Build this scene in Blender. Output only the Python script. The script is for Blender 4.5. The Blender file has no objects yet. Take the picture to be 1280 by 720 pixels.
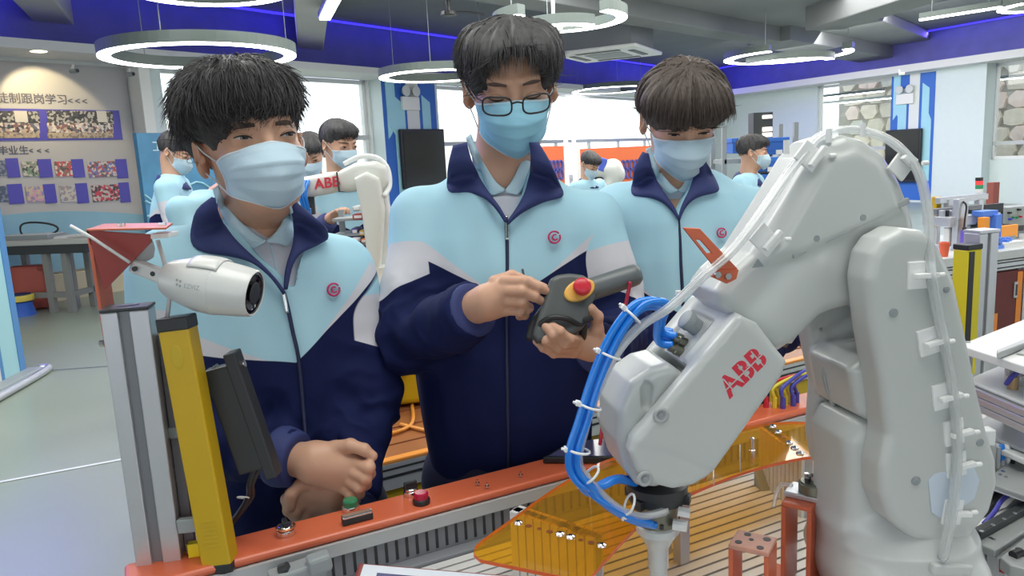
import bpy, math, random
import numpy as np
from mathutils import Vector, Matrix
random.seed(7)
rng = np.random.default_rng(11)
SC = bpy.context.scene
COL = SC.collection
PI = math.pi

# ------------------------------------------------------------------ camera
FPX = 950.0
CAM = np.array([0.0, 0.0, 1.5])
PITCH = math.atan(162 / 950.0)
ROLL = -0.05
_f = np.array([0, math.cos(PITCH), -math.sin(PITCH)])
_r0 = np.array([1.0, 0, 0])
_u0 = np.array([0, math.sin(PITCH), math.cos(PITCH)])
_r = _r0 * math.cos(ROLL) + _u0 * math.sin(ROLL)
_u = -_r0 * math.sin(ROLL) + _u0 * math.cos(ROLL)
cd = bpy.data.cameras.new('camera')
cd.sensor_width = 36.0
cd.lens = 36.0 * FPX / 1280.0
cd.clip_start = 0.02
cd.clip_end = 300
co = bpy.data.objects.new('camera', cd)
COL.objects.link(co)
m = Matrix(((_r[0], _u[0], -_f[0], CAM[0]), (_r[1], _u[1], -_f[1], CAM[1]), (_r[2], _u[2], -_f[2], CAM[2]), (0, 0, 0, 1)))
co.matrix_world = m
SC.camera = co

# ------------------------------------------------------------------ world, exposure, lamps
w = bpy.data.worlds.new('overcast_sky')
SC.world = w
w.use_nodes = True
w.node_tree.nodes['Background'].inputs[0].default_value = (0.90, 0.96, 1.0, 1)
w.node_tree.nodes['Background'].inputs[1].default_value = 2.5
SC.view_settings.view_transform = 'Standard'
SC.view_settings.look = 'None'
SC.view_settings.exposure = 0.0
SC.view_settings.gamma = 1.0
try:
    SC.cycles.max_bounces = 8
    SC.cycles.transparent_max_bounces = 16
    SC.cycles.sample_clamp_indirect = 6.0
    SC.cycles.caustics_reflective = False
    SC.cycles.caustics_refractive = False
except Exception:
    pass

def area(name, loc, target, sx, sy, power, color=(1, 1, 1), spread=None):
    l = bpy.data.lights.new(name, 'AREA')
    l.shape = 'RECTANGLE'
    l.size = sx
    l.size_y = sy
    l.energy = power
    l.color = color
    if spread:
        l.spread = spread
    o = bpy.data.objects.new(name, l)
    COL.objects.link(o)
    o.location = loc
    d = Vector(target) - Vector(loc)
    o.rotation_euler = d.to_track_quat('-Z', 'Y').to_euler()
    return o

area('added_ceiling_fill', (0.3, 0.6, 3.7), (0.3, 0.9, 0), 2.6, 1.6, 70, (1.0, 1.0, 0.95))  # unseen lamps added near the ceiling to fill the room with light
area('added_ceiling_fill', (-2.2, 3.6, 3.7), (-2.2, 3.6, 0), 3.0, 2.4, 130, (1.0, 1.0, 0.95))
area('added_ceiling_fill', (3.0, 4.0, 3.7), (3.0, 4.0, 0), 3.0, 2.4, 130, (1.0, 1.0, 0.95))
area('added_ceiling_fill', (0.5, 8.5, 3.7), (0.5, 8.5, 0), 5.0, 3.0, 330, (1.0, 1.0, 0.95))
area('added_ceiling_fill', (6.5, 16.0, 3.7), (8.5, 17.5, 0), 5.0, 3.0, 380, (1.0, 1.0, 0.95))
area('added_ceiling_fill', (6.5, 10.5, 3.7), (6.5, 10.5, 0), 5.0, 3.0, 330, (1.0, 1.0, 0.95))

# ------------------------------------------------------------------ pixel <-> world
def ray(px, py):
    d = _f + _r * ((px - 640.0) / FPX) + _u * ((360.0 - py) / FPX)
    return d
def P(px, py, Y):
    d = ray(px, py)
    return CAM + d * (Y / d[1])
def PZ(px, py, z):                       # point of the pixel's ray at height z
    d = ray(px, py)
    return CAM + d * ((z - CAM[2]) / d[2])
def PP(px, py, o, n):                    # ... on a plane
    d = ray(px, py)
    o = np.asarray(o, float); n = np.asarray(n, float)
    return CAM + d * (np.dot(o - CAM, n) / np.dot(d, n))
def nrm(v):
    v = np.asarray(v, float)
    return v / (np.linalg.norm(v) + 1e-12)
def rotm(yaw=0, pitch=0, roll=0):        # degrees: about z, then x, then y (local)
    return np.array((Matrix.Rotation(math.radians(yaw), 3, 'Z') @ Matrix.Rotation(math.radians(pitch), 3, 'X') @ Matrix.Rotation(math.radians(roll), 3, 'Y')))

# ------------------------------------------------------------------ materials
MATS = {}
def mat(name, col, rough=0.5, metal=0.0, var=0.0, vscale=8.0, bump=0.0, bscale=60.0, coat=0.0, spec=0.5,
        emit=None, estr=0.0, sss=0.0, trans=0.0, sheen=0.0):
    if name in MATS:
        return MATS[name]
    m = bpy.data.materials.new(name)
    m.use_nodes = True
    nt = m.node_tree
    b = nt.nodes['Principled BSDF']
    c4 = (*col, 1)
    b.inputs['Base Color'].default_value = c4
    b.inputs['Roughness'].default_value = rough
    b.inputs['Metallic'].default_value = metal
    b.inputs['Specular IOR Level'].default_value = spec
    if coat: b.inputs['Coat Weight'].default_value = coat; b.inputs['Coat Roughness'].default_value = 0.1
    if sheen: b.inputs['Sheen Weight'].default_value = sheen
    if trans: b.inputs['Transmission Weight'].default_value = trans
    if sss:
        b.inputs['Subsurface Weight'].default_value = sss
        b.inputs['Subsurface Radius'].default_value = (0.012, 0.005, 0.003)
        b.inputs['Subsurface Scale'].default_value = 1.0
    if emit is not None:
        b.inputs['Emission Color'].default_value = (*emit, 1)
        b.inputs['Emission Strength'].default_value = estr
    if var or bump:
        tc = nt.nodes.new('ShaderNodeTexCoord')
    if var:
        n = nt.nodes.new('ShaderNodeTexNoise')
        n.inputs['Scale'].default_value = vscale
        n.inputs['Detail'].default_value = 5
        nt.links.new(tc.outputs['Object'], n.inputs['Vector'])
        mx = nt.nodes.new('ShaderNodeMix'); mx.data_type = 'RGBA'
        mx.inputs['A'].default_value = (*[max(0, c * (1 - var)) for c in col], 1)
        mx.inputs['B'].default_value = (*[min(1, c * (1 + var)) for c in col], 1)
        nt.links.new(n.outputs['Fac'], mx.inputs['Factor'])
        nt.links.new(mx.outputs['Result'], b.inputs['Base Color'])
    if bump:
        n2 = nt.nodes.new('ShaderNodeTexNoise')
        n2.inputs['Scale'].default_value = bscale
        n2.inputs['Detail'].default_value = 4
        nt.links.new(tc.outputs['Object'], n2.inputs['Vector'])
        bp = nt.nodes.new('ShaderNodeBump')
        bp.inputs['Strength'].default_value = bump
        bp.inputs['Distance'].default_value = 0.002
        nt.links.new(n2.outputs['Fac'], bp.inputs['Height'])
        nt.links.new(bp.outputs['Normal'], b.inputs['Normal'])
    MATS[name] = m
    return m

def glass_mat(name, tint, opacity=0.12, rough=0.03, diffuse=0.0):
    """thin sheet: transparent with a tint, a share of gloss and of diffuse"""
    if name in MATS: return MATS[name]
    m = bpy.data.materials.new(name); m.use_nodes = True
    nt = m.node_tree; nt.nodes.clear()
    out = nt.nodes.new('ShaderNodeOutputMaterial')
    t = nt.nodes.new('ShaderNodeBsdfTransparent'); t.inputs[0].default_value = (*tint, 1)
    g = nt.nodes.new('ShaderNodeBsdfGlossy'); g.inputs['Roughness'].default_value = rough
    g.inputs['Color'].default_value = (1, 1, 1, 1)
    fr = nt.nodes.new('ShaderNodeLayerWeight'); fr.inputs[0].default_value = 0.5
    pw_ = nt.nodes.new('ShaderNodeMath'); pw_.operation = 'POWER'; pw_.inputs[1].default_value = 4.0
    nt.links.new(fr.outputs['Facing'], pw_.inputs[0])
    ml = nt.nodes.new('ShaderNodeMath'); ml.operation = 'MULTIPLY'; ml.inputs[1].default_value = 0.6
    nt.links.new(pw_.outputs[0], ml.inputs[0])
    ad = nt.nodes.new('ShaderNodeMath'); ad.operation = 'ADD'; ad.inputs[1].default_value = opacity; ad.use_clamp = True
    nt.links.new(ml.outputs[0], ad.inputs[0])
    mx = nt.nodes.new('ShaderNodeMixShader')
    nt.links.new(ad.outputs[0], mx.inputs[0])
    src = t
    if diffuse:
        d = nt.nodes.new('ShaderNodeBsdfDiffuse'); d.inputs[0].default_value = (*tint, 1)
        tl = nt.nodes.new('ShaderNodeBsdfTranslucent'); tl.inputs[0].default_value = (*tint, 1)
        a = nt.nodes.new('ShaderNodeMixShader'); a.inputs[0].default_value = 0.5
        nt.links.new(d.outputs[0], a.inputs[1]); nt.links.new(tl.outputs[0], a.inputs[2])
        dm = nt.nodes.new('ShaderNodeMixShader'); dm.inputs[0].default_value = diffuse
        nt.links.new(t.outputs[0], dm.inputs[1]); nt.links.new(a.outputs[0], dm.inputs[2])
        src = dm
    nt.links.new(src.outputs[0], mx.inputs[1]); nt.links.new(g.outputs[0], mx.inputs[2])
    nt.links.new(mx.outputs[0], out.inputs[0])
    MATS[name] = m
    return m

def emis(name, col, s):
    return mat(name, col, 0.4, emit=col, estr=s)

# ------------------------------------------------------------------ objects
WLOC = {}
def thing(name, label, cat, loc=(0, 0, 0), group=None):
    o = bpy.data.objects.new(name, None)
    o.empty_display_size = 0.05
    COL.objects.link(o)
    o.location = loc
    WLOC[o.name] = np.asarray(loc, float)
    o['label'] = label; o['category'] = cat
    if group: o['group'] = group
    return o
def tag(o, label, cat, group=None):
    o['label'] = label; o['category'] = cat
    if group: o['group'] = group
    return o
def struct(o):
    o['kind'] = 'structure'
    return o

def mk(name, verts, faces, material, parent=None, smooth=False, loc=None, bevel=0.0, seg=2, mats=None, midx=None, solid=0.0, auto=None):
    """verts in world coordinates"""
    V = np.asarray(verts, np.float32).reshape(-1, 3)
    me = bpy.data.meshes.new(name)
    if parent is not None:
        off = WLOC[parent.name]
    elif loc is not None:
        off = np.asarray(loc, float)
    else:
        off = np.zeros(3)
        if len(V):
            off = np.array([V[:, 0].mean(), V[:, 1].mean(), V[:, 2].min()])
    V = V - off.astype(np.float32)
    if isinstance(faces, np.ndarray):
        nf, k = faces.shape
        me.vertices.add(len(V)); me.vertices.foreach_set('co', V.ravel())
        me.loops.add(nf * k); me.loops.foreach_set('vertex_index', faces.astype(np.int32).ravel())
        me.polygons.add(nf)
        me.polygons.foreach_set('loop_start', np.arange(0, nf * k, k, dtype=np.int32))
        me.polygons.foreach_set('loop_total', np.full(nf, k, np.int32))
        me.update(calc_edges=True)
    else:
        me.from_pydata([tuple(map(float, v)) for v in V], [], [list(map(int, f)) for f in faces])
    me.validate()
    for mm in (mats or [material]):
        me.materials.append(mm)
    if midx is not None:
        me.polygons.foreach_set('material_index', np.asarray(midx, np.int32))
    if smooth:
        me.polygons.foreach_set('use_smooth', np.ones(len(me.polygons), bool))
    me.update()
    o = bpy.data.objects.new(name, me)
    COL.objects.link(o)
    if parent is not None:
        o.parent = parent
    else:
        o.location = off
    WLOC[o.name] = off
    if solid:
        s = o.modifiers.new('solid', 'SOLIDIFY'); s.thickness = solid; s.offset = 0
    if bevel:
        b = o.modifiers.new('bevel', 'BEVEL'); b.width = bevel; b.segments = seg; b.limit_method = 'ANGLE'; b.angle_limit = math.radians(40)
        b.harden_normals = False
    if auto is not None:
        try:
            me.set_sharp_from_angle(angle=math.radians(auto))
        except Exception:
            pass
    return o

class MB:
    """collects shapes for one mesh object"""
    def __init__(s): s.v = []; s.f = []; s.mi = []
    def add(s, V, F, mi=0):
        n = len(s.v)
        s.v.extend([tuple(map(float, x)) for x in V])
        s.f.extend([[i + n for i in f] for f in F]); s.mi.extend([mi] * len(F))
        return s
    def box(s, c, h, R=None, mi=0):
        c = np.asarray(c, float); R = np.eye(3) if R is None else R
        V = [c + R @ np.array([x * h[0], y * h[1], z * h[2]]) for z in (-1, 1) for y in (-1, 1) for x in (-1, 1)]
        F = [[0, 2, 3, 1], [4, 5, 7, 6], [0, 1, 5, 4], [2, 6, 7, 3], [0, 4, 6, 2], [1, 3, 7, 5]]
        return s.add(V, F, mi)
    def hexa(s, pts, mi=0):              # 8 points: bottom ring, top ring
        return s.add(pts, [[3, 2, 1, 0], [4, 5, 6, 7], [0, 1, 5, 4], [1, 2, 6, 5], [2, 3, 7, 6], [3, 0, 4, 7]], mi)
    def beam(s, a, b, wx, wz, up=(0, 0, 1), mi=0):
        a = np.asarray(a, float); b = np.asarray(b, float)
        d = nrm(b - a); x = nrm(np.cross(d, up)); z = np.cross(x, d)
        V = [p + x * sx * wx / 2 + z * sz * wz / 2 for p in (a, b) for sx, sz in ((-1, -1), (1, -1), (1, 1), (-1, 1))]
        return s.hexa(V, mi)
    def prism(s, poly, ext, mi=0):       # planar polygon (3d points) extruded by vector ext
        n = len(poly); e = np.asarray(ext, float)
        V = [np.asarray(p, float) for p in poly] + [np.asarray(p, float) + e for p in poly]
        F = [list(range(n))[::-1], list(range(n, 2 * n))] + [[i, (i + 1) % n, n + (i + 1) % n, n + i] for i in range(n)]
        return s.add(V, F, mi)
    def cyl(s, a, b, ra, rb=None, n=16, mi=0, caps=True):
        a = np.asarray(a, float); b = np.asarray(b, float); rb = ra if rb is None else rb
        d = nrm(b - a); x = nrm(np.cross(d, (0.3, 0.9, 0.11) if abs(d[2]) > .9 else (0, 0, 1))); y = np.cross(d, x)
        V = []
        for p, r in ((a, ra), (b, rb)):
            V += [p + (x * math.cos(2 * PI * i / n) + y * math.sin(2 * PI * i / n)) * r for i in range(n)]
        F = [[i, (i + 1) % n, n + (i + 1) % n, n + i] for i in range(n)]
        if caps: F += [list(range(n))[::-1], list(range(n, 2 * n))]
        return s.add(V, F, mi)
    def lathe(s, a, axis, prof, n=24, mi=0, sx=1.0, ref=None):  # prof: list of (t along axis, radius)
        a = np.asarray(a, float); d = nrm(axis)
        x = nrm(np.cross(d, ref if ref is not None else ((0.3, 0.9, 0.11) if abs(d[2]) > .9 else (0, 0, 1)))); y = np.cross(d, x)
        V = []
        for t, r in prof:
            V += [a + d * t + (x * sx * math.cos(2 * PI * i / n) + y * math.sin(2 * PI * i / n)) * r for i in range(n)]
        F = []
        for j in range(len(prof) - 1):
            F += [[j * n + i, j * n + (i + 1) % n, (j + 1) * n + (i + 1) % n, (j + 1) * n + i] for i in range(n)]
        F += [list(range(n))[::-1], list(range((len(prof) - 1) * n, len(prof) * n))]
        return s.add(V, F, mi)
    def tube(s, pts, r, n=8, mi=0, closed=False):
        pts = [np.asarray(p, float) for p in pts]
        m = len(pts); rr = r if hasattr(r, '__len__') else [r] * m
        V = []; x = None
        for i in range(m):
            if closed: d = nrm(pts[(i + 1) % m] - pts[i - 1])
            else: d = nrm(pts[min(i + 1, m - 1)] - pts[max(i - 1, 0)])
            if x is None: x = nrm(np.cross(d, (0.31, 0.2, 0.93) if abs(d[2]) < .9 else (1, 0, 0)))
            else: x = nrm(x - d * np.dot(x, d))
            y = np.cross(d, x)
            V += [pts[i] + (x * math.cos(2 * PI * k / n) + y * math.sin(2 * PI * k / n)) * rr[i] for k in range(n)]
        F = []
        for j in range(m if closed else m - 1):
            j2 = (j + 1) % m
            F += [[j * n + i, j * n + (i + 1) % n, j2 * n + (i + 1) % n, j2 * n + i] for i in range(n)]
        if not closed: F += [list(range(n))[::-1], list(range((m - 1) * n, m * n))]
        return s.add(V, F, mi)
    def grid(s, G, mi=0):                # G: rows x cols x 3
        G = np.asarray(G, float); a, b = G.shape[:2]
        return s.add(G.reshape(-1, 3), [[i * b + j, i * b + j + 1, (i + 1) * b + j + 1, (i + 1) * b + j] for i in range(a - 1) for j in range(b - 1)], mi)
    def build(s, name, material, parent=None, smooth=False, bevel=0.0, seg=2, mats=None, solid=0.0, loc=None, auto=None):
        return mk(name, s.v, s.f, material, parent, smooth, loc, bevel, seg, mats, s.mi if mats else None, solid, auto)

def spline(pts, n=8):
    """Catmull-Rom through the points"""
    pts = [np.asarray(p, float) for p in pts]
    out = []
    for i in range(len(pts) - 1):
        p0 = pts[max(i - 1, 0)]; p1 = pts[i]; p2 = pts[i + 1]; p3 = pts[min(i + 2, len(pts) - 1)]
        for k in range(n):
            t = k / n
            out.append(0.5 * ((2 * p1) + (p2 - p0) * t + (2 * p0 - 5 * p1 + 4 * p2 - p3) * t * t + (3 * p1 - p0 - 3 * p2 + p3) * t ** 3))
    out.append(pts[-1])
    return out

def copy_tree(o, loc=None, label=None, rot=None):
    def cp(a, par):
        c = a.copy(); COL.objects.link(c); WLOC[c.name] = WLOC.get(a.name, np.zeros(3))
        if par is not None: c.parent = par
        for ch in list(a.children): cp(ch, c)
        return c
    c = cp(o, None)
    if loc is not None: c.location = loc
    if rot is not None: c.rotation_euler = rot
    if label: c['label'] = label
    return c

# ------------------------------------------------------------------ signed distance modelling
def smin(a, b, k):
    if k <= 0: return np.minimum(a, b)
    h = np.clip(0.5 + 0.5 * (b - a) / k, 0, 1)
    return b + (a - b) * h - k * h * (1 - h)
class SDF:
    def __init__(s, lo, hi, h):
        s.lo = np.asarray(lo, float); s.h = h
        s.n = np.ceil((np.asarray(hi, float) - s.lo) / h).astype(int) + 1
        s.F = np.full(s.n, 0.5, np.float32)
        s.ax = [(s.lo[i] + h * np.arange(s.n[i])).astype(np.float32) for i in range(3)]
    def sl(s, lo, hi):
        i0 = np.clip(np.floor((np.asarray(lo) - s.lo) / s.h).astype(int), 0, s.n)
        i1 = np.clip(np.ceil((np.asarray(hi) - s.lo) / s.h).astype(int) + 1, 0, s.n)
        if np.any(i1 <= i0): return None, None
        sl = tuple(slice(int(a), int(b)) for a, b in zip(i0, i1))
        X = s.ax[0][sl[0]][:, None, None]; Y = s.ax[1][sl[1]][None, :, None]; Z = s.ax[2][sl[2]][None, None, :]
        return sl, (X, Y, Z)
    def apply(s, sl, d, k, op):
        F = s.F[sl]
        if op == 'add': s.F[sl] = smin(F, d, k)
        elif op == 'sub': s.F[sl] = -smin(-F, d, k)
        elif op == 'and': s.F[sl] = -smin(-F, -d, k)
        return s
    def cap(s, a, b, ra, rb=None, k=0.01, op='add', flat=None):
        rb = ra if rb is None else rb
        a = np.asarray(a, float); b = np.asarray(b, float); mr = max(ra, rb) + k + 4 * s.h
        sl, X = s.sl(np.minimum(a, b) - mr, np.maximum(a, b) + mr)
        if sl is None: return s
        ab = b - a; L2 = max(float(ab @ ab), 1e-10)
        dx, dy, dz = X[0] - a[0], X[1] - a[1], X[2] - a[2]
        t = np.clip((dx * ab[0] + dy * ab[1] + dz * ab[2]) / L2, 0, 1)
        d = np.sqrt((dx - t * ab[0]) ** 2 + (dy - t * ab[1]) ** 2 + (dz - t * ab[2]) ** 2) - (ra + (rb - ra) * t)
        return s.apply(sl, d.astype(np.float32), k, op)
    def ell(s, c, r, R=None, k=0.01, op='add'):
        c = np.asarray(c, float); r = np.asarray(r, float); mr = float(r.max()) + k + 4 * s.h
        sl, X = s.sl(c - mr, c + mr)
        if sl is None: return s
        D = [X[0] - c[0], X[1] - c[1], X[2] - c[2]]
        if R is not None:
            D = [D[0] * R[0, i] + D[1] * R[1, i] + D[2] * R[2, i] for i in range(3)]
        k0 = np.sqrt((D[0] / r[0]) ** 2 + (D[1] / r[1]) ** 2 + (D[2] / r[2]) ** 2)
        k1 = np.sqrt((D[0] / r[0] ** 2) ** 2 + (D[1] / r[1] ** 2) ** 2 + (D[2] / r[2] ** 2) ** 2) + 1e-9
        d = k0 * (k0 - 1) / k1
        return s.apply(sl, d.astype(np.float32), k, op)
    def box(s, c, hf, R=None, rad=0.004, k=0.004, op='add'):
        c = np.asarray(c, float); hf = np.asarray(hf, float); mr = float(np.linalg.norm(hf)) + k + 4 * s.h
        sl, X = s.sl(c - mr, c + mr)
        if sl is None: return s
        D = [X[0] - c[0], X[1] - c[1], X[2] - c[2]]
        if R is not None:
            D = [D[0] * R[0, i] + D[1] * R[1, i] + D[2] * R[2, i] for i in range(3)]
        q = [np.abs(D[i]) - (hf[i] - rad) for i in range(3)]
        d = np.sqrt(sum(np.maximum(x, 0) ** 2 for x in q)) + np.minimum(np.maximum(np.maximum(q[0], q[1]), q[2]), 0) - rad
        return s.apply(sl, d.astype(np.float32), k, op)
    def ring(s, prof, k=0.01, op='add', half=None):
        """vertical tube: rows (z, cx, cy, a, b, yaw) of elliptical sections"""
        pr = np.asarray(prof, float); pr = pr[np.argsort(pr[:, 0])]
        m_ = pr[:, 3:5].max() + k + 4 * s.h
        lo = [pr[:, 1].min() - m_, pr[:, 2].min() - m_, pr[0, 0] - k - 4 * s.h]; hi = [pr[:, 1].max() + m_, pr[:, 2].max() + m_, pr[-1, 0] + k + 4 * s.h]
        sl, X = s.sl(lo, hi)
        z = X[2].ravel()
        it = lambda c: np.interp(z, pr[:, 0], pr[:, c])[None, None, :].astype(np.float32)
        cx, cy, a, b, yw = it(1), it(2), it(3), it(4), np.radians(it(5))
        dx, dy = X[0] - cx, X[1] - cy
        u = dx * np.cos(yw) + dy * np.sin(yw); v = -dx * np.sin(yw) + dy * np.cos(yw)
        e = 2.4
        q = (np.abs(u / a) ** e + np.abs(v / b) ** e) ** (1 / e)
        d = (q - 1) * np.minimum(a, b)
        d = np.maximum(d, np.maximum(pr[0, 0] - X[2], X[2] - pr[-1, 0]))
        return s.apply(sl, d.astype(np.float32), k, op)
    def poly(s, O, U, W, V, pts, v0, v1, rad=0.006, k=0.006, op='add'):
        """2-d outline pts (u,w) in the frame O,U,W extruded along V from v0 to v1 with rounded edges"""
        pts = np.asarray(pts, float)
        cor = np.array([O + U * p[0] + W * p[1] + V * v for p in pts for v in (v0, v1)])
        mr = k + 4 * s.h
        sl, X = s.sl(cor.min(0) - mr, cor.max(0) + mr)
        if sl is None: return s
        D = [X[0] - O[0], X[1] - O[1], X[2] - O[2]]
        u = (D[0] * U[0] + D[1] * U[1] + D[2] * U[2]).astype(np.float32); w_ = (D[0] * W[0] + D[1] * W[1] + D[2] * W[2]).astype(np.float32); v = (D[0] * V[0] + D[1] * V[1] + D[2] * V[2]).astype(np.float32)
        # distance to the outline, looked up on a fine 2-d table
        g = s.h * 0.5
        lo2 = np.array([u.min(), w_.min()]); nn = (np.ceil((np.array([u.max(), w_.max()]) - lo2) / g).astype(int) + 2)
        uu = lo2[0] + g * np.arange(nn[0])[:, None]; ww = lo2[1] + g * np.arange(nn[1])[None, :]
        d2 = np.full((nn[0], nn[1]), 1e9, np.float32); ins = np.zeros((nn[0], nn[1]), bool)
        N = len(pts)
        for i in range(N):
            ax_, ay = pts[i]; bx, by = pts[(i + 1) % N]
            ex, ey = bx - ax_, by - ay
            t = np.clip(((uu - ax_) * ex + (ww - ay) * ey) / (ex * ex + ey * ey + 1e-12), 0, 1)
            d2 = np.minimum(d2, np.sqrt((uu - ax_ - t * ex) ** 2 + (ww - ay - t * ey) ** 2))
            c = ((ay > ww) != (by > ww)) & (uu < ex * (ww - ay) / (ey + (1e-12 if ey >= 0 else -1e-12)) + ax_)
            ins ^= c
        d2 = np.where(ins, -d2, d2).astype(np.float32)
        fu = (u - lo2[0]) / g; fw = (w_ - lo2[1]) / g
        iu = np.clip(fu.astype(np.int32), 0, nn[0] - 2); iw = np.clip(fw.astype(np.int32), 0, nn[1] - 2)
        iu, iw, fu, fw = np.broadcast_arrays(iu, iw, fu, fw)
        tu = fu - iu; tw = fw - iw
        dd = (d2[iu, iw] * (1 - tu) + d2[iu + 1, iw] * tu) * (1 - tw) + (d2[iu, iw + 1] * (1 - tu) + d2[iu + 1, iw + 1] * tu) * tw
        qa = dd + rad; qb = np.abs(v - (v0 + v1) / 2) - (abs(v1 - v0) / 2 - rad)
        qa, qb = np.broadcast_arrays(qa, qb)
        d = np.sqrt(np.maximum(qa, 0) ** 2 + np.maximum(qb, 0) ** 2) + np.minimum(np.maximum(qa, qb), 0) - rad
        return s.apply(sl, d.astype(np.float32), k, op)
    def half(s, o, n, k=0.004):              # keep the side n points away from
        X = (s.ax[0][:, None, None], s.ax[1][None, :, None], s.ax[2][None, None, :])
        d = (X[0] - o[0]) * n[0] + (X[1] - o[1]) * n[1] + (X[2] - o[2]) * n[2]
        s.F = -smin(-s.F, -d.astype(np.float32), k)
        return s
    def sample(s, p):
        p = np.asarray(p, float)
        q = (p - s.lo) / s.h
        nn = np.array(s.F.shape); i = np.clip(np.floor(q).astype(int), 0, nn - 2); t = np.clip(q - i, 0, 1)
        F = s.F; a, b, c = i[..., 0], i[..., 1], i[..., 2]; x, y, z = t[..., 0], t[..., 1], t[..., 2]
        l = lambda A, B, u: A + (B - A) * u
        r_ = l(l(l(F[a, b, c], F[a + 1, b, c], x), l(F[a, b + 1, c], F[a + 1, b + 1, c], x), y), l(l(F[a, b, c + 1], F[a + 1, b, c + 1], x), l(F[a, b + 1, c + 1], F[a + 1, b + 1, c + 1], x), y), z)
        out = np.any((q < 0) | (q > nn - 1), axis=-1)
        return np.where(out, 0.5, r_)
    def hit(s, o, d, t0=0.0, t1=3.0, step=0.002):
        o = np.asarray(o, float); d = nrm(d)
        t = np.arange(t0, t1, step)
        v = s.sample(o + d * t[:, None])
        w_ = np.where(v < 0)[0]
        if not len(w_): return None
        j = w_[0]
        if j == 0: return o + d * t[0]
        f = v[j - 1] / (v[j - 1] - v[j])
        return o + d * (t[j - 1] + step * f)
    def pix(s, px, py, off=0.0):             # where the pixel's ray meets the surface
        d = nrm(ray(px, py)); lo = s.lo; 
        p = s.hit(CAM, d, 0.4, 3.2)
        return None if p is None else p - d * off
    def mesh(s, relax=1):
        F = s.F; S = F < 0
        nx, ny, nz = F.shape
        acc = np.zeros((nx - 1, ny - 1, nz - 1), np.int8)
        c = [S[i:nx - 1 + i, j:ny - 1 + j, k:nz - 1 + k] for i in (0, 1) for j in (0, 1) for k in (0, 1)]
        for q in c: acc += q
        act = (acc > 0) & (acc < 8)
        I = np.argwhere(act)
        idx = -np.ones(act.shape, np.int32); idx[act] = np.arange(len(I))
        pos = np.zeros((len(I), 3)); cnt = np.zeros(len(I))
        for ax in range(3):
            o1, o2 = [q for q in range(3) if q != ax]
            for p_ in (0, 1):
                for q_ in (0, 1):
                    A = I.copy(); A[:, o1] += p_; A[:, o2] += q_
                    B = A.copy(); B[:, ax] += 1
                    fa = F[A[:, 0], A[:, 1], A[:, 2]]; fb = F[B[:, 0], B[:, 1], B[:, 2]]
                    mk_ = (fa < 0) != (fb < 0)
                    t = np.where(mk_, fa / np.where(mk_, fa - fb, 1), 0)
                    pt = A.astype(float); pt[:, ax] += t
                    pos[mk_] += pt[mk_]; cnt[mk_] += 1
        pos /= cnt[:, None]
        V = s.lo + pos * s.h
        Q = []
        for ax in range(3):
            o1, o2 = (ax + 1) % 3, (ax + 2) % 3
            sl0 = [slice(None)] * 3; sl1 = [slice(None)] * 3
            sl0[ax] = slice(0, -1); sl1[ax] = slice(1, None)
            for a_ in (o1, o2):
                sl0[a_] = slice(1, -1); sl1[a_] = slice(1, -1)
            A = S[tuple(sl0)]; B = S[tuple(sl1)]
            for flip, M in ((False, A & ~B), (True, ~A & B)):
                E = np.argwhere(M)
                if not len(E): continue
                E[:, o1] += 1; E[:, o2] += 1
                def at(d1, d2):
                    G = E.copy(); G[:, o1] -= d1; G[:, o2] -= d2
                    return idx[G[:, 0], G[:, 1], G[:, 2]]
                q = np.stack([at(1, 1), at(0, 1), at(0, 0), at(1, 0)], 1)
                if flip: q = q[:, ::-1]
                Q.append(q)
        Q = np.concatenate(Q)
        for _ in range(relax):
            sm = np.zeros_like(V); n_ = np.zeros(len(V))
            for a_, b_ in ((0, 1), (1, 2), (2, 3), (3, 0)):
                np.add.at(sm, Q[:, a_], V[Q[:, b_]]); np.add.at(n_, Q[:, a_], 1)
                np.add.at(sm, Q[:, b_], V[Q[:, a_]]); np.add.at(n_, Q[:, b_], 1)
            V = V * 0.5 + 0.5 * sm / np.maximum(n_, 1)[:, None]
        return V, Q

def vnormals(V, Q):
    N = np.zeros_like(V)
    a = np.cross(V[Q[:, 2]] - V[Q[:, 0]], V[Q[:, 3]] - V[Q[:, 1]])
    for i in range(4): np.add.at(N, Q[:, i], a)
    return N / (np.linalg.norm(N, axis=1, keepdims=True) + 1e-12)
_perm = np.random.default_rng(5).random(4096).astype(np.float32)
def vnoise(p, seed=0):
    p = np.asarray(p, float)
    i = np.floor(p).astype(np.int64); f = p - i; f = f * f * (3 - 2 * f)
    def h(a, b, c): return _perm[((a * 73856093) ^ (b * 19349663) ^ (c * 83492791) ^ (seed * 2654435)) & 4095]
    x, y, z = i[..., 0], i[..., 1], i[..., 2]; u, v, w_ = f[..., 0], f[..., 1], f[..., 2]
    l = lambda A, B, t: A + (B - A) * t
    return l(l(l(h(x, y, z), h(x + 1, y, z), u), l(h(x, y + 1, z), h(x + 1, y + 1, z), u), v), l(l(h(x, y, z + 1), h(x + 1, y, z + 1), u), l(h(x, y + 1, z + 1), h(x + 1, y + 1, z + 1), u), v), w_) * 2 - 1
def fattr(o, name, vals):
    a = o.data.attributes.new(name, 'FLOAT', 'POINT')
    a.data.foreach_set('value', np.asarray(vals, np.float32))

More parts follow.
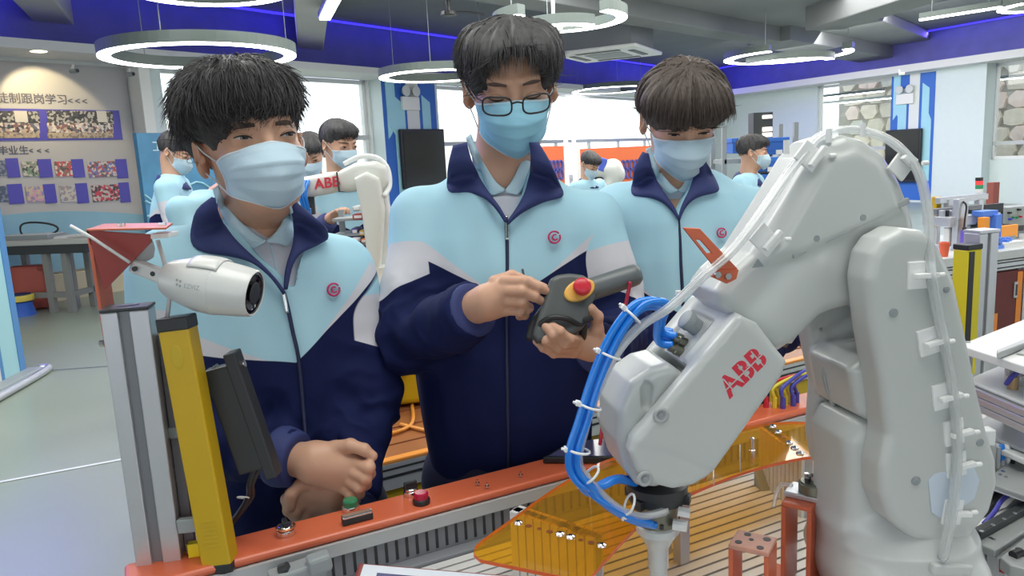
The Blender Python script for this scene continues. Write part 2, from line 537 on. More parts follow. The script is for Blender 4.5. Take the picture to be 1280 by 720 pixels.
def text_mesh(body, size, ext=0.0, bold=0.0):
    """vertices/faces of a line of lettering in the xy plane, centred"""
    cu = bpy.data.curves.new('lettering', 'FONT'); cu.body = body; cu.size = size; cu.extrude = ext; cu.offset = bold
    cu.align_x = 'CENTER'; cu.align_y = 'CENTER'
    o = bpy.data.objects.new('lettering', cu); COL.objects.link(o)
    dg = bpy.context.evaluated_depsgraph_get()
    me = bpy.data.meshes.new_from_object(o.evaluated_get(dg))
    V = np.array([v.co[:] for v in me.vertices]); F = [list(p.vertices) for p in me.polygons]
    bpy.data.objects.remove(o); bpy.data.meshes.remove(me)
    return V, F
# ================================================================== the room
M_floor = mat('grey_green_floor', (0.29, 0.335, 0.275), 0.32, var=0.10, vscale=1.2, spec=0.5)
M_wall = mat('pale_wall', (0.78, 0.80, 0.79), 0.7, var=0.03)
M_wallB = mat('pale_blue_wall', (0.66, 0.74, 0.76), 0.6, var=0.03)
M_ceil = mat('dark_grey_ceiling', (0.20, 0.215, 0.225), 0.85, var=0.15, vscale=1.5)
M_beam = mat('grey_beam', (0.27, 0.28, 0.29), 0.8, var=0.1, vscale=2)
M_beamw = mat('light_beam', (0.50, 0.49, 0.50), 0.8, var=0.06, vscale=2)
M_soff = mat('white_soffit', (0.74, 0.74, 0.76), 0.7)
M_blueup = mat('blue_glow_upper_wall', (0.16, 0.16, 0.55), 0.7, var=0.2, vscale=3)  # blue of the cove light mixed into the wall colour
M_alu = mat('aluminium', (0.62, 0.63, 0.66), 0.38, metal=0.75, var=0.05, vscale=30)
M_alud = mat('aluminium_slot', (0.24, 0.25, 0.27), 0.5, metal=0.5)
M_steel = mat('polished_steel', (0.75, 0.75, 0.75), 0.18, metal=1.0)
M_white = mat('white_plastic', (0.80, 0.80, 0.78), 0.4)
M_black = mat('black_plastic', (0.018, 0.019, 0.022), 0.4)
M_dgrey = mat('dark_grey_plastic', (0.032, 0.036, 0.040), 0.45)
M_grey = mat('grey_plastic', (0.30, 0.33, 0.34), 0.5)
M_blue = mat('decal_blue', (0.03, 0.14, 0.55), 0.5)
M_lblue = mat('decal_light_blue', (0.36, 0.66, 0.80), 0.5)
M_wpan = mat('decal_pale', (0.72, 0.74, 0.74), 0.5)
M_pglass = glass_mat('window_glass', (0.96, 0.98, 0.98), 0.02)
M_lamp = emis('lamp_diffuser', (1.0, 1.0, 0.97), 10.0)
M_led = emis('blue_led', (0.07, 0.05, 0.95), 1.0)
M_lampb = mat('lamp_housing', (0.13, 0.16, 0.15), 0.5)
M_orange = mat('orange_red_paint', (0.66, 0.14, 0.06), 0.35, var=0.06, vscale=12, coat=0.15)
M_yellow = mat('yellow_paint', (0.58, 0.37, 0.008), 0.4, var=0.05, vscale=10)

ZS = 3.0                                          # underside of the soffit
A0 = P(0, 68, 8.80); A1 = P(880, 126, 23.75); B1 = P(1280, 75, 15.66)
for p in (A0, A1, B1): p[2] = 0
dA = nrm(A1 - A0); nA = np.array([-dA[1], dA[0], 0.0])      # nA points outdoors
dB = nrm(B1 - A1); nB = np.array([-dB[1], dB[0], 0.0])
if nA[1] < 0: nA = -nA
if np.dot(nB, np.array([1, 1, 0])) < 0: nB = -nB
SD = 0.75
oA = A0 + nA * SD; oB = A1 + nB * SD              # wall planes behind the soffit
def sA(px, py=100): p = PP(px, py, oA, nA); return float(np.dot(p - oA, dA)), float(p[2])
def sB(px, py=100): p = PP(px, py, oB, nB); return float(np.dot(p - oB, dB)), float(p[2])
def slab(mb, o, d, n, s0, s1, z0, z1, t0, t1, mi=0):
    """box on a wall: along it s0..s1, height z0..z1, from t0 to t1 along the normal"""
    q = [o + d * s + n * t for s, t in ((s0, t0), (s1, t0), (s1, t1), (s0, t1))]
    V = [np.array([p[0], p[1], z]) for z in (z0, z1) for p in q]
    return mb.hexa(V, mi)
# corner of the two walls
M_ = np.array([[dA[0], -dB[0]], [dA[1], -dB[1]]]); rhs = (oB - oA)[:2]
sAc, sBc = np.linalg.solve(M_, rhs)
Lleft = -9.0; Rright = sB(1280)[0] + 9.0

fl = MB().box((2, 8, -0.05), (26, 26, 0.05)).build('floor', M_floor); struct(fl)
cpoly = [oA + dA * Lleft + nA * .3, oA + dA * (sAc + .2) + nA * .3, oB + dB * Rright + nB * .3, np.array([26., -5, 0]), np.array([-16., -5, 0])]
ce = MB().prism([p * (1, 1, 0) + (0, 0, 3.92) for p in cpoly], (0, 0, .15)).build('ceiling', M_ceil); struct(ce)
tp = MB()
a, b = PZ(-40, 610, 0.002), PZ(165, 572, 0.002); nn_ = nrm(np.cross(b - a, (0, 0, 1)))
tp.hexa([a - nn_ * .012, b - nn_ * .012, b + nn_ * .012, a + nn_ * .012] + [p + np.array([0, 0, .002]) for p in (a - nn_ * .012, b - nn_ * .012, b + nn_ * .012, a + nn_ * .012)])
o = tp.build('trim_1', mat('floor_tape', (0.75, 0.78, 0.80), 0.4)); struct(o)
a, b = PZ(20, 466, 0.002), PZ(420, 436, 0.002); nn_ = nrm(np.cross(b - a, (0, 0, 1)))
tp = MB().hexa([a - nn_ * .015, b - nn_ * .015, b + nn_ * .015, a + nn_ * .015] + [p + np.array([0, 0, .002]) for p in (a - nn_ * .015, b - nn_ * .015, b + nn_ * .015, a + nn_ * .015)])
o = tp.build('trim_2', mat('floor_joint', (0.22, 0.25, 0.26), 0.4)); struct(o)

# wall with windows on the left and behind the students
win = [(sA(199)[0], sA(459)[0]), (sA(531)[0], sA(838)[0])]
mbw = MB()
edges = [Lleft] + [x for w_ in win for x in w_] + [sAc + 0.1]
SILL = 0.95
for i in range(0, len(edges), 2):
    slab(mbw, oA, dA, nA, edges[i], edges[i + 1], 0, ZS + .02, 0, .25)
for a, b in win:
    slab(mbw, oA, dA, nA, a, b, 0, SILL, 0, .25)
o = mbw.build('wall_left', M_wall); struct(o)
mbu = slab(MB(), oA, dA, nA, Lleft, sAc + .1, ZS + .02, 3.92, 0, .2)
o = mbu.build('wall_left_upper', M_blueup); struct(o)
o = slab(MB(), oA, dA, nA, Lleft, sAc, ZS, ZS + .11, -SD, 0.02).build('trim_3', M_soff); struct(o)
# wall on the right
winB = [(sB(1022)[0], sB(1124)[0]), (sB(1241)[0], Rright - 1.0)]
edges = [sBc - .1] + [x for w_ in winB for x in w_] + [Rright]
mbw = MB()
for i in range(0, len(edges), 2):
    slab(mbw, oB, dB, nB, edges[i], edges[i + 1], 0, ZS + .02, 0, .25)
for a, b in winB:
    slab(mbw, oB, dB, nB, a, b, 0, SILL, 0, .25)
o = mbw.build('wall_right', M_wallB); struct(o)
o = slab(MB(), oB, dB, nB, sBc - .1, Rright, ZS + .02, 3.92, 0, .2).build('wall_right_upper', M_blueup); struct(o)
o = slab(MB(), oB, dB, nB, sBc - SD, Rright, ZS, ZS + .16, -SD, 0.02).build('trim_4', M_soff); struct(o)

def window(n_, o_, d_, nn, s0, s1, z0, z1, nv, zt):
    root = bpy.data.objects.new('window_%d' % n_, None); COL.objects.link(root)
    c = o_ + d_ * (s0 + s1) / 2; root.location = (c[0], c[1], z0); WLOC[root.name] = np.array([c[0], c[1], z0]); root['kind'] = 'structure'
    fm = mat('window_frame_white', (0.78, 0.79, 0.80), 0.4)
    f = MB(); w_ = .07
    for a, b, c_, d2 in ((s0, s1, z0, z0 + w_), (s0, s1, z1 - w_, z1), (s0, s0 + w_, z0, z1), (s1 - w_, s1, z0, z1)):
        slab(f, o_, d_, nn, a, b, c_, d2, .08, .16)
    f.build('frame', fm, root, bevel=.005)
    f = MB(); slab(f, o_, d_, nn, s0, s1, zt - .04, zt + .04, .07, .15); f.build('transom', mat('window_transom', (0.52, 0.54, 0.56), 0.4), root)
    for i in range(nv):
        s = s0 + (s1 - s0) * i / nv; e = s0 + (s1 - s0) * (i + 1) / nv
        if i:
            f = MB(); slab(f, o_, d_, nn, s - .035, s + .035, z0, zt, .085, .145); f.build('mullion', fm, root)
        f = MB(); slab(f, o_, d_, nn, s + .02, e - .02, z0 + .03, zt, .11, .118); f.build('pane', M_pglass, root)
    f = MB(); slab(f, o_, d_, nn, s0 + .03, s1 - .03, zt, z1 - .03, .11, .118); f.build('pane', M_pglass, root)
    return root
window(1, oA, dA, nA, *win[0], SILL, ZS, 5, 2.0)
window(2, oA, dA, nA, *win[1], SILL, ZS, 7, 1.85)
window(3, oB, dB, nB, *winB[0], SILL, ZS, 2, 1.3)
window(4, oB, dB, nB, *winB[1], SILL, ZS, 6, 1.3)

# stone retaining wall and bank outdoors
st = thing('stone_wall', 'pale rubble stone retaining wall outside the right hand windows', 'stone wall', tuple(oB + nB * 2.4))
st['kind'] = 'structure'
M_stone = [mat('stone_pale_%d' % i, c, 0.9, var=0.18, vscale=6, bump=.4, bscale=20) for i, c in enumerate([(0.66, 0.59, 0.47), (0.58, 0.53, 0.43), (0.68, 0.55, 0.47), (0.54, 0.53, 0.46)])]
slab(MB(), oB, dB, nB, sB(1012)[0] - 1, Rright + 6, 0, 3.4, 2.45, 2.8).build('mortar', mat('mortar', (0.34, 0.32, 0.27), 0.95, var=.2, vscale=5, bump=.5), st)
rs = random.Random(4)
cnt = 0
for row in range(8):
    s = sB(1015)[0] - 1 + rs.random() * .4
    z = row * .42
    while s < Rright and cnt < 290:
        wd = rs.uniform(.35, .75); hh = .42
        k = rs.randint(6, 8); pts = []
        for q in range(k):
            an = 2 * PI * q / k + rs.uniform(-.25, .25)
            ca, sa_ = math.cos(an), math.sin(an); e_ = max(abs(ca), abs(sa_)) ** .55
            pts.append((s + wd / 2 + ca / e_ * wd * .53, max(.0, z + hh / 2 + sa_ / e_ * hh * .54)))
        vs = [oB + dB * a_ + nB * 2.46 + np.array([0, 0, b_]) for a_, b_ in pts]
        ct = sum(vs) / k
        ring2 = [ct + (v - ct) * .90 - nB * rs.uniform(.06, .10) for v in vs]
        F = [[i, (i + 1) % k, k + (i + 1) % k, k + i] for i in range(k)] + [list(range(k, 2 * k))]
        mk('stone', vs + ring2, F, M_stone[rs.randint(0, 3)], st)
        s += wd + .03; cnt += 1
bank = MB()
G = []
for i in range(14):
    t = i / 13
    G.append([oA + dA * s + nA * (5 + 6 * t) + np.array([0, 0, -.2 + 3.2 * t ** .7 + .5 * float(vnoise(np.array([s * .4, t * 3, 2.])))]) for s in np.linspace(-8, sAc + 5, 40)])
o = bank.grid(np.array(G)).build('hillside', mat('pale_bank', (0.72, 0.68, 0.58), 0.95, var=.25, vscale=1.5, bump=.6), smooth=True); struct(o)
G = []
for i in range(14):
    t = i / 13
    G.append([oB + dB * s + nB * (2.7 + 7 * t) + np.array([0, 0, 3.2 + 3.5 * t ** .7 + .5 * float(vnoise(np.array([s * .4, t * 3, 5.])))]) for s in np.linspace(sB(1012)[0] - .5, Rright + 12, 40)])
o = MB().grid(np.array(G)).build('hillside', mat('scrub_bank', (0.50, 0.44, 0.32), 0.95, var=.5, vscale=4, bump=.8), smooth=True); struct(o)

mbk = MB().box((2, -4.9, .40), (18, .1, .42)).box((2, -4.9, 3.55), (18, .1, .37))  # unseen back wall, openings shaped to let sky light onto the faces
for x in np.arange(-16, 20.1, 4.0): mbk.box((x, -4.9, 2.0), (.75, .1, 1.18))
o = mbk.build('wall_back', M_wall); struct(o)
# ceiling beams
def beam(p, q, w_, zb, m_, nm):
    p = np.array(p, float); q = np.array(q, float); p[2] = q[2] = (zb + 3.92) / 2
    o = MB().beam(p, q, w_, 3.92 - zb).build(nm, m_, bevel=.02); struct(o)
beam(P(389, 72, 13.4), P(404, -60, 5.5), .42, 3.45, M_beamw, 'trim_5')
beam(P(92, 62, 11.6), P(-40, -40, 6.0), .42, 3.45, M_beamw, 'trim_6')
beam(P(420, -10, 8.2), P(960, 63, 15.3), .5, 3.45, M_beam, 'trim_7')
beam(P(960, 63, 15.3), P(1130, 96, 21), .9, 3.45, M_beam, 'trim_8')
beam(P(1030, 40, 13.2), P(1400, -60, 8.0), .7, 3.35, M_beam, 'trim_9')
beam(P(800, 10, 10.2), P(1100, 70, 19), 2.2, 3.72, M_beam, 'trim_10')

# blue cove light
def cove(o_, d_, nn, s0, s1, n_):
    for i in range(n_):
        a, b = s0 + (s1 - s0) * i / n_, s0 + (s1 - s0) * (i + 1) / n_
        c = o_ + d_ * (a + b) / 2
        l = area('blue_cove_light', (c[0] - nn[0] * .24, c[1] - nn[1] * .24, 3.85), (c[0], c[1], 3.45), .07, b - a, 7 * (b - a), (0.15, 0.11, 1.0), math.radians(80))
        d = Vector((nn[0], nn[1], -0.5)).normalized()
        rot = Matrix((Vector((nn[1], -nn[0], 0)), Vector((nn[0], nn[1], -0.5)).normalized().cross(Vector((nn[1], -nn[0], 0))), -d)).transposed()
        l.rotation_euler = rot.to_euler(); l.data.size = b - a; l.data.size_y = .06
    f = MB(); slab(f, o_, d_, nn, s0, s1, 3.865, 3.90, -.30, -.26)
    o = f.build('light_strip', M_led); return o
led1 = cove(oA, dA, nA, Lleft, sAc - 1.2, 6)
tag(led1, 'blue light strip in the ceiling cove above the poster wall and long windows', 'light strip')
led2 = cove(oB, dB, nB, sBc + 1.2, Rright, 3)
tag(led2, 'blue light strip in the ceiling cove above the right hand wall', 'light strip')

# ring lamps
def ring_lamp(px, py, hw, z, label, wdt=0.10, a0=0, a1=360, inner=None, name='ring_lamp', hh=.12):
    c = PZ(px, py, z)
    r = hw * float(np.dot(c - CAM, _f)) / FPX
    t = thing(name, label, 'lamp', tuple(c), 'ring lamps hung from the ceiling')
    def arc(rr, zz, b0, b1):
        n = max(6, int(abs(b1 - b0) / 6)); full = abs(b1 - b0) >= 360
        hb, df = MB(), MB()
        rows = []
        A = np.radians(np.linspace(b0, b1, n + 1))
        S = [(rr, zz + .012), (rr, zz + hh), (rr - wdt, zz + hh), (rr - wdt, zz + .012)]
        G = [[c + np.array([math.cos(a) * q, math.sin(a) * q, h - z]) for q, h in S + S[:1]] for a in A]
        hb.grid(np.array(G))
        if not full:
            for e in (0, -1): hb.add(G[e][:4], [[0, 1, 2, 3]])
        S2 = [(rr - .006, zz + .012), (rr - .006, zz), (rr - wdt + .006, zz), (rr - wdt + .006, zz + .012)]
        df.grid(np.array([[c + np.array([math.cos(a) * q, math.sin(a) * q, h - z]) for q, h in S2 + S2[:1]] for a in A]))
        hb.build('housing', M_lampb, t); df.build('diffuser', M_lamp, t)
    arc(r, z, a0, a1)
    if inner: arc(r * inner[0], z + inner[1], inner[2], inner[3])
    for k in range(3):
        a = math.radians(a0 + 30 + k * 120)
        p = c + np.array([math.cos(a), math.sin(a), 0]) * (r - wdt / 2)
        MB().cyl(p + np.array([0, 0, hh]), p + np.array([0, 0, 3.915 - z]), .005, n=5).build('suspension_wire', M_grey, t)
    return t
ring_lamp(251, 72, 116, 2.68, 'large ring lamp hanging directly above the left student', .13)
ring_lamp(262, -12, 102, 3.0, 'ring lamp cut by the top edge, nearest above the left student', .10)
ring_lamp(545, 96, 71, 2.72, 'ring lamp half hidden behind the hair of the student with glasses', .13)
ring_lamp(700, 28, 84, 3.0, 'open spiral ring lamp above the student with glasses', .13, -52, 230, (0.62, -.10, 200, 320))
ring_lamp(765, 113, 50, 3.0, 'distant ring lamp low between the middle and right students', .13)
ring_lamp(984, 71, 77, 3.0, 'open spiral ring lamp above the robot elbow', .16, -40, 235, (0.72, -.12, 190, 330))
ring_lamp(1302, 8, 48, 3.0, 'ring lamp cut by the right edge, near the top right corner', .10)
def line_lamp(a, b, w_, label, grp='linear lamps on the ceiling', h=.07):
    a = np.array(a, float); b = np.array(b, float)
    t = thing('linear_lamp', label, 'lamp', tuple((a + b) / 2), grp)
    MB().beam(a + (0, 0, h / 2 + .01), b + (0, 0, h / 2 + .01), w_, h).build('housing', M_lampb, t)
    MB().beam(a, b, w_ * .8, .02).build('diffuser', M_lamp, t)
    for k in (.15, .85):
        p = a + (b - a) * k + np.array([0, 0, h + .01])
        MB().cyl(p, (p[0], p[1], 3.9), .004, n=5).build('suspension_wire', M_grey, t)
    return t
def PzY(px, py, z):
    return PZ(px, py, z)
line_lamp(PZ(1150, 25, 3.0), PZ(1252, 9, 3.0), .08, 'slim linear lamp beside the top right ring lamp')
line_lamp(PZ(406, 24, 3.3), PZ(424, -12, 3.3), .16, 'short bright linear lamp under the pale beam over the left student')
line_lamp(PZ(988, 127, 2.72), PZ(1104, 114, 2.72), .12, 'long linear lamp in front of the far right window, upper of the two')
line_lamp(PZ(905, 143, 2.55), PZ(1122, 122, 2.55), .12, 'long linear lamp in front of the far right window, lower of the two')
line_lamp(PZ(1246, 100, 2.72), PZ(1330, 92, 2.72), .10, 'linear lamp in front of the window by the right edge')
# recessed spot over the posters
c = P(51, 81.5, 9.2); c[2] = ZS
t = thing('spot_lamp', 'small warm recessed spot lamp above the poster wall', 'lamp', tuple(c))
MB().cyl(c + (0, 0, .01), c + (0, 0, -.012), .085, n=20).build('diffuser', emis('warm_spot', (1.0, .86, .55), 9), t)
MB().lathe(c + (0, 0, .01), (0, 0, -1), [(0, .11), (.018, .11), (.02, .085), (0.01, .085)], 20).build('trim_ring', M_white, t)
l = bpy.data.lights.new('spot_light', 'SPOT'); l.energy = 60; l.spot_size = math.radians(75); l.color = (1, .82, .45); l.shadow_soft_size = .05
lo = bpy.data.objects.new('spot_light', l); COL.objects.link(lo); lo.location = c + (0, 0, -.04)
tgt = PP(55, 140, oA, nA); lo.rotation_euler = (Vector(tgt) - Vector(c)).to_track_quat('-Z', 'Y').to_euler()

# air conditioner cassette
c = P(761, 67, 13.4)
t = thing('air_conditioner', 'white square air conditioner cassette on the ceiling behind the spiral lamp', 'air conditioner', tuple(c))
R = rotm(-28)
MB().box(c, (.72, .72, .03), R).build('panel', M_white, t, bevel=.02)
MB().box(c + (0, 0, .3), (.6, .6, .28), R).build('casing', M_beam, t)
MB().box(c - (0, 0, .032), (.32, .32, .006), R).build('grille', M_grey, t)
for k in range(4):
    Rk = R @ rotm(90 * k)
    MB().box(c - (0, 0, .033) + Rk @ np.array([0, .52, 0]), (.38, .05, .006), Rk).build('air_slot', M_dgrey, t)
# ceiling speaker and projector bits
c = P(561, 20, 9.5)
t = thing('ceiling_speaker', 'small dark round ceiling fitting left of the middle student hair', 'speaker', tuple(c))
MB().lathe(c, (0, 0, 1), [(0, .05), (.01, .10), (.05, .09), (.06, .03), (.5, .03)], 18).build('body', M_black, t)
MB().tube([c + (.03, 0, .05), c + (.25, .1, .05), c + (.42, .15, .03)], .012, 6).build('cable', M_black, t)
c = P(692, 28, 8.9)
t = thing('wall_camera', 'white dome camera inside the spiral ring lamp', 'camera', tuple(c))
MB().lathe(c, (0, 0, -1), [(-.5, .02), (-.02, .02), (-.02, .10), (.04, .11), (.10, .09), (.13, .05)], 18).build('body', M_white, t)
MB().lathe(c + np.array([-.02, -.09, -.05]), (0, -1, -.2), [(0, .05), (.03, .045), (.04, .02)], 14).build('lens', M_black, t)
for px, py, Y, lab in ((93, 89, 9.2, 'small grey security camera at the top left of the poster wall'), (163, 93, 9.9, 'small dark security camera beside the white column left of the hair'), (1127, 92, 15.9, 'white security camera above the right hand pillar')):
    c = P(px, py, Y); t = thing('security_camera', lab, 'camera', tuple(c), 'security cameras under the soffit')
    MB().cyl(c + (-.05, .01, 0), c + (.05, -.03, 0), .028, n=12).build('body', M_white if px > 1000 else M_grey, t, bevel=.008)
    MB().cyl(c + (.05, -.03, 0), c + (.056, -.033, 0), .022, n=12).build('lens', M_black, t)
    MB().beam(c + (-.03, .01, .02), c + (-.03, .05, .08), .02, .02).build('bracket', M_white, t)

# ------------------------------------------------------------------ pillars with decals, screens
def decal(o_, d_, nn, pts, off, m_, nm, parent):
    poly = [o_ + d_ * s + np.array([0, 0, z]) - nn * off for s, z in pts]
    return MB().prism(poly, -nn * .006).build(nm, m_, parent)
def pillar(sfun, o_, d_, nn, pxl, pxr, pmid, label, side=False):
    s0, s1 = sfun(pxl)[0], sfun(pxr)[0]
    c = o_ + d_ * (s0 + s1) / 2
    t = thing('pillar', label, 'pillar', (c[0], c[1], 0)); t['kind'] = 'structure'
    slab(MB(), o_, d_, nn, s0, s1, 0, ZS, -.30, .05).build('column', M_wallB, t)
    W = (sfun(pmid)[0] - s0)
    pf = -nn
    q = lambda u, z: (s0 + u * W, z)
    z0, z1 = .05, 2.97
    decal(o_, d_, nn, [q(0, z0), q(1, z0), q(1, z1), q(0, z1)], .302, M_blue, 'blue_panel', t)
    decal(o_, d_, nn, [q(.06, 1.95), q(.10, 2.0), q(.22, 2.2), q(.22, 2.97), q(.06, 2.97)][::1], .309, M_lblue, 'stripe', t)
    decal(o_, d_, nn, [q(.06, 2.25), q(.18, 2.02), q(.18, .5), q(.38, .5), q(.38, 2.55), q(.22, 2.7), q(.22, 2.97), q(.06, 2.97)], .316, M_lblue, 'stripe', t)
    decal(o_, d_, nn, [q(.43, .5), q(.66, .5), q(.66, 2.97), q(.43, 2.97)], .309, M_wpan, 'stripe', t)
    decal(o_, d_, nn, [q(.72, .5), q(.94, .5), q(.94, 1.9), q(.88, 2.05), q(.88, 2.62), q(.72, 2.75)], .309, M_lblue, 'stripe', t)
    return t, s0, W
t1, s0, W = pillar(sA, oA, dA, nA, 461, 531, 528, 'pillar with blue stripes behind the middle student, dark screen on it')
t2, s02, W2 = pillar(sB, oB, dB, nB, 1125, 1243, 1180, 'wide pale pillar with blue stripes at right, dark screen on it')
def emergency(o_, d_, nn, s, z, lab):
    c = o_ + d_ * s - nn * .36 + np.array([0, 0, z])
    t = thing('emergency_light', lab, 'emergency light', tuple(c), 'twin head emergency lights')
    slab(MB(), o_, d_, nn, s - .22, s + .22, z - .26, z - .02, -.38, -.32).build('box', M_white, t, bevel=.01)
    for k in (-.13, .13):
        cc = o_ + d_ * (s + k) - nn * .36 + np.array([0, 0, z + .08])
        MB().lathe(cc, -nn, [(-.04, .03), (0, .085), (.04, .10), (.05, .09)], 16).build('lamp_head', mat('lamp_head_grey', (.62, .64, .64), .35), t)
    slab(MB(), o_, d_, nn, s - .05, s + .05, z - .04, z + .10, -.35, -.33).build('bracket', M_grey, t)
emergency(oA, dA, nA, sA(494)[0], sA(494, 123)[1] + .02, 'emergency light on the blue striped pillar behind the middle student')
emergency(oB, dB, nB, sB(1144)[0], sB(1144, 117)[1] + .02, 'emergency light on the wide pillar at right')
def screen(o_, d_, nn, s0, s1, z0, z1, lab):
    c = o_ + d_ * (s0 + s1) / 2 - nn * .4
    t = thing('wall_screen', lab, 'screen', (c[0], c[1], z0), 'dark wall screens on pillars')
    slab(MB(), o_, d_, nn, s0, s1, z0, z1, -.42, -.345).build('casing', M_black, t, bevel=.015)
    slab(MB(), o_, d_, nn, s0 + .04, s1 - .04, z0 + .05, z1 - .04, -.426, -.419).build('display', mat('dark_screen', (.012, .013, .016), .12), t)
screen(oA, dA, nA, sA(476)[0], sA(531)[0], sA(500, 236)[1], sA(500, 163)[1], 'black wall screen on the pillar behind the background robot')
screen(oB, dB, nB, sB(1123)[0], sB(1168)[0], sB(1145, 226)[1], sB(1145, 161)[1], 'black wall screen on the wide pillar behind the robot elbow')

# white columns left of the windows
for (a, b, dpt, m_, lab) in ((158, 172, .35, M_white, 'white column at the right end of the poster wall'), (174, 193, .18, M_wallB, 'pale green column between poster wall and window')):
    s0, s1 = sA(a)[0], sA(b)[0]
    t = thing('column', lab, 'column', tuple(oA + dA * (s0 + s1) / 2)); t['kind'] = 'structure'
    slab(MB(), oA, dA, nA, s0, s1, 0, ZS, -dpt, .02).build('shaft', m_, t, bevel=.01)
    slab(MB(), oA, dA, nA, s0 - .03, s1 + .03, 0, .12, -dpt - .03, .02).build('base', M_grey, t)

# ------------------------------------------------------------------ posters on the left wall
M_ppanel = mat('poster_panel', (0.42, 0.405, 0.42), 0.5, var=.05, vscale=1.0)
M_pblue = mat('poster_blue', (0.07, 0.06, 0.40), 0.45)
def photo_mat(name, cols, seed):
    m = mat(name, cols[0], .4); nt = m.node_tree; b = nt.nodes['Principled BSDF']
    tc = nt.nodes.new('ShaderNodeTexCoord'); v = nt.nodes.new('ShaderNodeTexVoronoi'); v.inputs['Scale'].default_value = 36
    mp = nt.nodes.new('ShaderNodeMapping'); mp.inputs['Location'].default_value = (seed * 1.7, seed, 0)
    nt.links.new(tc.outputs['Object'], mp.inputs['Vector']); nt.links.new(mp.outputs['Vector'], v.inputs['Vector'])
    cr = nt.nodes.new('ShaderNodeValToRGB'); cr.color_ramp.interpolation = 'CONSTANT'
    for i, c in enumerate(cols):
        e = cr.color_ramp.elements[i] if i < 2 else cr.color_ramp.elements.new(i / len(cols))
        e.position = i / len(cols); e.color = (*c, 1)
    sp = nt.nodes.new('ShaderNodeSeparateColor'); nt.links.new(v.outputs['Color'], sp.inputs[0])
    nt.links.new(sp.outputs[0], cr.inputs[0]); nt.links.new(cr.outputs[0], b.inputs['Base Color'])
    return m
pw = thing('poster_board', 'large poster board on the left wall with blue framed photos and headings', 'poster board', tuple(oA + dA * sA(80)[0]))
sL, sR = Lleft + .3, sA(156)[0]
slab(MB(), oA, dA, nA, sL, sR, .35, ZS - .05, -.04, .0).build('panel', M_ppanel, pw)
# blue swoosh low on the panel
zb0 = sA(80, 335)[1]; zb1 = sA(80, 272)[1]
N = 30
poly = [(sL, .36)] + [(sR - .001, .36)] + [(sR - (sR - sL) * i / N, zb1 - .25 + .18 * math.sin(i * .35) + .2 * (1 - i / N)) for i in range(N + 1)]
decal(oA, dA, nA, poly, .042, mat('poster_wave', (.23, .42, .55), .45, var=.2, vscale=1.2), 'wave', pw)
slab(MB(), oA, dA, nA, Lleft, sA(160)[0], 0, .33, -.16, .0).build('base_strip', mat('cream_plinth', (.62, .55, .40), .6), pw)
def prect(x0, y0, x1, y1, off, m_, nm):
    a0 = sA(x0, (y0 + y1) / 2)[0]; a1 = sA(x1, (y0 + y1) / 2)[0]
    xm = (x0 + x1) / 2
    zt, zb = sA(xm, y0)[1], sA(xm, y1)[1]
    return decal(oA, dA, nA, [(a0, zb), (a1, zb), (a1, zt), (a0, zt)], off, m_, nm, pw)
prect(-80, 136.5, 149, 176, .042, M_pblue, 'photo_strip')
cols_crowd = [(.05, .05, .06), (.45, .33, .26), (.62, .55, .50), (.22, .10, .10), (.40, .38, .42), (.12, .12, .16)]
for i, (x0, x1) in enumerate(((-52, 47), (57, 139))):
    prect(x0, 139, x1, 155, .049, photo_mat('photo_dark_%d' % i, [(.03, .03, .035), (.06, .06, .06), (.35, .33, .32)], i), 'photo')
    prect(x0, 154, x1, 167, .0495, photo_mat('photo_crowd_%d' % i, cols_crowd, i + 3), 'photo')
    prect(x0, 166, x1, 173, .050, photo_mat('photo_ground_%d' % i, [(.42, .34, .24), (.36, .28, .22), (.20, .16, .14)], i + 5), 'photo')
    prect(x0 + (62 if i else 68), 139, x0 + (74 if i else 84), 153, .051, mat('photo_sign', (.55, .52, .5), .5), 'photo')
pal = [[(.16, .26, .18), (.30, .26, .22), (.5, .46, .42), (.06, .08, .07)], [(.55, .06, .08), (.6, .52, .45), (.10, .08, .08), (.25, .15, .14)], [(.1, .1, .1), (.55, .45, .42), (.45, .08, .09), (.14, .16, .4)],
       [(.55, .30, .40), (.5, .42, .30), (.28, .24, .40)], [(.42, .44, .52), (.3, .25, .28), (.5, .45, .4)], [(.5, .05, .09), (.06, .05, .06), (.45, .40, .38)], [(.08, .10, .16), (.2, .22, .3)]]
for i, (x0, xm, x1, y0, y1) in enumerate(((26, 46, 63, 201, 222), (67, 88, 103, 201, 222), (108, 143, 157, 201, 223), (31, 53, 68, 232, 254), (73, 93, 108, 231, 254), (113, 147, 160, 230, 253), (-30, 6, 22, 200, 222), (-25, 8, 27, 232, 255))):
    prect(x0, y0 + 1, xm + 1, y1 - 1.5, .044, photo_mat('photo_small_%d' % i, pal[min(i, 6)], i + 9), 'photo')
    prect(xm, y0 - 2, x1, y1, .047, M_pblue, 'caption_panel')
def wall_text(body, px, py, hpx, m_, parent):
    s, z = sA(px, py); Yw = PP(px, py, oA, nA)[1]
    V, F = text_mesh(body, hpx * Yw / 950, 0.002, .0012)
    W = [oA + dA * (s + v[0]) + np.array([0, 0, z + v[1]]) - nA * (.045 + v[2]) for v in V]
    return mk('lettering', W, F, m_, parent)
M_let = mat('lettering_grey', (.10, .10, .14), .5)
wall_text('学徒制跟岗学习', 32, 124.5, 13.2, M_let, pw); wall_text('<', 86, 127, 11, M_let, pw); wall_text('<', 95, 127.3, 11, M_let, pw); wall_text('<', 104, 127.6, 11, M_let, pw)
wall_text('优秀毕业生', 2, 189, 11.5, M_let, pw); wall_text('<', 37, 189, 9, M_let, pw); wall_text('<', 47, 189, 9, M_let, pw); wall_text('<', 57, 189, 9, M_let, pw)

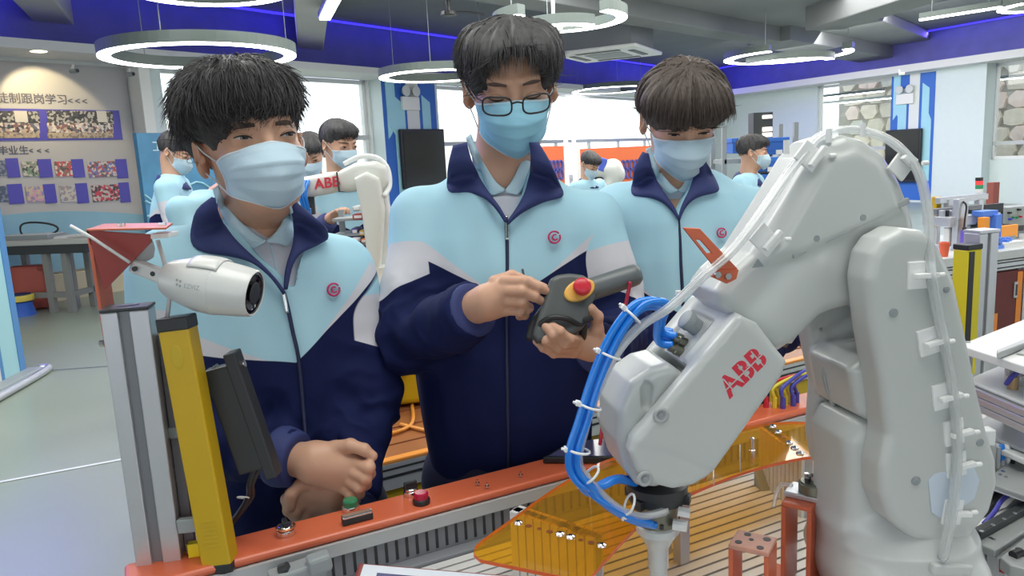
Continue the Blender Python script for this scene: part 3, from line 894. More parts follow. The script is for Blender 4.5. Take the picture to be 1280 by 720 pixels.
# blue panel wall behind the left background student
s0, s1 = sA(172)[0], sA(272)[0]
cY = 8.4
a, b = P(181, 250, 8.2), P(292, 250, 9.2)
dP = nrm((b - a) * (1, 1, 0)); nP = np.array([-dP[1], dP[0], 0])
t = thing('display_panel', 'dark blue exhibition panel behind the background student at left', 'display panel', (a[0], a[1], 0))
oP = np.array([a[0], a[1], 0]); Lp = float(np.dot((b - a), dP))
zt = P(172, 166, 8.2)[2]
slab(MB(), oP, dP, nP, 0, Lp, .3, zt, 0, .06).build('board', mat('panel_teal_blue', (.06, .20, .34), .4, var=.5, vscale=2.5), t)
for k in range(4):
    pts = [oP + dP * (Lp * i / 14) - nP * .004 + np.array([0, 0, zt * (.42 + .08 * k) + .12 * math.sin(i * .6 + k)]) for i in range(15)]
    MB().tube(pts, .012, 5).build('wave_line', mat('panel_line', (.25, .5, .6), .4), t)
slab(MB(), oP, dP, nP, Lp * .72, Lp * .98, .9, 1.35, -.015, 0).build('notice', mat('notice_orange', (.85, .22, .08), .5), t)
slab(MB(), oP, dP, nP, 0, .08, 0, .3, -.1, .16).build('foot', M_grey, t); slab(MB(), oP, dP, nP, Lp - .08, Lp, 0, .3, -.1, .16).build('foot', M_grey, t)
s_, z_ = 0.25, zt - .15
V, F = text_mesh('工业机器人', .13, .002)
mk('lettering', [oP + dP * (Lp * .42 + v[0]) + np.array([0, 0, z_ + v[1]]) - nP * (.003 + v[2]) for v in V], F, mat('letter_pale', (.5, .65, .75), .5), t)

# light blue partition at the left edge
a = PZ(33, 470, 0); b = PZ(-60, 520, 0)
dQ = nrm(a - b); nQ = np.array([-dQ[1], dQ[0], 0])
Lq = float(np.linalg.norm(a - b)); oQ = b
t = thing('partition_panel', 'light blue striped partition panel at the left edge', 'partition', tuple((a + b) / 2))
zq = 1.33
slab(MB(), oQ, dQ, nQ, 0, Lq, .06, zq, 0, .08).build('board', mat('partition_aqua', (.36, .62, .66), .4), t)
slab(MB(), oQ, dQ, nQ, Lq - .075, Lq + .004, .06, zq, -.006, .084).build('edge_strip', mat('partition_blue', (.08, .24, .50), .4), t)
slab(MB(), oQ, dQ, nQ, Lq - .34, Lq - .30, .06, zq, -.006, 0).build('stripe', mat('partition_blue', (.08, .24, .50), .4), t)
slab(MB(), oQ, dQ, nQ, Lq - .55, Lq - .34, .06, zq, -.004, 0).build('stripe', mat('partition_cream', (.66, .70, .66), .4), t)
MB().tube(spline([oQ + dQ * (Lq + .12) - nQ * .05 + (0, 0, .03), oQ + dQ * (Lq + .02) - nQ * .14 + (0, 0, .03), oQ - nQ * .16 + (0, 0, .03)], 8), .03, 8).build('foot_rail', M_alu, t, smooth=True)
slab(MB(), oQ, dQ, nQ, 0, Lq + .06, 0, .06, -.12, .14).build('base', M_grey, t, bevel=.02)
# ================================================================== the robot arm in front
U = nrm((-0.985, -0.17, 0)); Wv = np.array([0, 0, 1.0]); Vv = np.array([-U[1], U[0], 0])     # Vv looks towards the camera
if Vv[1] > 0: Vv = -Vv
RO = P(1118, 600, 0.95)
def q(px, py, v):
    p = PP(px, py, RO + Vv * v, Vv)
    return (float(np.dot(p - RO, U)), float(p[2] - RO[2]))
def rw(u, w_, v): return RO + U * u + Wv * w_ + Vv * v
def qp(px, py, v): return PP(px, py, RO + Vv * v, Vv)
M_rob = mat('robot_white', (0.555, 0.58, 0.565), 0.33, var=0.02, coat=0.25)
M_robl = mat('robot_seal_grey', (0.42, 0.44, 0.44), 0.4)
M_robd = mat('robot_dark', (0.035, 0.037, 0.04), 0.4)
M_olive = mat('olive_metal', (0.22, 0.22, 0.17), 0.3, metal=0.7)
M_red = mat('logo_red', (0.70, 0.03, 0.06), 0.45)
M_hose = glass_mat('clear_hose', (0.97, 0.98, 0.98), 0.08, 0.12, diffuse=0.30)
M_tie = mat('cable_tie_white', (0.85, 0.86, 0.85), 0.35)
M_blueh = mat('blue_air_hose', (0.012, 0.22, 0.78), 0.25, coat=0.3)
M_yst = mat('yellow_sticker', (0.88, 0.80, 0.02), 0.5)
ZT = 0.89                                                       # table top
rob = thing('industrial_robot', 'large white industrial robot arm in front at right, blue hoses down its wrist', 'robot', (RO[0], RO[1], ZT))
HH = 0.0028
def sd(lo_pts, pad=.04, h=HH):
    a = np.array(lo_pts)
    return SDF(a.min(0) - pad, a.max(0) + pad, h)
def poly_pts(px, v): return [q(x, y, v) for x, y in px]
def out(s, name, m=None, parent=rob, relax=1):
    V, Q = s.mesh(relax)
    return mk(name, V, Q, m or M_rob, parent, smooth=True)

# turntable / base
zb = lambda y, Y=.95, x=1118: float(P(x, y, Y)[2])
s = SDF(RO + (-.17, -.17, -.30), RO + (.17, .17, .16), .0035)
cx, cy = RO[0], RO[1]
s.ring([(ZT - .02, cx, cy, .080, .080, 0), (zb(730), cx, cy, .088, .088, 0), (zb(690), cx, cy, .097, .097, 0), (zb(655), cx, cy, .097, .097, 0), (zb(632), cx, cy, .082, .082, 0), (zb(615), cx, cy, .060, .060, 0)], k=.01)
V, Q = s.mesh(3)
# column rising between the fork plates
colp = [(1046, 660), (1050, 600), (1046, 545), (1060, 520), (1085, 515), (1112, 540), (1120, 600), (1150, 650)]
s.poly(RO, U, Wv, Vv, poly_pts(colp, .02), -.055, .045, rad=.022, k=.03)
s.box(RO + Wv * (-.11) + Vv * .0, (.093, .093, .03), rotm(0), rad=.03, k=.02)
out(s, 'base', relax=2)
mb = MB()
c_ = qp(1186, 712, .098)
mk('base_cover', *(lambda m: (m.v, m.f))(MB().beam(c_ - U * .03 + (0, 0, -.004), c_ + U * .025 + (0, 0, .006), .01, .014)), M_rob, rob, bevel=.003)

# lower arm: near plate, far plate and the bulge between them
near = [(1086, 350), (1092, 318), (1106, 298), (1130, 285), (1158, 288), (1178, 308), (1197, 350), (1210, 410), (1224, 480), (1238, 540), (1249, 575), (1251, 606), (1241, 642), (1216, 674), (1178, 688), (1140, 674), (1114, 652), (1103, 622), (1103, 585), (1112, 545), (1104, 480), (1092, 410)]
s = sd([qp(x, y, v) for x, y in near for v in (.09, .02)])
s.poly(RO, U, Wv, Vv, poly_pts(near, .085), .035, .085, rad=.012, k=.004)
out(s, 'lower_arm_cover')
far = [(1006, 402), (1018, 395), (1100, 330), (1150, 340), (1160, 620), (1090, 660), (1058, 615), (1040, 600), (1024, 578), (1018, 545), (1022, 480)]
s = sd([qp(x, y, v) for x, y in far for v in (-.02, -.10)] + [qp(x, y, v) for x, y in near for v in (.02,)])
s.poly(RO, U, Wv, Vv, poly_pts(far, -.055), -.085, -.055, rad=.008, k=.004)
inner = [(1026, 415), (1095, 375), (1110, 560), (1050, 560), (1040, 500)]
s.poly(RO, U, Wv, Vv, poly_pts(inner, -.05), -.07, -.045, rad=.005, k=.01)
bulge = [(1038, 452), (1056, 436), (1105, 424), (1112, 530), (1075, 522), (1048, 506)]
s.poly(RO, U, Wv, Vv, poly_pts(bulge, .0), -.06, .045, rad=.014, k=.008)
out(s, 'lower_arm')
mb = MB()
rim = [(1029, 458), (1050, 431), (1100, 418)]
mk('seal_edge', *(lambda m: (m.v, m.f))(MB().tube(spline([qp(x, y, -.02) for x, y in [(1044, 512), (1032, 480), (1032, 455), (1052, 433), (1100, 418)]], 5), .003, 6)), M_robl, rob, smooth=True)
mk('seal_edge', *(lambda m: (m.v, m.f))(MB().tube(spline([qp(x, y, -.052) for x, y in [(1026, 410), (1034, 470), (1040, 530), (1040, 560), (1048, 590), (1062, 612)]], 5), .0022, 6)), M_robl, rob, smooth=True)
for x, y, v, r_ in ((1117, 391, .0855, .0055), (1145, 601, .0855, .006), (1225, 553, .0855, .005), (1183, 362, .0855, .004)):
    p = qp(x, y, v)
    o = MB().cyl(p - Vv * .004, p + Vv * .0012, r_, n=14).cyl(p, p + Vv * .0016, r_ * .55, n=6).build('screw', M_grey, rob, bevel=.0006)
p = qp(1060, 508, -.035)
MB().cyl(p - Vv * .01, p + Vv * .006, .008, n=14).build('plug', M_yst, rob); MB().cyl(p, p + Vv * .008, .003, n=8).build('plug_pin', M_robd, rob)
hexp = [(1160, 600), (1168, 592), (1216, 582), (1224, 600), (1218, 622), (1180, 650), (1164, 640)]
MB().prism([qp(x, y, .0852) for x, y in hexp], Vv * .0008).build('label_plate', mat('foil_label', (.62, .70, .80), .25), rob)

# upper housing (elbow)
L3 = [(1040, 175), (1062, 168), (1085, 174), (1110, 192), (1131, 226), (1145, 264), (1152, 300), (1148, 345), (1120, 384), (1075, 382), (1030, 394), (996, 424), (975, 434), (940, 416), (902, 384), (898, 366), (912, 346), (944, 318), (985, 254), (1020, 196)]
s = sd([qp(x, y, v) for x, y in L3 for v in (.05, -.08)])
s.poly(RO, U, Wv, Vv, poly_pts(L3, .035), -.062, .034, rad=.016, k=.004)
# sloping shoulder along the upper left edge, as a second wider layer set in from the outline
L3b = [(1046, 196), (1072, 188), (1098, 204), (1118, 236), (1128, 262), (1000, 318), (962, 326), (994, 272), (1030, 212)]
s.poly(RO, U, Wv, Vv, poly_pts(L3b, .04), .0, .041, rad=.008, k=.010)
e = rw(*q(1138, 352, .04), .03)
s.cap(e - Vv * .06, e - Vv * .02, .052, k=.012)
jd = nrm(np.array(qp(836, 560, 0)) - np.array(qp(1030, 300, 0)))           # forearm direction
jc = rw(*q(940, 400, -.016), -.016)
s.cap(jc - jd * .09, jc - jd * .012, .052, .050, k=.02)
out(s, 'elbow_housing')
a, b = qp(1136, 250, .0375), qp(990, 320, .0375)
MB().beam(a, b, .005, .008, up=(0, 0, 1)).build('seam_strip', M_robl, rob, bevel=.002)
for x, y in ((1078, 272), (1020, 298)):
    p = qp(x, y, .04); MB().cyl(p - Vv * .004, p + Vv * .002, .004, n=10).build('screw', M_grey, rob)
# warning triangle
tr = [(947, 323), (940, 335), (955, 333)]
MB().prism([qp(x, y, .0365) for x, y in tr], Vv * .0006).build('warning_mark', M_grey, rob)
# joint ring
r_ax = nrm(np.cross(jd, Vv))
MB().lathe(jc - jd * .018, jd, [(0, .048), (.004, .0545), (.014, .0545), (.018, .050), (.030, .046)], 40).build('joint_ring', M_rob, rob, smooth=True, auto=40)
MB().lathe(jc + jd * .000, jd, [(0, .0525), (.004, .0525)], 40).build('joint_seal', M_robd, rob)

# forearm: block, two cheeks, wrist body between
FA = [(926, 394), (948, 404), (984, 452), (978, 470), (893, 590), (840, 566), (792, 556), (806, 536)]
s = sd([qp(x, y, v) for x, y in FA + [(815, 615), (760, 500)] for v in (.06, -.11)])
s.poly(RO, U, Wv, Vv, poly_pts(FA, .05), -.092, .050, rad=.005, k=.004)
cheek = [(926, 394), (984, 452), (978, 470), (888, 596), (868, 608), (842, 613), (815, 606), (795, 590), (787, 566), (794, 548)]
s.poly(RO, U, Wv, Vv, poly_pts(cheek, .05), .026, .050, rad=.007, k=.004)
s.poly(RO, U, Wv, Vv, poly_pts(cheek, .05), -.092, -.068, rad=.007, k=.004)
# pocket in front of the wrist body
pk = [(868, 470), (846, 500), (800, 540), (770, 500), (830, 430)]
s.poly(RO, U, Wv, Vv, poly_pts(pk, .0), -.068, .026, rad=.010, k=.006, op='sub')
# panel recess on the top face
tn = nrm(np.cross(jd, Vv)); tn = tn if tn[2] > 0 else -tn
pt = (qp(926, 394, .05) + qp(806, 536, .05)) / 2
tb = qp(926, 394, .05)
def top(du, dv, dn=0): return tb + jd * du + Vv * (dv - .078) + tn * dn      # du along the forearm, dv across, dn above the top face
s.box(top(.052, 0, .0), (.034, .034, .004), np.stack([jd, Vv, tn], 1), rad=.003, k=.003, op='sub')
out(s, 'forearm')
wb = [(816, 462), (840, 456), (872, 480), (880, 560), (862, 596), (822, 612), (798, 610), (784, 592), (774, 556), (774, 516), (790, 480)]
s = sd([qp(x, y, v) for x, y in wb for v in (.04, -.08)])
s.poly(RO, U, Wv, Vv, poly_pts(wb, .024), -.066, .0235, rad=.011, k=.004)
rc = [(802, 486), (808, 476), (818, 484), (814, 512), (803, 512)]
s.poly(RO, U, Wv, Vv, poly_pts(rc, .024), .014, .04, rad=.004, k=.003, op='sub')
out(s, 'wrist_body')
for x, y in ((826, 519), (806, 598)):
    p = qp(x, y, .0505); MB().lathe(p, Vv, [(0, .010), (.002, .0095), (.002, .006), (.0005, .005)], 16).build('screw_boss', M_robl, rob, smooth=True); MB().cyl(p, p + Vv * .0022, .0035, n=6).build('screw', M_grey, rob)
def fp(px, py, lift=.001): return qp(px, py, 0.02)
# yellow arrow sticker on the wrist top
a = qp(806, 458, .012)
MB().prism([top(.15 + x, y - .002, -.012) for x, y in ((0, -.012), (.012, -.012), (.012, .012), (0, .012))], tn * .0008).build('yellow_sticker', M_yst, rob)
MB().prism([top(.022 + x, -.028 + y, .0012) for x, y in ((0, -.008), (.010, -.008), (.010, .006), (0, .006))], tn * .0006).build('yellow_sticker', M_yst, rob)
# connectors on the panel
MB().box(top(.052, 0, -.0022), (.030, .030, .0012), np.stack([jd, Vv, tn], 1)).build('connector_panel', M_robl, rob)
MB().lathe(top(.036, .006, -.002), tn, [(0, .011), (.012, .011), (.013, .0125), (.022, .0125), (.023, .011), (.024, .004)], 20).build('connector_cap', M_grey, rob, smooth=True, auto=35)
for k, (du, dv) in enumerate(((.058, -.012), (.066, -.002), (.072, .010), (.060, .004))):
    MB().lathe(top(du, dv, -.002), tn + jd * .25, [(0, .0065), (.010, .0065), (.011, .005), (.018, .005)], 12).build('hose_fitting', M_olive, rob, smooth=True, auto=35)

# red lettering on the side of the forearm
base = qp(905, 488, .0506); e2 = qp(952, 442, .0506)
tu = nrm(e2 - base); tv = nrm(np.cross(Vv, tu)); tv = tv if tv[2] > 0 else -tv
V, F = text_mesh('ABB', .036, .0004, .0012)
wx = V[:, 0].max() - V[:, 0].min()
sc_ = np.linalg.norm(e2 - base) / wx * 1.05
ctr = qp(929, 466, .0508)
mk('lettering', [ctr + tu * (v[0] * sc_) + tv * (v[1] * sc_ * 1.05) + Vv * v[2] for v in V], F, M_red, rob)
L_ = np.linalg.norm(e2 - base) * 1.08; hl = .036 * sc_ * .75
MB().beam(ctr - tu * L_ / 2 + Vv * .0006, ctr + tu * L_ / 2 + Vv * .0006, .0004, .0014, up=tv).build('logo_gap', M_rob, rob)
for k in (-.335, 0.02, .35):
    c = ctr + tu * L_ * k + Vv * .0006
    MB().beam(c - tv * hl / 2, c + tv * hl / 2, .0004, .0014, up=tu).build('logo_gap', M_rob, rob)

# tool flange and tool
fc = rw(*q(821, 606, -.014), -.014)
ft = thing  # (parts below stay on the robot)
MB().lathe(fc + (0, 0, .006), (0, 0, -1), [(0, .028), (.002, .0385), (.012, .0385), (.014, .036), (.024, .036), (.026, .030)], 40).build('tool_flange', M_robd, rob, smooth=True, auto=35)
MB().lathe(fc - (0, 0, .018), (0, 0, -1), [(0, .0265), (.026, .0265), (.027, .025), (.034, .025)], 32).build('tool_changer', M_olive, rob, smooth=True, auto=35)
MB().lathe(fc - (0, 0, .050), (0, 0, -1), [(0, .024), (.003, .0275), (.012, .0275), (.014, .025), (.030, .016), (.036, .0135), (.062, .0130), (.064, .0115), (.110, .0115), (.112, .006)], 32).build('gripper_tool', mat('tool_grey', (.66, .69, .68), .3, metal=.2), rob, smooth=True, auto=35)
for k in range(8):
    a = 2 * PI * k / 8; p = fc + np.array([math.cos(a) * .0262, math.sin(a) * .0262, -.047])
    MB().cyl(p, p + (0, 0, .006), .0028, n=8).build('bolt', M_robd, rob)
for a in (-.4, 1.1, 2.6, 3.9):
    p = fc + np.array([math.cos(a) * .036, math.sin(a) * .036, -.014])
    MB().box(p, (.006, .006, .006), rotm(math.degrees(a))).build('sensor_block', M_robd, rob, bevel=.001)
MB().cyl(fc + np.array([.02, -.030, -.022]), fc + np.array([.034, -.034, -.024]), .006, n=12).build('air_port', M_tie, rob)
MB().cyl(fc + np.array([.014, -.028, -.040]), fc + np.array([.030, -.034, -.041]), .007, n=12).build('air_port', M_tie, rob)

# red slotted bracket holding the hose at the elbow
v0 = .045
bl = [(852, 284), (873, 285), (921, 336), (919, 346), (908, 352), (888, 346), (890, 334), (896, 330)]
outer = [qp(x, y, v0) for x, y in [(852, 284), (873, 285), (921, 334), (896, 333)]]
ms = MB()
slot = [(866, 296), (872, 296), (901, 327), (894, 327)]
oq = [qp(x, y, v0) for x, y in [(852, 284), (873, 285), (921, 336), (895, 338)]]; iq = [qp(x, y, v0) for x, y in [(868, 299), (874, 300), (888, 316), (882, 316)]]
t_ = Vv * .004
vv = oq + iq + [p + t_ for p in oq + iq]
ff = []
for i in range(4):
    j = (i + 1) % 4
    ff += [[i, j, 4 + j, 4 + i], [8 + i, 8 + 4 + i, 8 + 4 + j, 8 + j], [i, 8 + i, 8 + j, j], [4 + i, 4 + j, 12 + j, 12 + i]]
mk('hose_bracket', vv, ff, M_orange, rob, bevel=.0012)
ft_ = [qp(x, y, v0) for x, y in [(895, 336), (921, 336), (918, 348), (906, 354), (886, 345)]]
mk('bracket_foot', *(lambda m: (m.v, m.f))(MB().prism(ft_, Vv * .006)), M_orange, rob, bevel=.0012)
for x, y in ((896, 343), (909, 345)):
    p = qp(x, y, v0 + .006); MB().cyl(p, p + Vv * .004, .004, n=6).build('bolt', M_steel, rob)

# hoses --------------------------------------------------------------
def hose(pxs, r, m_, name='air_hose', off=(0, 0, 0), n=7):
    pts = spline([p_ if isinstance(p_, np.ndarray) else qp(*p_) for p_ in pxs], n)
    return MB().tube(pts, r, 8).build(name, m_, rob, smooth=True)
arch = [(1178, 700, .100), (1190, 640, .098), (1196, 570, .094), (1192, 500, .093), (1182, 440, .093), (1170, 385, .093), (1162, 330, .090), (1160, 270, .07), (1146, 214, .05), (1112, 177, .03), (1066, 163, .02), (1026, 172, .02), (992, 210, .03), (950, 270, .045), (915, 315, .052), (880, 346, .052), (838, 385, .045), (800, 410, .03), (768, 446, .03), (742, 500, .03), (727, 548, .03), (722, 580, .03), (738, 605, .03), (768, 634, .034), (800, 646, .036), (832, 640, .036)]
for k, (du, dw, dv) in enumerate(((0, 0, 0), (.006, .003, .004), (-.005, .004, -.003))):
    hose([(x + du * 900 * .6, y - dw * 900 * .6, v + dv) for x, y, v in arch], .0036 if k else .0044, M_hose, 'clear_hose')
bh = [(858, 408, .0), (846, 396, .01), (828, 384, .02), (806, 380, .025), (786, 396, .028), (764, 430, .028), (744, 478, .028), (728, 530, .028), (717, 565, .028), (718, 592, .028), (735, 612, .03)]
tl = [[(752, 626, .034), (785, 645, .036), (815, 655, .036)], [(756, 630, .03), (790, 650, .03), (820, 657, .03)], [(752, 608, .028), (772, 600, .02), (795, 604, .0)], [(750, 606, .02), (772, 598, .01), (795, 601, -.01)]]
for k, (du, dw, dv) in enumerate(((0, 0, 0), (6, -2, .005), (-5, -3, .003), (1, 4, -.006))):
    e_ = (858 + 4 * k, 404 + 3 * k, -.012 + .008 * k)
    fo = ((.058, -.012), (.066, -.002), (.072, .010), (.060, .004))[k]
    hose([top(fo[0], fo[1], .014), top(fo[0] + .006, fo[1], .034)] + [(x + du, y + dw, v + dv) for x, y, v in bh[2:]] + tl[k], .0048, M_blueh, 'air_hose')
for x, y, v, dx, dy in ((783, 388, .03, .6, .6), (752, 440, .03, .9, .35), (726, 505, .03, 1, .25), (712, 562, .03, 1, .1), (730, 602, .03, .7, -.7), (782, 641, .036, .4, -.9)):
    c = qp(x, y, v); c2 = qp(x + dx * 24, y + dy * 24, v)
    ax = nrm(c2 - c); dn = nrm(np.cross(ax, Vv))
    cc = qp(x + dx * 12, y + dy * 12, v)
    pts = [cc + ax * .0125 * math.cos(a) + Vv * .0115 * math.sin(a) for a in np.linspace(0, 2 * PI, 17)[:-1]]
    MB().tube(pts, .0016, 6, closed=True).build('cable_tie', M_tie, rob, smooth=True)
    MB().box(cc - ax * .0145, (.004, .004, .003), np.stack([ax, Vv, dn], 1)).cyl(cc - ax * .0145, cc - ax * .022, .002, n=6).build('cable_tie_head', M_tie, rob, bevel=.0008)
for x, y, v, ang in ((1147, 344, .086, 0), (1160, 427, .086, 12), (1178, 495, .086, 10), (1192, 540, .086, 8), (1195, 580, .086, 5), (1190, 640, .086, -8), (956, 300, .040, 45), (1012, 196, .03, 50), (1128, 205, .036, -40)):
    c = qp(x, y, v); R = np.stack([U, Vv, Wv], 1) @ rotm(0, 0, ang)
    MB().box(c, (.013, .0022, .016), R).build('hose_clip_pad', M_tie, rob, bevel=.001)
    MB().box(c + Vv * .007 - U * .006, (.014, .004, .003), R).cyl(c + Vv * .008 - U * .02, c + Vv * .008 - U * .028, .003, n=8).build('hose_clip', M_tie, rob, bevel=.001)
for x, y in ((1036, 172), (983, 186), (1078, 165), (900, 333), (848, 374)):
    c = qp(x, y, .028)
    MB().cyl(c - Wv * .006, c + Wv * .010, .0035, n=8).build('cable_tie_head', M_tie, rob)
# pencil-thin red cable behind the arm
hose([(788, 352, -.285), (781, 385, -.285), (768, 440, -.28), (758, 490, -.27), (752, 540, -.26), (750, 556, -.26)], .003, mat('red_cable', (.45, .02, .06), .4), 'red_cable')

def nest(root, table):
    ch = list(root.children)
    base = lambda o: o.name.split('.')[0]
    for par, kids in table.items():
        ps = [o for o in ch if base(o) == par]
        if not ps: continue
        for o in ch:
            if base(o) in kids and o is not ps[0]: o.parent = ps[0]
nest(rob, {'forearm': ('lettering', 'logo_gap', 'screw_boss', 'connector_panel', 'connector_cap', 'hose_fitting', 'yellow_sticker', 'wrist_disc'), 'elbow_housing': ('seam_strip', 'warning_mark', 'joint_seal'),
           'lower_arm_cover': ('label_plate', 'hose_clip_pad', 'hose_clip', 'screw'), 'lower_arm': ('seal_edge', 'plug', 'plug_pin'), 'hose_bracket': ('bracket_foot', 'bolt'), 'air_hose': ('cable_tie', 'cable_tie_head'), 'tool_flange': ('sensor_block',), 'tool_changer': ('air_port',), 'base': ('base_cover',)})
# ================================================================== the training cell in front
ZR = 0.97
ra = PZ(320, 693, ZR); rb = PZ(640, 608, ZR)
dr = nrm(rb - ra); pr = np.array([dr[1], -dr[0], 0.0])          # pr points to the camera side
def rl(s, t, z): return ra + dr * s + pr * t + np.array([0, 0, z - ZR])
def rs_(px, py, z=ZR): p = PZ(px, py, z); return float(np.dot(p - ra, dr)), float(np.dot(p - ra, pr))
S0 = rs_(155, 722)[0]; S1 = 1.58
bench = thing('cell_bench', 'training cell bench with orange rail, slotted grey vent strip and grooved aluminium top', 'bench', tuple(rl((S0 + S1) / 2, .3, 0)))
def rbox(s0, s1, t0, t1, z0, z1, mb=None):
    mb = mb or MB()
    return mb.hexa([rl(s, t, z) for z in (z0, z1) for s, t in ((s0, t0), (s1, t0), (s1, t1), (s0, t1))])
rbox(S0, S1, -.075, 0, ZR - .014, ZR).build('orange_rail', M_orange, bench, bevel=.006, seg=3)
rbox(S0 + .02, S1, -.07, -.008, .905, ZR - .0145).build('rail_support', mat('rail_grey', (.46, .48, .49), .45), bench)
rbox(S0 + .02, S1, -.0085, .004, ZR - .034, ZR - .0145).build('face_strip', mat('rail_grey', (.46, .48, .49), .45), bench)
mvent = mat('vent_grey', (.20, .21, .23), .5)
rbox(S0 + .02, S1, -.0080, -.002, ZT, ZR - .034).build('vent_strip', mvent, bench)
sv = rs_(352, 700, .94)[0]
vs = None
for k in range(72):
    s = sv + k * .0165
    m_ = rbox(s, s + .0045, -.0024, -.0012, .900, .932)
    if vs is None:
        vs = m_.build('vent_slot', M_black, bench)
    else:
        c = vs.copy(); COL.objects.link(c); c.location = dr * (k * .0165)
rbox(S0 + .02, S1, -.002, .022, ZT - .004, ZT + .006).build('ledge', mvent, bench, bevel=.002)
# grooved top
TW = .82
rbox(S0 + .05, S1, -.02, TW, ZT - .04, ZT - .006).build('top_core', M_alud, bench)
M_slat = mat('slat_aluminium', (.78, .78, .77), .40, metal=.25, var=.04, vscale=20)
NS = 39; pit = (TW - .024) / NS; sl0 = None
for k in range(NS):
    if sl0 is None:
        sl0 = rbox(S0 + .05, S1, .024, .024 + pit - .0045, ZT - .012, ZT).build('slat', M_slat, bench)
    else:
        c = sl0.copy(); COL.objects.link(c); c.location = pr * (k * pit)
for s, t in ((S0 + .12, .04), (S0 + .12, TW - .05), (S1 - .06, .04), (S1 - .06, TW - .05)):
    rbox(s - .03, s + .03, t - .03, t + .03, 0, ZT - .04).build('leg', M_alu, bench)
rbox(S0 + .06, S1, .0, .02, .3, ZT - .04).build('front_panel', mat('bench_panel', (.40, .42, .44), .5), bench)
# the two slatted uprights under the amber plates, with corner brackets
def upright(pa, pb, label_):
    a = PZ(*pa, ZT); b = PZ(*pb, ZT); d = nrm(b - a); L = float(np.linalg.norm(b - a)); n = np.array([-d[1], d[0], 0]); 
    MB().hexa([p + np.array([0, 0, z]) for z in (0, .105) for p in (a, b, b + n * .012, a + n * .012)]).build('upright_core', mat('core_grey', (.48, .48, .48), .5), bench)
    k = int(L / .0135)
    for i in range(k):
        p0 = a + d * (L * i / k + .001); p1 = a + d * (L * (i + 1) / k - .0014)
        MB().hexa([p + np.array([0, 0, z]) for z in (0, .105) for p in (p0 - n * .006, p1 - n * .006, p1 + n * .018, p0 + n * .018)]).build('upright_slat', M_slat, bench)
    return a, b, d, n
ua = upright((952, 600), (1006, 648), 0)
ub = upright((644, 720), (748, 762), 0)
c = PZ(942, 606, ZT)
MB().prism([c, c + ua[2] * .03, c + (0, 0, .03)], ua[3] * .03).build('corner_bracket', M_grey, bench, bevel=.002)
# square posts and round rods
for px, py, w_, h_ in ((832, 690, .014, .11), (852, 702, .018, .11), (706, 742, .016, .105)):
    p = PZ(px, py, ZT); MB().box(p + (0, 0, h_ / 2), (w_ / 2, w_ / 2, h_ / 2), rotm(27)).build('post', M_alu, bench, bevel=.001)
# amber acrylic plates
M_amber = glass_mat('amber_acrylic', (1.0, .70, .13), 0.02, 0.04, diffuse=0.17)
M_edge = mat('amber_edge', (.95, .17, .05), .35)
ZP = 1.0
top_o = [(592, 692), (596, 680), (640, 648), (690, 612), (745, 580), (800, 562), (860, 548), (940, 532), (985, 527), (1018, 528)]
bot_o = [(1030, 570), (1000, 572), (935, 588), (875, 611), (838, 630), (800, 655), (778, 676), (752, 705), (738, 720), (725, 724), (600, 699)]
amb = thing('amber_plate', 'curved transparent amber acrylic plate on slatted supports below the robot wrist', 'acrylic plate', tuple(PZ(760, 640, ZP)))
to = spline([PZ(x, y, ZP) for x, y in top_o], 5)
bo = spline([PZ(x, y, ZP) for x, y in bot_o[::-1]], 5)
# resample both borders evenly so the strip can be bridged
def resamp(p, n):
    p = np.array(p); L = np.r_[0, np.cumsum(np.linalg.norm(np.diff(p, axis=0), axis=1))]
    return np.stack([np.interp(np.linspace(0, L[-1], n), L, p[:, i]) for i in range(3)], 1)
NN = 40; A_ = resamp(to, NN); B_ = resamp(bo, NN)
th = np.array([0, 0, .005])
MB().grid(np.array([A_, B_])).build('sheet', M_amber, amb)
MB().grid(np.array([A_ - th, B_ - th])).build('sheet_underside', M_amber, amb)
rim = np.concatenate([A_, B_[::-1]])
mb = MB(); n_ = len(rim)
inn = rim * .997 + rim.mean(0) * .003
for i in range(n_):
    j = (i + 1) % n_
    mb.add([rim[i], rim[j], rim[j] - th, rim[i] - th], [[0, 1, 2, 3]])
mb.build('glowing_edge', M_edge, amb)
for x0, y0, x1, y1, n in ((648, 654, 752, 682, 9), (966, 533, 1000, 567, 6)):
    for i in range(n):
        t = i / (n - 1); p = PZ(x0 + (x1 - x0) * t, y0 + (y1 - y0) * t, ZP)
        if i in (0, 4, 5, n - 1) or n == 6 and i % 2:
            MB().lathe(p, (0, 0, 1), [(0, .0065), (.002, .006), (.0035, .003)], 14).build('screw', M_steel, amb)
            MB().cyl(p + (0, 0, .0034), p + (0, 0, .0040), .0025, n=6).build('screw_socket', M_black, amb)
        else:
            MB().cyl(p + (0, 0, -.0005), p + (0, 0, .0006), .0045 if i % 2 else .003, n=12).build('hole', mat('hole_brown', (.22, .06, .01), .5), amb)
for px, py, h_, r_ in ((940, 577, .040, .005), (879, 600, .035, .006), (867, 597, .03, .004), (738, 633, .05, .0012), (925, 590, .045, .0012), (892, 606, .03, .0012)):
    p = PZ(px, py, ZP); MB().lathe(p, (0, 0, 1), [(0, r_), (h_ * .5, r_), (h_ * .52, r_ * .75), (h_, r_ * .75), (h_ + .001, r_ * .4)], 12).build('rod', M_steel, amb, smooth=True, auto=40)

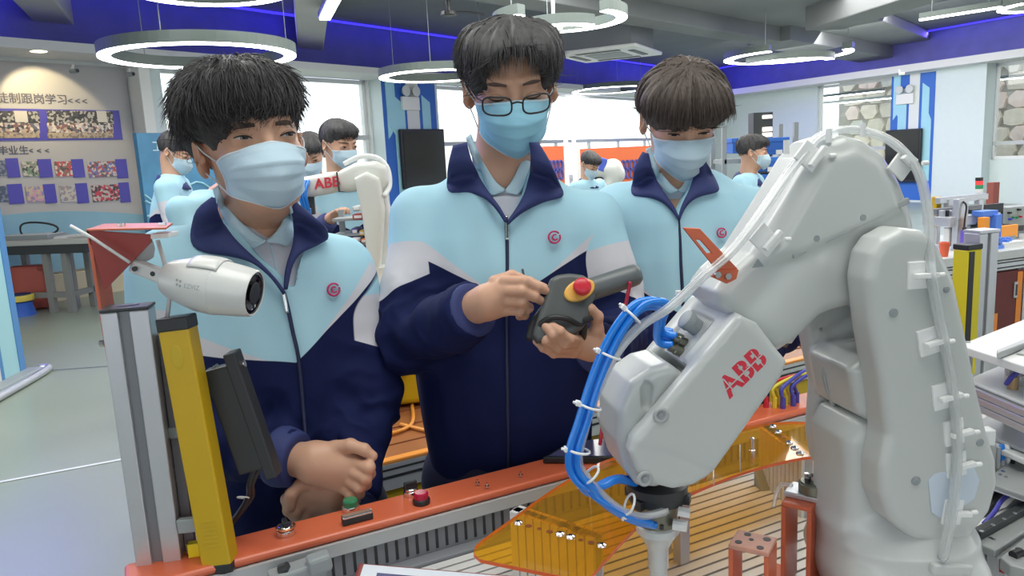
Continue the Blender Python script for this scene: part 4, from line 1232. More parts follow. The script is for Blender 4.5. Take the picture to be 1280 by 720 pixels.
# orange sheet metal brackets on the top
def obracket(px, py, w_, d_, h_, yaw, lab, holes=True):
    c = PZ(px, py, ZT + h_); R = rotm(yaw); t = thing('steel_bracket', lab, 'bracket', (c[0], c[1], ZT), 'orange steel brackets on the bench')
    z = np.array([0, 0, 1.])
    MB().box(c - z * .003, (w_ / 2, d_ / 2, .003), R).build('top_plate', M_orange if not holes else mat('orange_bare', (.62, .30, .22), .35, var=.3, vscale=40), t, bevel=.0015)
    for k in (-1, 1):
        MB().box(c - z * (h_ / 2 + .003) + R @ np.array([k * (w_ / 2 - .003), 0, 0]), (.003, d_ / 2, h_ / 2 - .003), R).build('side_plate', M_orange, t, bevel=.001)
    for k in (-1, 1):
        MB().box(c - z * (h_ - .003) + R @ np.array([k * (w_ / 2 + .012), 0, 0]), (.015, d_ / 2, .003), R).build('foot', M_orange, t, bevel=.001)
    if holes:
        for x, y, r_ in ((-.3, -.25, .0045), (.25, -.3, .0045), (-.2, .3, .0045), (.3, .25, .005), (-.05, .05, .003)):
            p = c + R @ np.array([x * w_, y * d_, 0]); MB().cyl(p - z * .0005, p + z * .0006, r_, n=14).build('hole', M_black, t)
    return c, R, t
obracket(941, 676, .050, .045, .115, -32, 'orange bracket with four black holes in its top, nearest the camera')
c, R, t = obracket(1003, 622, .040, .055, .13, -38, 'taller orange bracket beside the robot base carrying a gripper tool', False)
g = thing('gripper_tool', 'round grey tool changer disc with steel balls lying on the taller orange bracket', 'tool', tuple(c))
cc = c + R @ np.array([.012, .010, 0])
MB().box(cc + (0, 0, .004), (.035, .020, .004), R).build('base_plate', M_alu, g, bevel=.002)
MB().lathe(cc + (0, 0, .0085), (0, 0, 1), [(0, .020), (.012, .020), (.013, .018), (.015, .017)], 28).build('disc', M_olive, g, smooth=True, auto=35)
for k in range(9):
    a = 2 * PI * k / 9; r_ = .012 if k % 2 else .0055
    p = cc + np.array([math.cos(a) * r_, math.sin(a) * r_, .0235]); MB().cyl(p, p + (0, 0, .005), .0026, n=8).cyl(p + (0, 0, .005), p + (0, 0, .007), .0034, n=8).build('pin', M_robd if k % 3 else M_steel, g)
MB().tube(spline([cc + R @ np.array([-.03, .0, .01]), cc + R @ np.array([-.05, .01, .0]), cc + R @ np.array([-.055, .0, -.03])], 6), .003, 6).build('clear_tube', M_hose, g, smooth=True)

# things on the orange rail ------------------------------------------
def onrail(px, py): return PZ(px, py, ZR)
Rr = rotm(math.degrees(math.atan2(dr[1], dr[0])))
def rail_button(px, py, lab, capm, name='push_button', r_=.0115, h_=.012, ringm=None):
    p = onrail(px, py); t = thing(name, lab, 'button', tuple(p))
    MB().lathe(p, (0, 0, 1), [(0, r_ + .002), (.004, r_ + .0025), (.008, r_ + .002), (.009, r_)], 24).build('collar', ringm or M_steel, t, smooth=True, auto=35)
    MB().lathe(p + (0, 0, .007), (0, 0, 1), [(0, r_), (h_ * .8, r_), (h_, r_ * .85)], 24).build('cap', capm, t, smooth=True, auto=35)
    return t, p
t, p = rail_button(358, 668, 'chrome rotary switch with black handle on the orange rail near the yellow light curtain', M_steel, 'rotary_switch', .011, .008)
MB().box(p + (0, 0, .017), (.0035, .0105, .006), Rr).build('handle', M_black, t, bevel=.002)
MB().tube([p + np.array([math.cos(a) * .013, math.sin(a) * .013, .012]) for a in np.linspace(0, 2 * PI, 25)[:-1]], .0018, 6, closed=True).build('bezel', mat('copper', (.75, .35, .18), .25, metal=1), t, smooth=True)
rail_button(439, 638, 'green push button with chrome collar on the orange rail below crossed hands', mat('green_cap', (.03, .22, .10), .3))
rail_button(527, 629, 'red push button on the orange rail in front of the middle student', mat('ruby', (.45, .01, .05), .2), ringm=M_black)
t, p = rail_button(514, 619, 'black rotary switch behind the red button on the orange rail', M_steel, 'rotary_switch', .010, .006)
MB().box(p + (0, 0, .017), (.011, .004, .007), Rr).build('handle', M_black, t, bevel=.002)
p = onrail(447, 652); t = thing('data_port', 'silver topped black flip cover socket lying on the orange rail', 'socket', tuple(p))
MB().box(p + (0, 0, .006), (.0235, .006, .006), Rr).build('body', M_black, t, bevel=.002); MB().box(p + (0, 0, .0125), (.023, .0065, .0022), Rr).build('lid', M_steel, t, bevel=.002)
for i, (px, py) in enumerate(((597, 607), (609, 611), (651, 597))):
    p = onrail(px, py); t = thing('steel_pin', 'thin steel screw stud standing on the orange rail, %s' % ('left of the pair', 'right of the pair', 'alone nearest the blue hose')[i], 'screw', tuple(p), 'screw studs on the orange rail')
    MB().cyl(p, p + (0, 0, .010), .0018, n=8).build('shank', M_steel, t); MB().cyl(p + (0, 0, .003), p + (0, 0, .0055), .004, n=6).build('nut', M_steel, t)
# tablet lying on the rail behind the blue hose
pts = [PZ(678, 572, ZR + .012), PZ(712, 552, ZR + .012), PZ(775, 545, ZR + .012), PZ(770, 572, ZR + .012)]
t = thing('touch_screen', 'small dark touch panel lying on the orange rail behind the blue hose', 'touch panel', tuple(onrail(725, 566)))
MB().prism([p - (0, 0, .011) for p in pts], (0, 0, .011)).build('casing', M_black, t, bevel=.002)
ct = sum(pts) / 4
MB().prism([ct + (p - ct) * .86 + (0, 0, .0002) for p in pts], (0, 0, .0006)).build('display', mat('panel_display', (.10, .10, .22), .15), t)
# plug leads at the far end of the rail
M_wy = mat('wire_yellow', (.75, .62, .05), .4); M_wb = mat('wire_blue', (.07, .07, .42), .4); M_wr = mat('wire_red', (.6, .03, .06), .4)
k = 0
for px, m_, nm in ((966, M_wr, 'red'), (975, M_wy, 'yellow'), (983, M_wb, 'blue'), (992, M_wy, 'yellow'), (1000, M_wy, 'yellow'), (1006, M_wb, 'blue'), (1014, M_wy, 'yellow'), (1024, M_wb, 'blue')):
    s, _ = rs_(px, 512); p = rl(s, -.05 + .012 * (k % 3), ZR)
    t = thing('plug_lead', ('%s plug lead at the far end of the orange rail, ' % nm) + ('leftmost', 'second from left', 'third from left', 'fourth from left', 'fifth from left', 'sixth from left', 'seventh from left', 'rightmost')[k], 'cable', tuple(p), 'plug leads on the rail')
    MB().cyl(p, p + (0, 0, .022), .0055, n=8).build('plug', m_, t)
    q_ = rl(s + .16, -.03 + .02 * (k % 2), ZR + .004)
    MB().tube(spline([p + (0, 0, .02), p + (0, 0, .045), (p + q_) / 2 + (0, 0, .055 + .006 * (k % 3)), q_ + (0, 0, .03), q_], 6), .004, 6).build('lead', m_, t, smooth=True)
    k += 1

# ------------------------------------------------------------------ post, light curtain, camera at the left
def vert(px, py, Y):                 # a point and the vertical through it
    return P(px, py, Y)
yaw = 12
pt = P(160, 386, 1.0); R = rotm(yaw)
zt_ = pt[2]; hw_ = .0295; hd_ = .0195
post = thing('profile_post', 'grey slotted aluminium profile post with dark end cap, leaning at lower left', 'post', (pt[0], pt[1], ZR))
H_ = zt_ - .62
for x0, x1 in ((-hw_, -.0085), (.0055, hw_)):
    MB().box(pt + R @ np.array([(x0 + x1) / 2, 0, 0]) - (0, 0, H_ / 2), ((x1 - x0) / 2, hd_, H_ / 2), R).build('profile_side', M_alu, post, bevel=.002)
MB().box(pt + R @ np.array([-.0015, .003, 0]) - (0, 0, H_ / 2), (.0072, hd_ - .003, H_ / 2), R).build('profile_slot', M_alud, post)
MB().box(pt + (0, 0, .002), (hw_ + .0008, hd_ + .0008, .0022), R).build('end_cap', M_dgrey, post, bevel=.0015)
pc = pt + (0, 0, .0045); MB().prism([pc + R @ np.array([x, y, 0]) for x, y in ((-.012, -.003), (.002, -.004), (.014, .003), (.003, .006), (-.008, .004))], (0, 0, .0006)).build('cap_hole', M_black, post)
MB().box(pt + R @ np.array([.037, .012, 0]) - (0, 0, H_ / 2 + .02), (.0065, .008, H_ / 2 - .02), R).build('cover_strip', mat('smoked_strip', (.18, .17, .20), .3), post, bevel=.001)
# yellow light curtain bar, slightly tilted
a = P(222, 407, 1.0); b = P(276, 703, .985)
ax = nrm(b - a); sx = nrm(np.cross(ax, (0, 1, 0)) * -1); sx = sx if sx[0] > 0 else -sx; sy = np.cross(ax, sx)
lc = thing('light_curtain', 'yellow safety light curtain bar with black end caps at lower left', 'light curtain', tuple(b))
Rl = np.stack([sx, sy, ax], 1)
L = float(np.linalg.norm(b - a))
MB().box((a + b) / 2, (.0205, .016, L / 2), Rl).build('housing', M_yellow, lc, bevel=.0025)
MB().box(a - ax * .004, (.0212, .017, .009), Rl).build('end_cap', M_black, lc, bevel=.002); MB().box(b + ax * .002, (.0212, .017, .006), Rl).build('end_cap', M_black, lc, bevel=.002)
fr = -sy if sy[1] > 0 else sy
MB().lathe(a + ax * .040 + fr * .0158 + sx * -.001, fr, [(0, .017), (.0006, .0165), (.0008, .014)], 28, sx=.5, ref=ax).build('oval_mark', mat('yellow_dim', (.55, .38, .015), .5), lc)
MB().box(a + ax * .15 + fr * -.02 - sx * .035, (.012, .006, .008), Rl).build('mount_clamp', M_grey, lc, bevel=.002); MB().box(b - ax * .06 - sx * .035, (.014, .006, .010), Rl).build('mount_clamp', M_grey, lc, bevel=.002)
MB().tube([a - ax * .012 - sx * .012, P(212, 372, 1.01), P(206, 330, 1.02), P(197, 300, 1.02)], .003, 8).build('cable', mat('cable_grey', (.55, .53, .52), .5), lc, smooth=True)
MB().tube(spline([b + ax * .006, b + ax * .025 + sx * .004, b + ax * .06 + sx * .02], 5), .006, 8).build('lower_cable', M_dgrey, lc, smooth=True)
for k in range(7):
    MB().box(a + ax * (L * .80 + k * .006) + fr * .0163 + sx * (-.002 if k % 2 else .001), (.010, .0003, .0011), np.stack([sx, fr, ax], 1)).build('label_line', mat('yellow_dim', (.55, .38, .015), .5), lc)
# small yellow tag by the post foot
p = PZ(246, 694, ZR); t = thing('warning_tag', 'small bright yellow tag beside the foot of the light curtain', 'tag', tuple(p))
MB().box(p + (0, 0, .010), (.010, .006, .010), rotm(15)).build('block', mat('bright_yellow', (.9, .75, .02), .4), t, bevel=.001); MB().cyl(p + (-.012, 0, .004), p + (-.012, 0, .018), .002, n=6).build('pin', M_steel, t)
# black module with cables beside the curtain
a = P(272, 447, 1.03); b = P(322, 590, 1.03)
ax = nrm(b - a); sx = nrm(np.cross(ax, (0, 1, 0))); sx = sx if sx[0] > 0 else -sx; sy = np.cross(ax, sx); Rm = np.stack([sx, sy, ax], 1); Lm = float(np.linalg.norm(b - a))
bm = thing('sensor_module', 'slim black module hanging beside the yellow light curtain with black cables', 'sensor', tuple(b))
MB().box(a + ax * Lm * .52 - sx * .002, (.0205, .012, Lm * .45), Rm).build('body', M_dgrey, bm, bevel=.003)
MB().box((a + b) / 2 + sx * .0215 + ax * .004, (.0085, .014, Lm * .54), Rm).build('side_rail', mat('module_black', (.03, .032, .036), .5), bm, bevel=.002)
MB().box(a + ax * .020 - sx * .016, (.014, .008, .004), Rm @ rotm(0, 0, 35)).build('clip', M_grey, bm, bevel=.001)
MB().cyl(a + sx * .026 + ax * .018 , a + sx * .034 + ax * .018, .005, n=12).build('knob', M_steel, bm)
for k in (0, 1):
    MB().tube(spline([a + ax * Lm * .97 + sx * .008 * (k - .3), P(312 + 4 * k, 605, 1.03), P(311 + 5 * k, 620, 1.04), P(300 + 2 * k, 640, 1.04), P(285, 660, 1.05), P(270, 690, 1.05)], 6), .0045 if k == 0 else .003, 7).build('cable', M_black, bm, smooth=True)
MB().tube([P(304 + 7 * math.cos(x), 622 + 4 * math.sin(x), 1.035) + np.array([0, .008 * math.sin(x), 0]) for x in np.linspace(0, 2 * PI, 13)[:-1]], .0012, 6, closed=True).build('cable_tie', M_tie, bm)
# red plate carrying the camera
Yb = 1.02
rp = thing('camera_bracket', 'red sheet metal bracket on top of the post carrying the white camera', 'bracket', tuple(P(160, 360, Yb)))
tri = [P(108, 288, Yb), P(188, 293, Yb), P(188, 303, Yb), P(131, 362, Yb), P(138, 448, Yb), P(133, 448, Yb)]
ey = np.array([0, .004, 0])
MB().prism(tri[:2] + tri[2:4], ey).build('gusset', mat('red_paint', (.36, .045, .035), .4), rp)
MB().prism([P(107, 286, Yb), P(112, 286, Yb), P(137, 452, Yb), P(133, 452, Yb)], (0, .035, 0)).build('back_flange', M_orange, rp, bevel=.001)
tp_ = [P(109, 289, Yb - .005), P(212, 285, Yb - .005), P(215, 281, Yb + .02), P(140, 281, Yb + .09)]
MB().prism([PZ(109, 289, tri[0][2]), PZ(208, 287, tri[0][2]), PZ(216, 281, tri[0][2]), PZ(130, 282, tri[0][2])], (0, 0, .003)).build('top_flange', M_orange, rp, bevel=.001)
for x, y in ((152, 283), (203, 282)):
    p = PZ(x, y, tri[0][2] + .003); MB().cyl(p, p + (0, 0, .004), .005, n=10).build('screw', M_steel, rp)
p = P(131, 429, Yb); MB().cyl(p - (.006, 0, 0), p - (0, 0, 0), .005, n=10).build('screw', M_steel, rp)
MB().prism([P(188, 292, Yb - .01), P(211, 291, Yb - .01), P(211, 297, Yb - .01), P(188, 299, Yb - .01)], (0, .03, 0)).build('spacer', M_white, rp, bevel=.001)
MB().tube([P(88, 282, .98), P(115, 297, 1.0), P(162, 328, 1.0)], .0022, 7).build('tie_strap', M_tie, rp, smooth=True)
cam_ = thing('security_camera', 'white bullet camera on the red bracket in front of the left student', 'camera', tuple(P(265, 358, 1.0)))
a = P(204, 347, 1.025); b = P(319, 367, 1.012)
ax = nrm(b - a); L = float(np.linalg.norm(b - a))
prof = [(0, .012), (.004, .021), (.012, .026), (L * .30, .034), (L * .42, .0375), (L * .60, .0385), (L * .605, .0378), (L * .62, .0378), (L * .63, .0372), (L * .86, .0345), (L * .985, .0318), (L, .0302), (L * .995, .0288), (L * .96, .0286)]
MB().lathe(a, ax, prof, 48).build('body', mat('camera_white', (.70, .71, .69), .3, coat=.2), cam_, smooth=True, auto=30)
MB().lathe(a + ax * L * .985, ax, [(0, .0288), (.001, .0286), (.0002, .024), (-.002, .015), (-.001, .012), (.001, .009), (.0015, .002)], 40).build('lens', mat('lens_black', (.012, .010, .014), .12), cam_, smooth=True)
MB().lathe(a + ax * (L * .985 - .0005), ax, [(.0012, .0155), (.0022, .0150), (.0022, .0135)], 32).build('lens_ring', M_dgrey, cam_, smooth=True)
upc = nrm(np.cross(np.cross(ax, (0, 0, 1)), ax)); upc = upc if upc[2] > 0 else -upc; sd_ = np.cross(ax, upc)
# visor over the top
G = []
for t in np.linspace(L * .34, L * .66, 8):
    rr = np.interp(t, [x[0] for x in prof], [x[1] for x in prof]) + .0018
    G.append([a + ax * t + (upc * math.cos(x) + sd_ * math.sin(x)) * rr for x in np.linspace(-.75, .75, 14)])
MB().grid(np.array(G)).build('visor', MATS['camera_white'], cam_, smooth=True, solid=.002)
# writing on the side
V, F = text_mesh('EZVIZ', .0085, .0)
tocam = nrm(CAM - (a + ax * L * .4)); sidev = nrm(tocam - ax * np.dot(tocam, ax))
upv = nrm(np.cross(sidev, ax)); upv = upv if upv[2] > 0 else -upv
def oncam(t, h):
    rr = np.interp(t, [x[0] for x in prof], [x[1] for x in prof]) + .0004
    an = h / rr
    return a + ax * t + (sidev * math.cos(an) + upv * math.sin(an)) * rr
mk('lettering', [oncam(L * .46 + v[0], -.006 + v[1]) for v in V], F, mat('mark_grey', (.36, .40, .40), .5), cam_)
for dx, dy in ((-.004, .004), (.0015, .003), (-.003, -.002), (.002, -.003)):
    MB().prism([oncam(L * .315 + dx + .0019 * math.cos(x), -.004 + dy + .0019 * math.sin(x)) for x in np.linspace(0, 2 * PI, 9)[:-1]], sidev * .0003).build('logo_dot', mat('mark_grey', (.36, .40, .40), .5), cam_)
MB().beam(P(166, 331, 1.035), a + ax * .006, .016, .020).build('arm', M_white, cam_, bevel=.004)
MB().lathe(P(176, 312, 1.045), (0, 0, -1), [(-.016, .016), (0, .018), (.012, .015), (.016, .008)], 20).build('ball_mount', mat('mount_grey', (.45, .46, .45), .4), cam_, smooth=True)
for x, y in ((169, 336), (192, 342)):
    p = P(x, y, 1.022); MB().cyl(p, p - (0, .003, 0), .0035, n=10).build('screw', M_dgrey, cam_)

# grey clamp on the rail and a tablet in the foreground
p = PZ(372, 716, .955); t = thing('hinge_clamp', 'grey plastic clamp at the bottom edge in front of the vent strip', 'clamp', tuple(p))
MB().box(P(372, 716, .985), (.038, .016, .012), Rr @ rotm(0, 0, -4)).build('base', M_grey, t, bevel=.004); MB().box(P(399, 703, .985), (.016, .013, .012), Rr @ rotm(0, 0, -4)).build('jaw', M_grey, t, bevel=.005); MB().cyl(P(350, 713, .975), P(360, 709, .975), .008, n=12).build('pin', M_dgrey, t)
q0 = [PZ(448, 702, 1.06), PZ(760, 728, 1.06), PZ(760, 900, 1.06), PZ(380, 900, 1.06)]
t = thing('tablet', 'tablet with dark red rim and pale screen cut by the bottom edge', 'tablet', tuple(sum(q0) / 4 - (0, 0, .012)))
MB().prism([x - (0, 0, .012) for x in q0], (0, 0, .012)).build('casing', mat('dark_red', (.22, .03, .025), .35), t, bevel=.004)
ct = sum(q0) / 4
MB().prism([ct + (x - ct) * .94 + (0, 0, .0002) for x in q0], (0, 0, .001)).build('screen', mat('tablet_white', (.62, .66, .72), .2), t)
MB().prism([ct + (x - ct) * .80 + (0, 0, .0012) for x in q0], (0, 0, .0006)).build('window_area', mat('tablet_dark', (.05, .05, .16), .2), t)
MB().cyl((ct[0], ct[1], ZT), ct - (0, 0, .012), .02, n=14).build('stand', M_dgrey, t)
# ================================================================== people
M_skin = mat('skin', (0.60, 0.345, 0.232), 0.5, var=.06, vscale=14, bump=.05, bscale=300, sss=.12)
M_hair = mat('black_hair', (0.060, 0.058, 0.060), 0.6, var=.5, vscale=90, spec=.35)
M_hairb = mat('brown_black_hair', (0.085, 0.066, 0.056), 0.60, var=.5, vscale=90, spec=.35)
M_polo = mat('polo_pale', (0.60, 0.61, 0.68), 0.85, bump=.3, bscale=500)
M_poloc = mat('polo_collar_blue', (0.56, 0.75, 0.84), 0.85, bump=.3, bscale=500)
M_navy = mat('navy_cloth', (0.028, 0.040, 0.150), 0.75, var=.15, vscale=12, bump=.25, bscale=400)
M_zip = mat('zip_dark', (0.012, 0.016, 0.06), 0.5)
M_trs = mat('navy_trousers', (0.010, 0.012, 0.045), 0.8, bump=.25, bscale=300)
M_pink = mat('badge_pink', (0.55, 0.02, 0.12), 0.6)
M_eyew = mat('eye_white', (0.50, 0.47, 0.45), 0.3)
M_iris = mat('iris_dark', (0.015, 0.010, 0.008), 0.15)
M_brow = mat('brow_dark', (0.115, 0.075, 0.058), 0.8, var=.4, vscale=400)
M_lash = mat('lash_dark', (0.02, 0.014, 0.012), 0.7)
def mask_mat(name, c):
    m = mat(name, c, .75, bump=.2, bscale=500); b = m.node_tree.nodes['Principled BSDF']
    return m
M_mask = mask_mat('mask_pale', (0.50, 0.66, 0.76)); M_maskb = mask_mat('mask_blue', (0.30, 0.62, 0.78)); M_maske = mask_mat('mask_edge', (0.72, 0.76, 0.80))
M_shoe = mat('shoe_white', (0.75, 0.73, 0.68), .5)

def jacket_mat():
    m = mat('jacket_cloth', (.36, .66, .76), .8); nt = m.node_tree; b = nt.nodes['Principled BSDF']
    b.inputs['Specular IOR Level'].default_value = .2
    def A(n):
        a = nt.nodes.new('ShaderNodeAttribute'); a.attribute_name = n; return a.outputs['Fac']
    def step(src):
        k = nt.nodes.new('ShaderNodeMapRange'); k.inputs['From Min'].default_value = -.0006; k.inputs['From Max'].default_value = .0006
        nt.links.new(src, k.inputs['Value']); return k.outputs['Result']
    def mix(f, a, c):
        x = nt.nodes.new('ShaderNodeMix'); x.data_type = 'RGBA'; nt.links.new(f, x.inputs['Factor'])
        if isinstance(a, tuple): x.inputs['A'].default_value = (*a, 1)
        else: nt.links.new(a, x.inputs['A'])
        x.inputs['B'].default_value = (*c, 1); return x.outputs['Result']
    def three(w_, n_):
        c = mix(step(A(w_)), (.40, .655, .77), (.62, .62, .67)); return mix(step(A(n_)), c, (.006, .011, .062))
    ca, ct = three('white_sleeve', 'navy_sleeve'), three('white', 'navy')
    x = nt.nodes.new('ShaderNodeMix'); x.data_type = 'RGBA'; nt.links.new(step(A('sleeve')), x.inputs['Factor']); nt.links.new(ct, x.inputs['A']); nt.links.new(ca, x.inputs['B']); c = x.outputs['Result']
    nt.links.new(c, b.inputs['Base Color'])
    tc = nt.nodes.new('ShaderNodeTexCoord'); n2 = nt.nodes.new('ShaderNodeTexNoise'); n2.inputs['Scale'].default_value = 450
    nt.links.new(tc.outputs['Object'], n2.inputs['Vector'])
    bp = nt.nodes.new('ShaderNodeBump'); bp.inputs['Strength'].default_value = .2; bp.inputs['Distance'].default_value = .001
    nt.links.new(n2.outputs['Fac'], bp.inputs['Height']); nt.links.new(bp.outputs['Normal'], b.inputs['Normal'])
    return m
M_jack = jacket_mat()

# ---- head in its own frame: x to the viewer's right, -y forward, z up, origin between the ears at eye height
def head_sdf(h, neck_l, nr=.054):
    s = SDF((-.11, -.15, -.20 if neck_l is None else min(-.20, neck_l[2] - .03)), (.11, .14, .15), h)
    s.ell((0, .016, .030), (.074, .094, .082), k=.01)
    s.ell((0, -.022, -.030), (.060, .070, .080), k=.035)
    s.cap((-.023, -.042, -.080), (.023, -.042, -.080), .023, k=.03)
    s.ell((0, -.066, -.092), (.020, .018, .016), k=.02)
    for x in (-1, 1):
        s.ell((x * .040, -.056, -.024), (.019, .021, .018), k=.02)
        s.cap((x * .014, -.088, .024), (x * .040, -.076, .027), .008, .007, k=.016)
        s.ell((x * .033, -.098, .004), (.019, .014, .011), k=.012, op='sub')
        s.ell((x * .032, -.0775, .002), (.018, .0125, .012), k=.006)
        # ear
        R = rotm(x * 32, 0, x * 6)
        s.ell((x * .081, .016, -.010), (.0085, .0195, .032), R, k=.006)
        s.ell((x * .0885, .008, -.004), (.0062, .0105, .019), R, k=.003, op='sub')
        s.ell((x * .079, .002, -.012), (.0045, .005, .007), k=.004)
    s.cap((0, -.088, .006), (0, -.106, -.034), .0072, .010, k=.012)
    for x in (-1, 1): s.ell((x * .011, -.102, -.038), (.009, .010, .008), k=.006)
    s.cap((-.017, -.086, -.066), (.017, -.086, -.066), .007, k=.01)
    if neck_l is not None:
        n = np.asarray(neck_l, float)
        s.cap((0, .020, -.060), n, nr, nr + .006, k=.03)
        s.cap((0, -.03, -.09), n + (0, -.01, .02), .03, .03, k=.03)
    return s
class Head:
    def __init__(s, c, yaw, pitch, roll, scale=1.0, h=.003, neck=None, nr=.054):
        s.c = np.asarray(c, float); s.R = rotm(yaw, pitch, roll); s.k = scale
        nl = None if neck is None else s.inv(neck)
        s.s = head_sdf(h, nl, nr)
    def w(s, p): return s.c + (np.asarray(p, float) * s.k) @ s.R.T
    def inv(s, p): return ((np.asarray(p, float) - s.c) @ s.R) / s.k
    def face(s, x, z, off=.001, y0=-.2):
        p = s.s.hit((x, y0, z), (0, 1, 0), 0, .3, .001)
        return np.array([x, -.08, z]) if p is None else p + np.array([0, -off, 0])

def hair_build(hd, parent, ells, cuts, m_, n_str=4500, crown=(0, .03, .13), ln=.045, lift=.25, grav=.35, h=.0035, rough=.006, seed=1, rad=.0010, zmin=-.2, fwd=0.0, zfront=None):
    r = np.random.default_rng(seed)
    s = SDF((-.17, -.19, -.13), (.17, .19, .21), h)
    for c, rr in ells: s.ell(c, rr, k=.02)
    for c, rr in cuts: s.ell(c, rr, k=.010, op='sub')
    V, Q = s.mesh(1)
    N = vnormals(V, Q)
    cr = np.asarray(crown, float)
    # grooves following the flow from the crown
    d = V - cr; az = np.arctan2(d[:, 0], -d[:, 1]); el = np.linalg.norm(d, axis=1)
    g = vnoise(np.stack([np.cos(az) * 9, np.sin(az) * 9, el * 9], 1), seed) * .55 + vnoise(np.stack([np.cos(az) * 22, np.sin(az) * 22, el * 14], 1), seed + 1) * .45
    V2 = V + N * (g * rough)[:, None]
    mk('hair', hd.w(V2), Q, m_, parent, smooth=True)
    # strands
    rad_ = V - np.array([0, .015, .045]); rad_ /= np.linalg.norm(rad_, axis=1, keepdims=True)
    okv = np.where(np.sum(N * rad_, 1) > .45)[0]
    ii = r.choice(okv, n_str, replace=len(okv) < n_str)
    p = V2[ii] + r.normal(0, .0015, (len(ii), 3)); n = N[ii]
    gz = hd.R.T @ np.array([0, 0, -1.0])
    t = (p - cr); t /= np.linalg.norm(t, axis=1, keepdims=True) + 1e-9
    t = t + gz * grav + np.array([0, -fwd, 0]) + r.normal(0, .22, t.shape)
    t -= n * np.sum(t * n, 1, keepdims=True); t /= np.linalg.norm(t, axis=1, keepdims=True) + 1e-9
    L = ln * r.uniform(.5, 1.25, (len(ii), 1))
    lf = lift * r.uniform(.2, 1.0, (len(ii), 1))
    S = np.array([0, .25, .5, .75, 1.0])
    pts = []
    for q_ in S:
        pts.append(p - n * .003 + t * L * q_ + n * (L * lf * q_ - L * .30 * q_ * q_ * (lf < .2)) + gz * (L * .25 * q_ * q_))
    pts = np.stack(pts, 1)                                   # N,5,3
    keep = pts[:, -1, 2] > zmin + r.normal(0, .005, len(pts))
    if zfront is not None:
        tp = pts[:, -1]; fr_ = (tp[:, 1] < -.045) & (np.abs(tp[:, 0]) < .066); keep &= ~fr_ | (tp[:, 2] > zfront + r.normal(0, .006, len(pts)) + .010 * (np.abs(tp[:, 0]) < .02))
    pts = pts[keep]
    tan = np.gradient(pts, axis=1); tan /= np.linalg.norm(tan, axis=2, keepdims=True) + 1e-9
    ref = np.broadcast_to(n[keep][:, None, :], pts.shape)
    a = np.cross(tan, ref); a /= np.linalg.norm(a, axis=2, keepdims=True) + 1e-9
    b = np.cross(tan, a)
    w_ = rad * np.array([1.0, 1.1, .9, .6, .12])[None, :, None] * r.uniform(.6, 1.5, (len(pts), 1, 1))
    ring = [pts + (a * math.cos(x) + b * math.sin(x)) * w_ for x in (0, 2.094, 4.189)]
    G = np.stack(ring, 2)                                     # N,5,3,3
    nN = len(G); Vs = G.reshape(-1, 3)
    base = (np.arange(nN) * 15)[:, None, None]
    F = []
    for j in range(4):
        for k in range(3):
            F.append([j * 3 + k, j * 3 + (k + 1) % 3, (j + 1) * 3 + (k + 1) % 3, (j + 1) * 3 + k])
    F = (np.array(F)[None] + base).reshape(-1, 4)
    o = mk('hair_strands', hd.w(Vs), F, m_, parent, smooth=True)
    o['kind'] = 'stuff'
    return s

def eye_build(hd, parent, x, w_=.0125, hgt=.0042, look=.0, down=False, z=.0015, skew=.0015):
    N = 14
    def outline(k):
        pts = []
        for i in range(N + 1):
            t = -1 + 2 * i / N; pts.append((x + t * w_, z + hgt * k * (1 - t * t) * 1.0 + skew * t * (1 if x > 0 else -1)))
        for i in range(N, -1, -1):
            t = -1 + 2 * i / N; pts.append((x + t * w_, z - hgt * .7 * k * (1 - t * t) + skew * t * (1 if x > 0 else -1)))
        return pts
    if not down:
        pts = [hd.face(a, b, .0006) for a, b in outline(1)]
        n = len(pts)
        mk('eye', hd.w(pts), [[i, (i + 1), n - 2 - i, n - 1 - i] for i in range(N)], M_eyew, parent)
        ir = [(x + look + .0060 * math.cos(a), z + max(-hgt * .65, min(hgt * .92, .0060 * math.sin(a)))) for a in np.linspace(0, 2 * PI, 21)[:-1]]
        c = [hd.face(a, b, .0012) for a, b in ir]
        mk('iris', hd.w(c), [list(range(20))], M_iris, parent)
    up = [hd.face(x + t * w_ * 1.08, z + (hgt if not down else -hgt * .8) * (1 - t * t) + skew * t * (1 if x > 0 else -1), .0012) for t in np.linspace(-1, 1, 13)]
    MB().tube(list(hd.w(up)), [.0005 + .0012 * (1 - abs(t)) ** .5 for t in np.linspace(-1, 1, 13)], 6).build('eyelashes', M_lash, parent, smooth=True)
    fold = [hd.face(x + t * w_ * 1.05, z + (hgt + .0038) * (1 - t * t * .8) + skew * t * (1 if x > 0 else -1), .0002) for t in np.linspace(-1, 1, 13)]
    MB().tube(list(hd.w(fold)), .0005, 5).build('eyelid_fold', mat('lid_fold', (.30, .16, .11), .6), parent, smooth=True)
def brow_build(hd, parent, x, z=.0215, w_=.019, th=.0042):
    G = []
    for t in np.linspace(-1, 1, 14):
        tt = t * (1 if x > 0 else -1)                      # -1 inner, 1 outer
        zc = z + .0016 * (1 - (tt - .1) ** 2) - .002 * (tt > .5) * (tt - .5) * 2
        hh = th * (.55 + .45 * (1 - abs(tt))) * (1.0 if tt < .5 else 1 - (tt - .5) * 1.3)
        G.append([hd.face(x + t * w_, zc + k * hh, .0011 - abs(k) * .0006) for k in (-1, -.5, 0, .5, 1)])
    mk('eyebrow', hd.w(np.array(G).reshape(-1, 3)), [[i * 5 + j, i * 5 + j + 1, (i + 1) * 5 + j + 1, (i + 1) * 5 + j] for i in range(13) for j in range(4)], M_brow, parent, smooth=True)

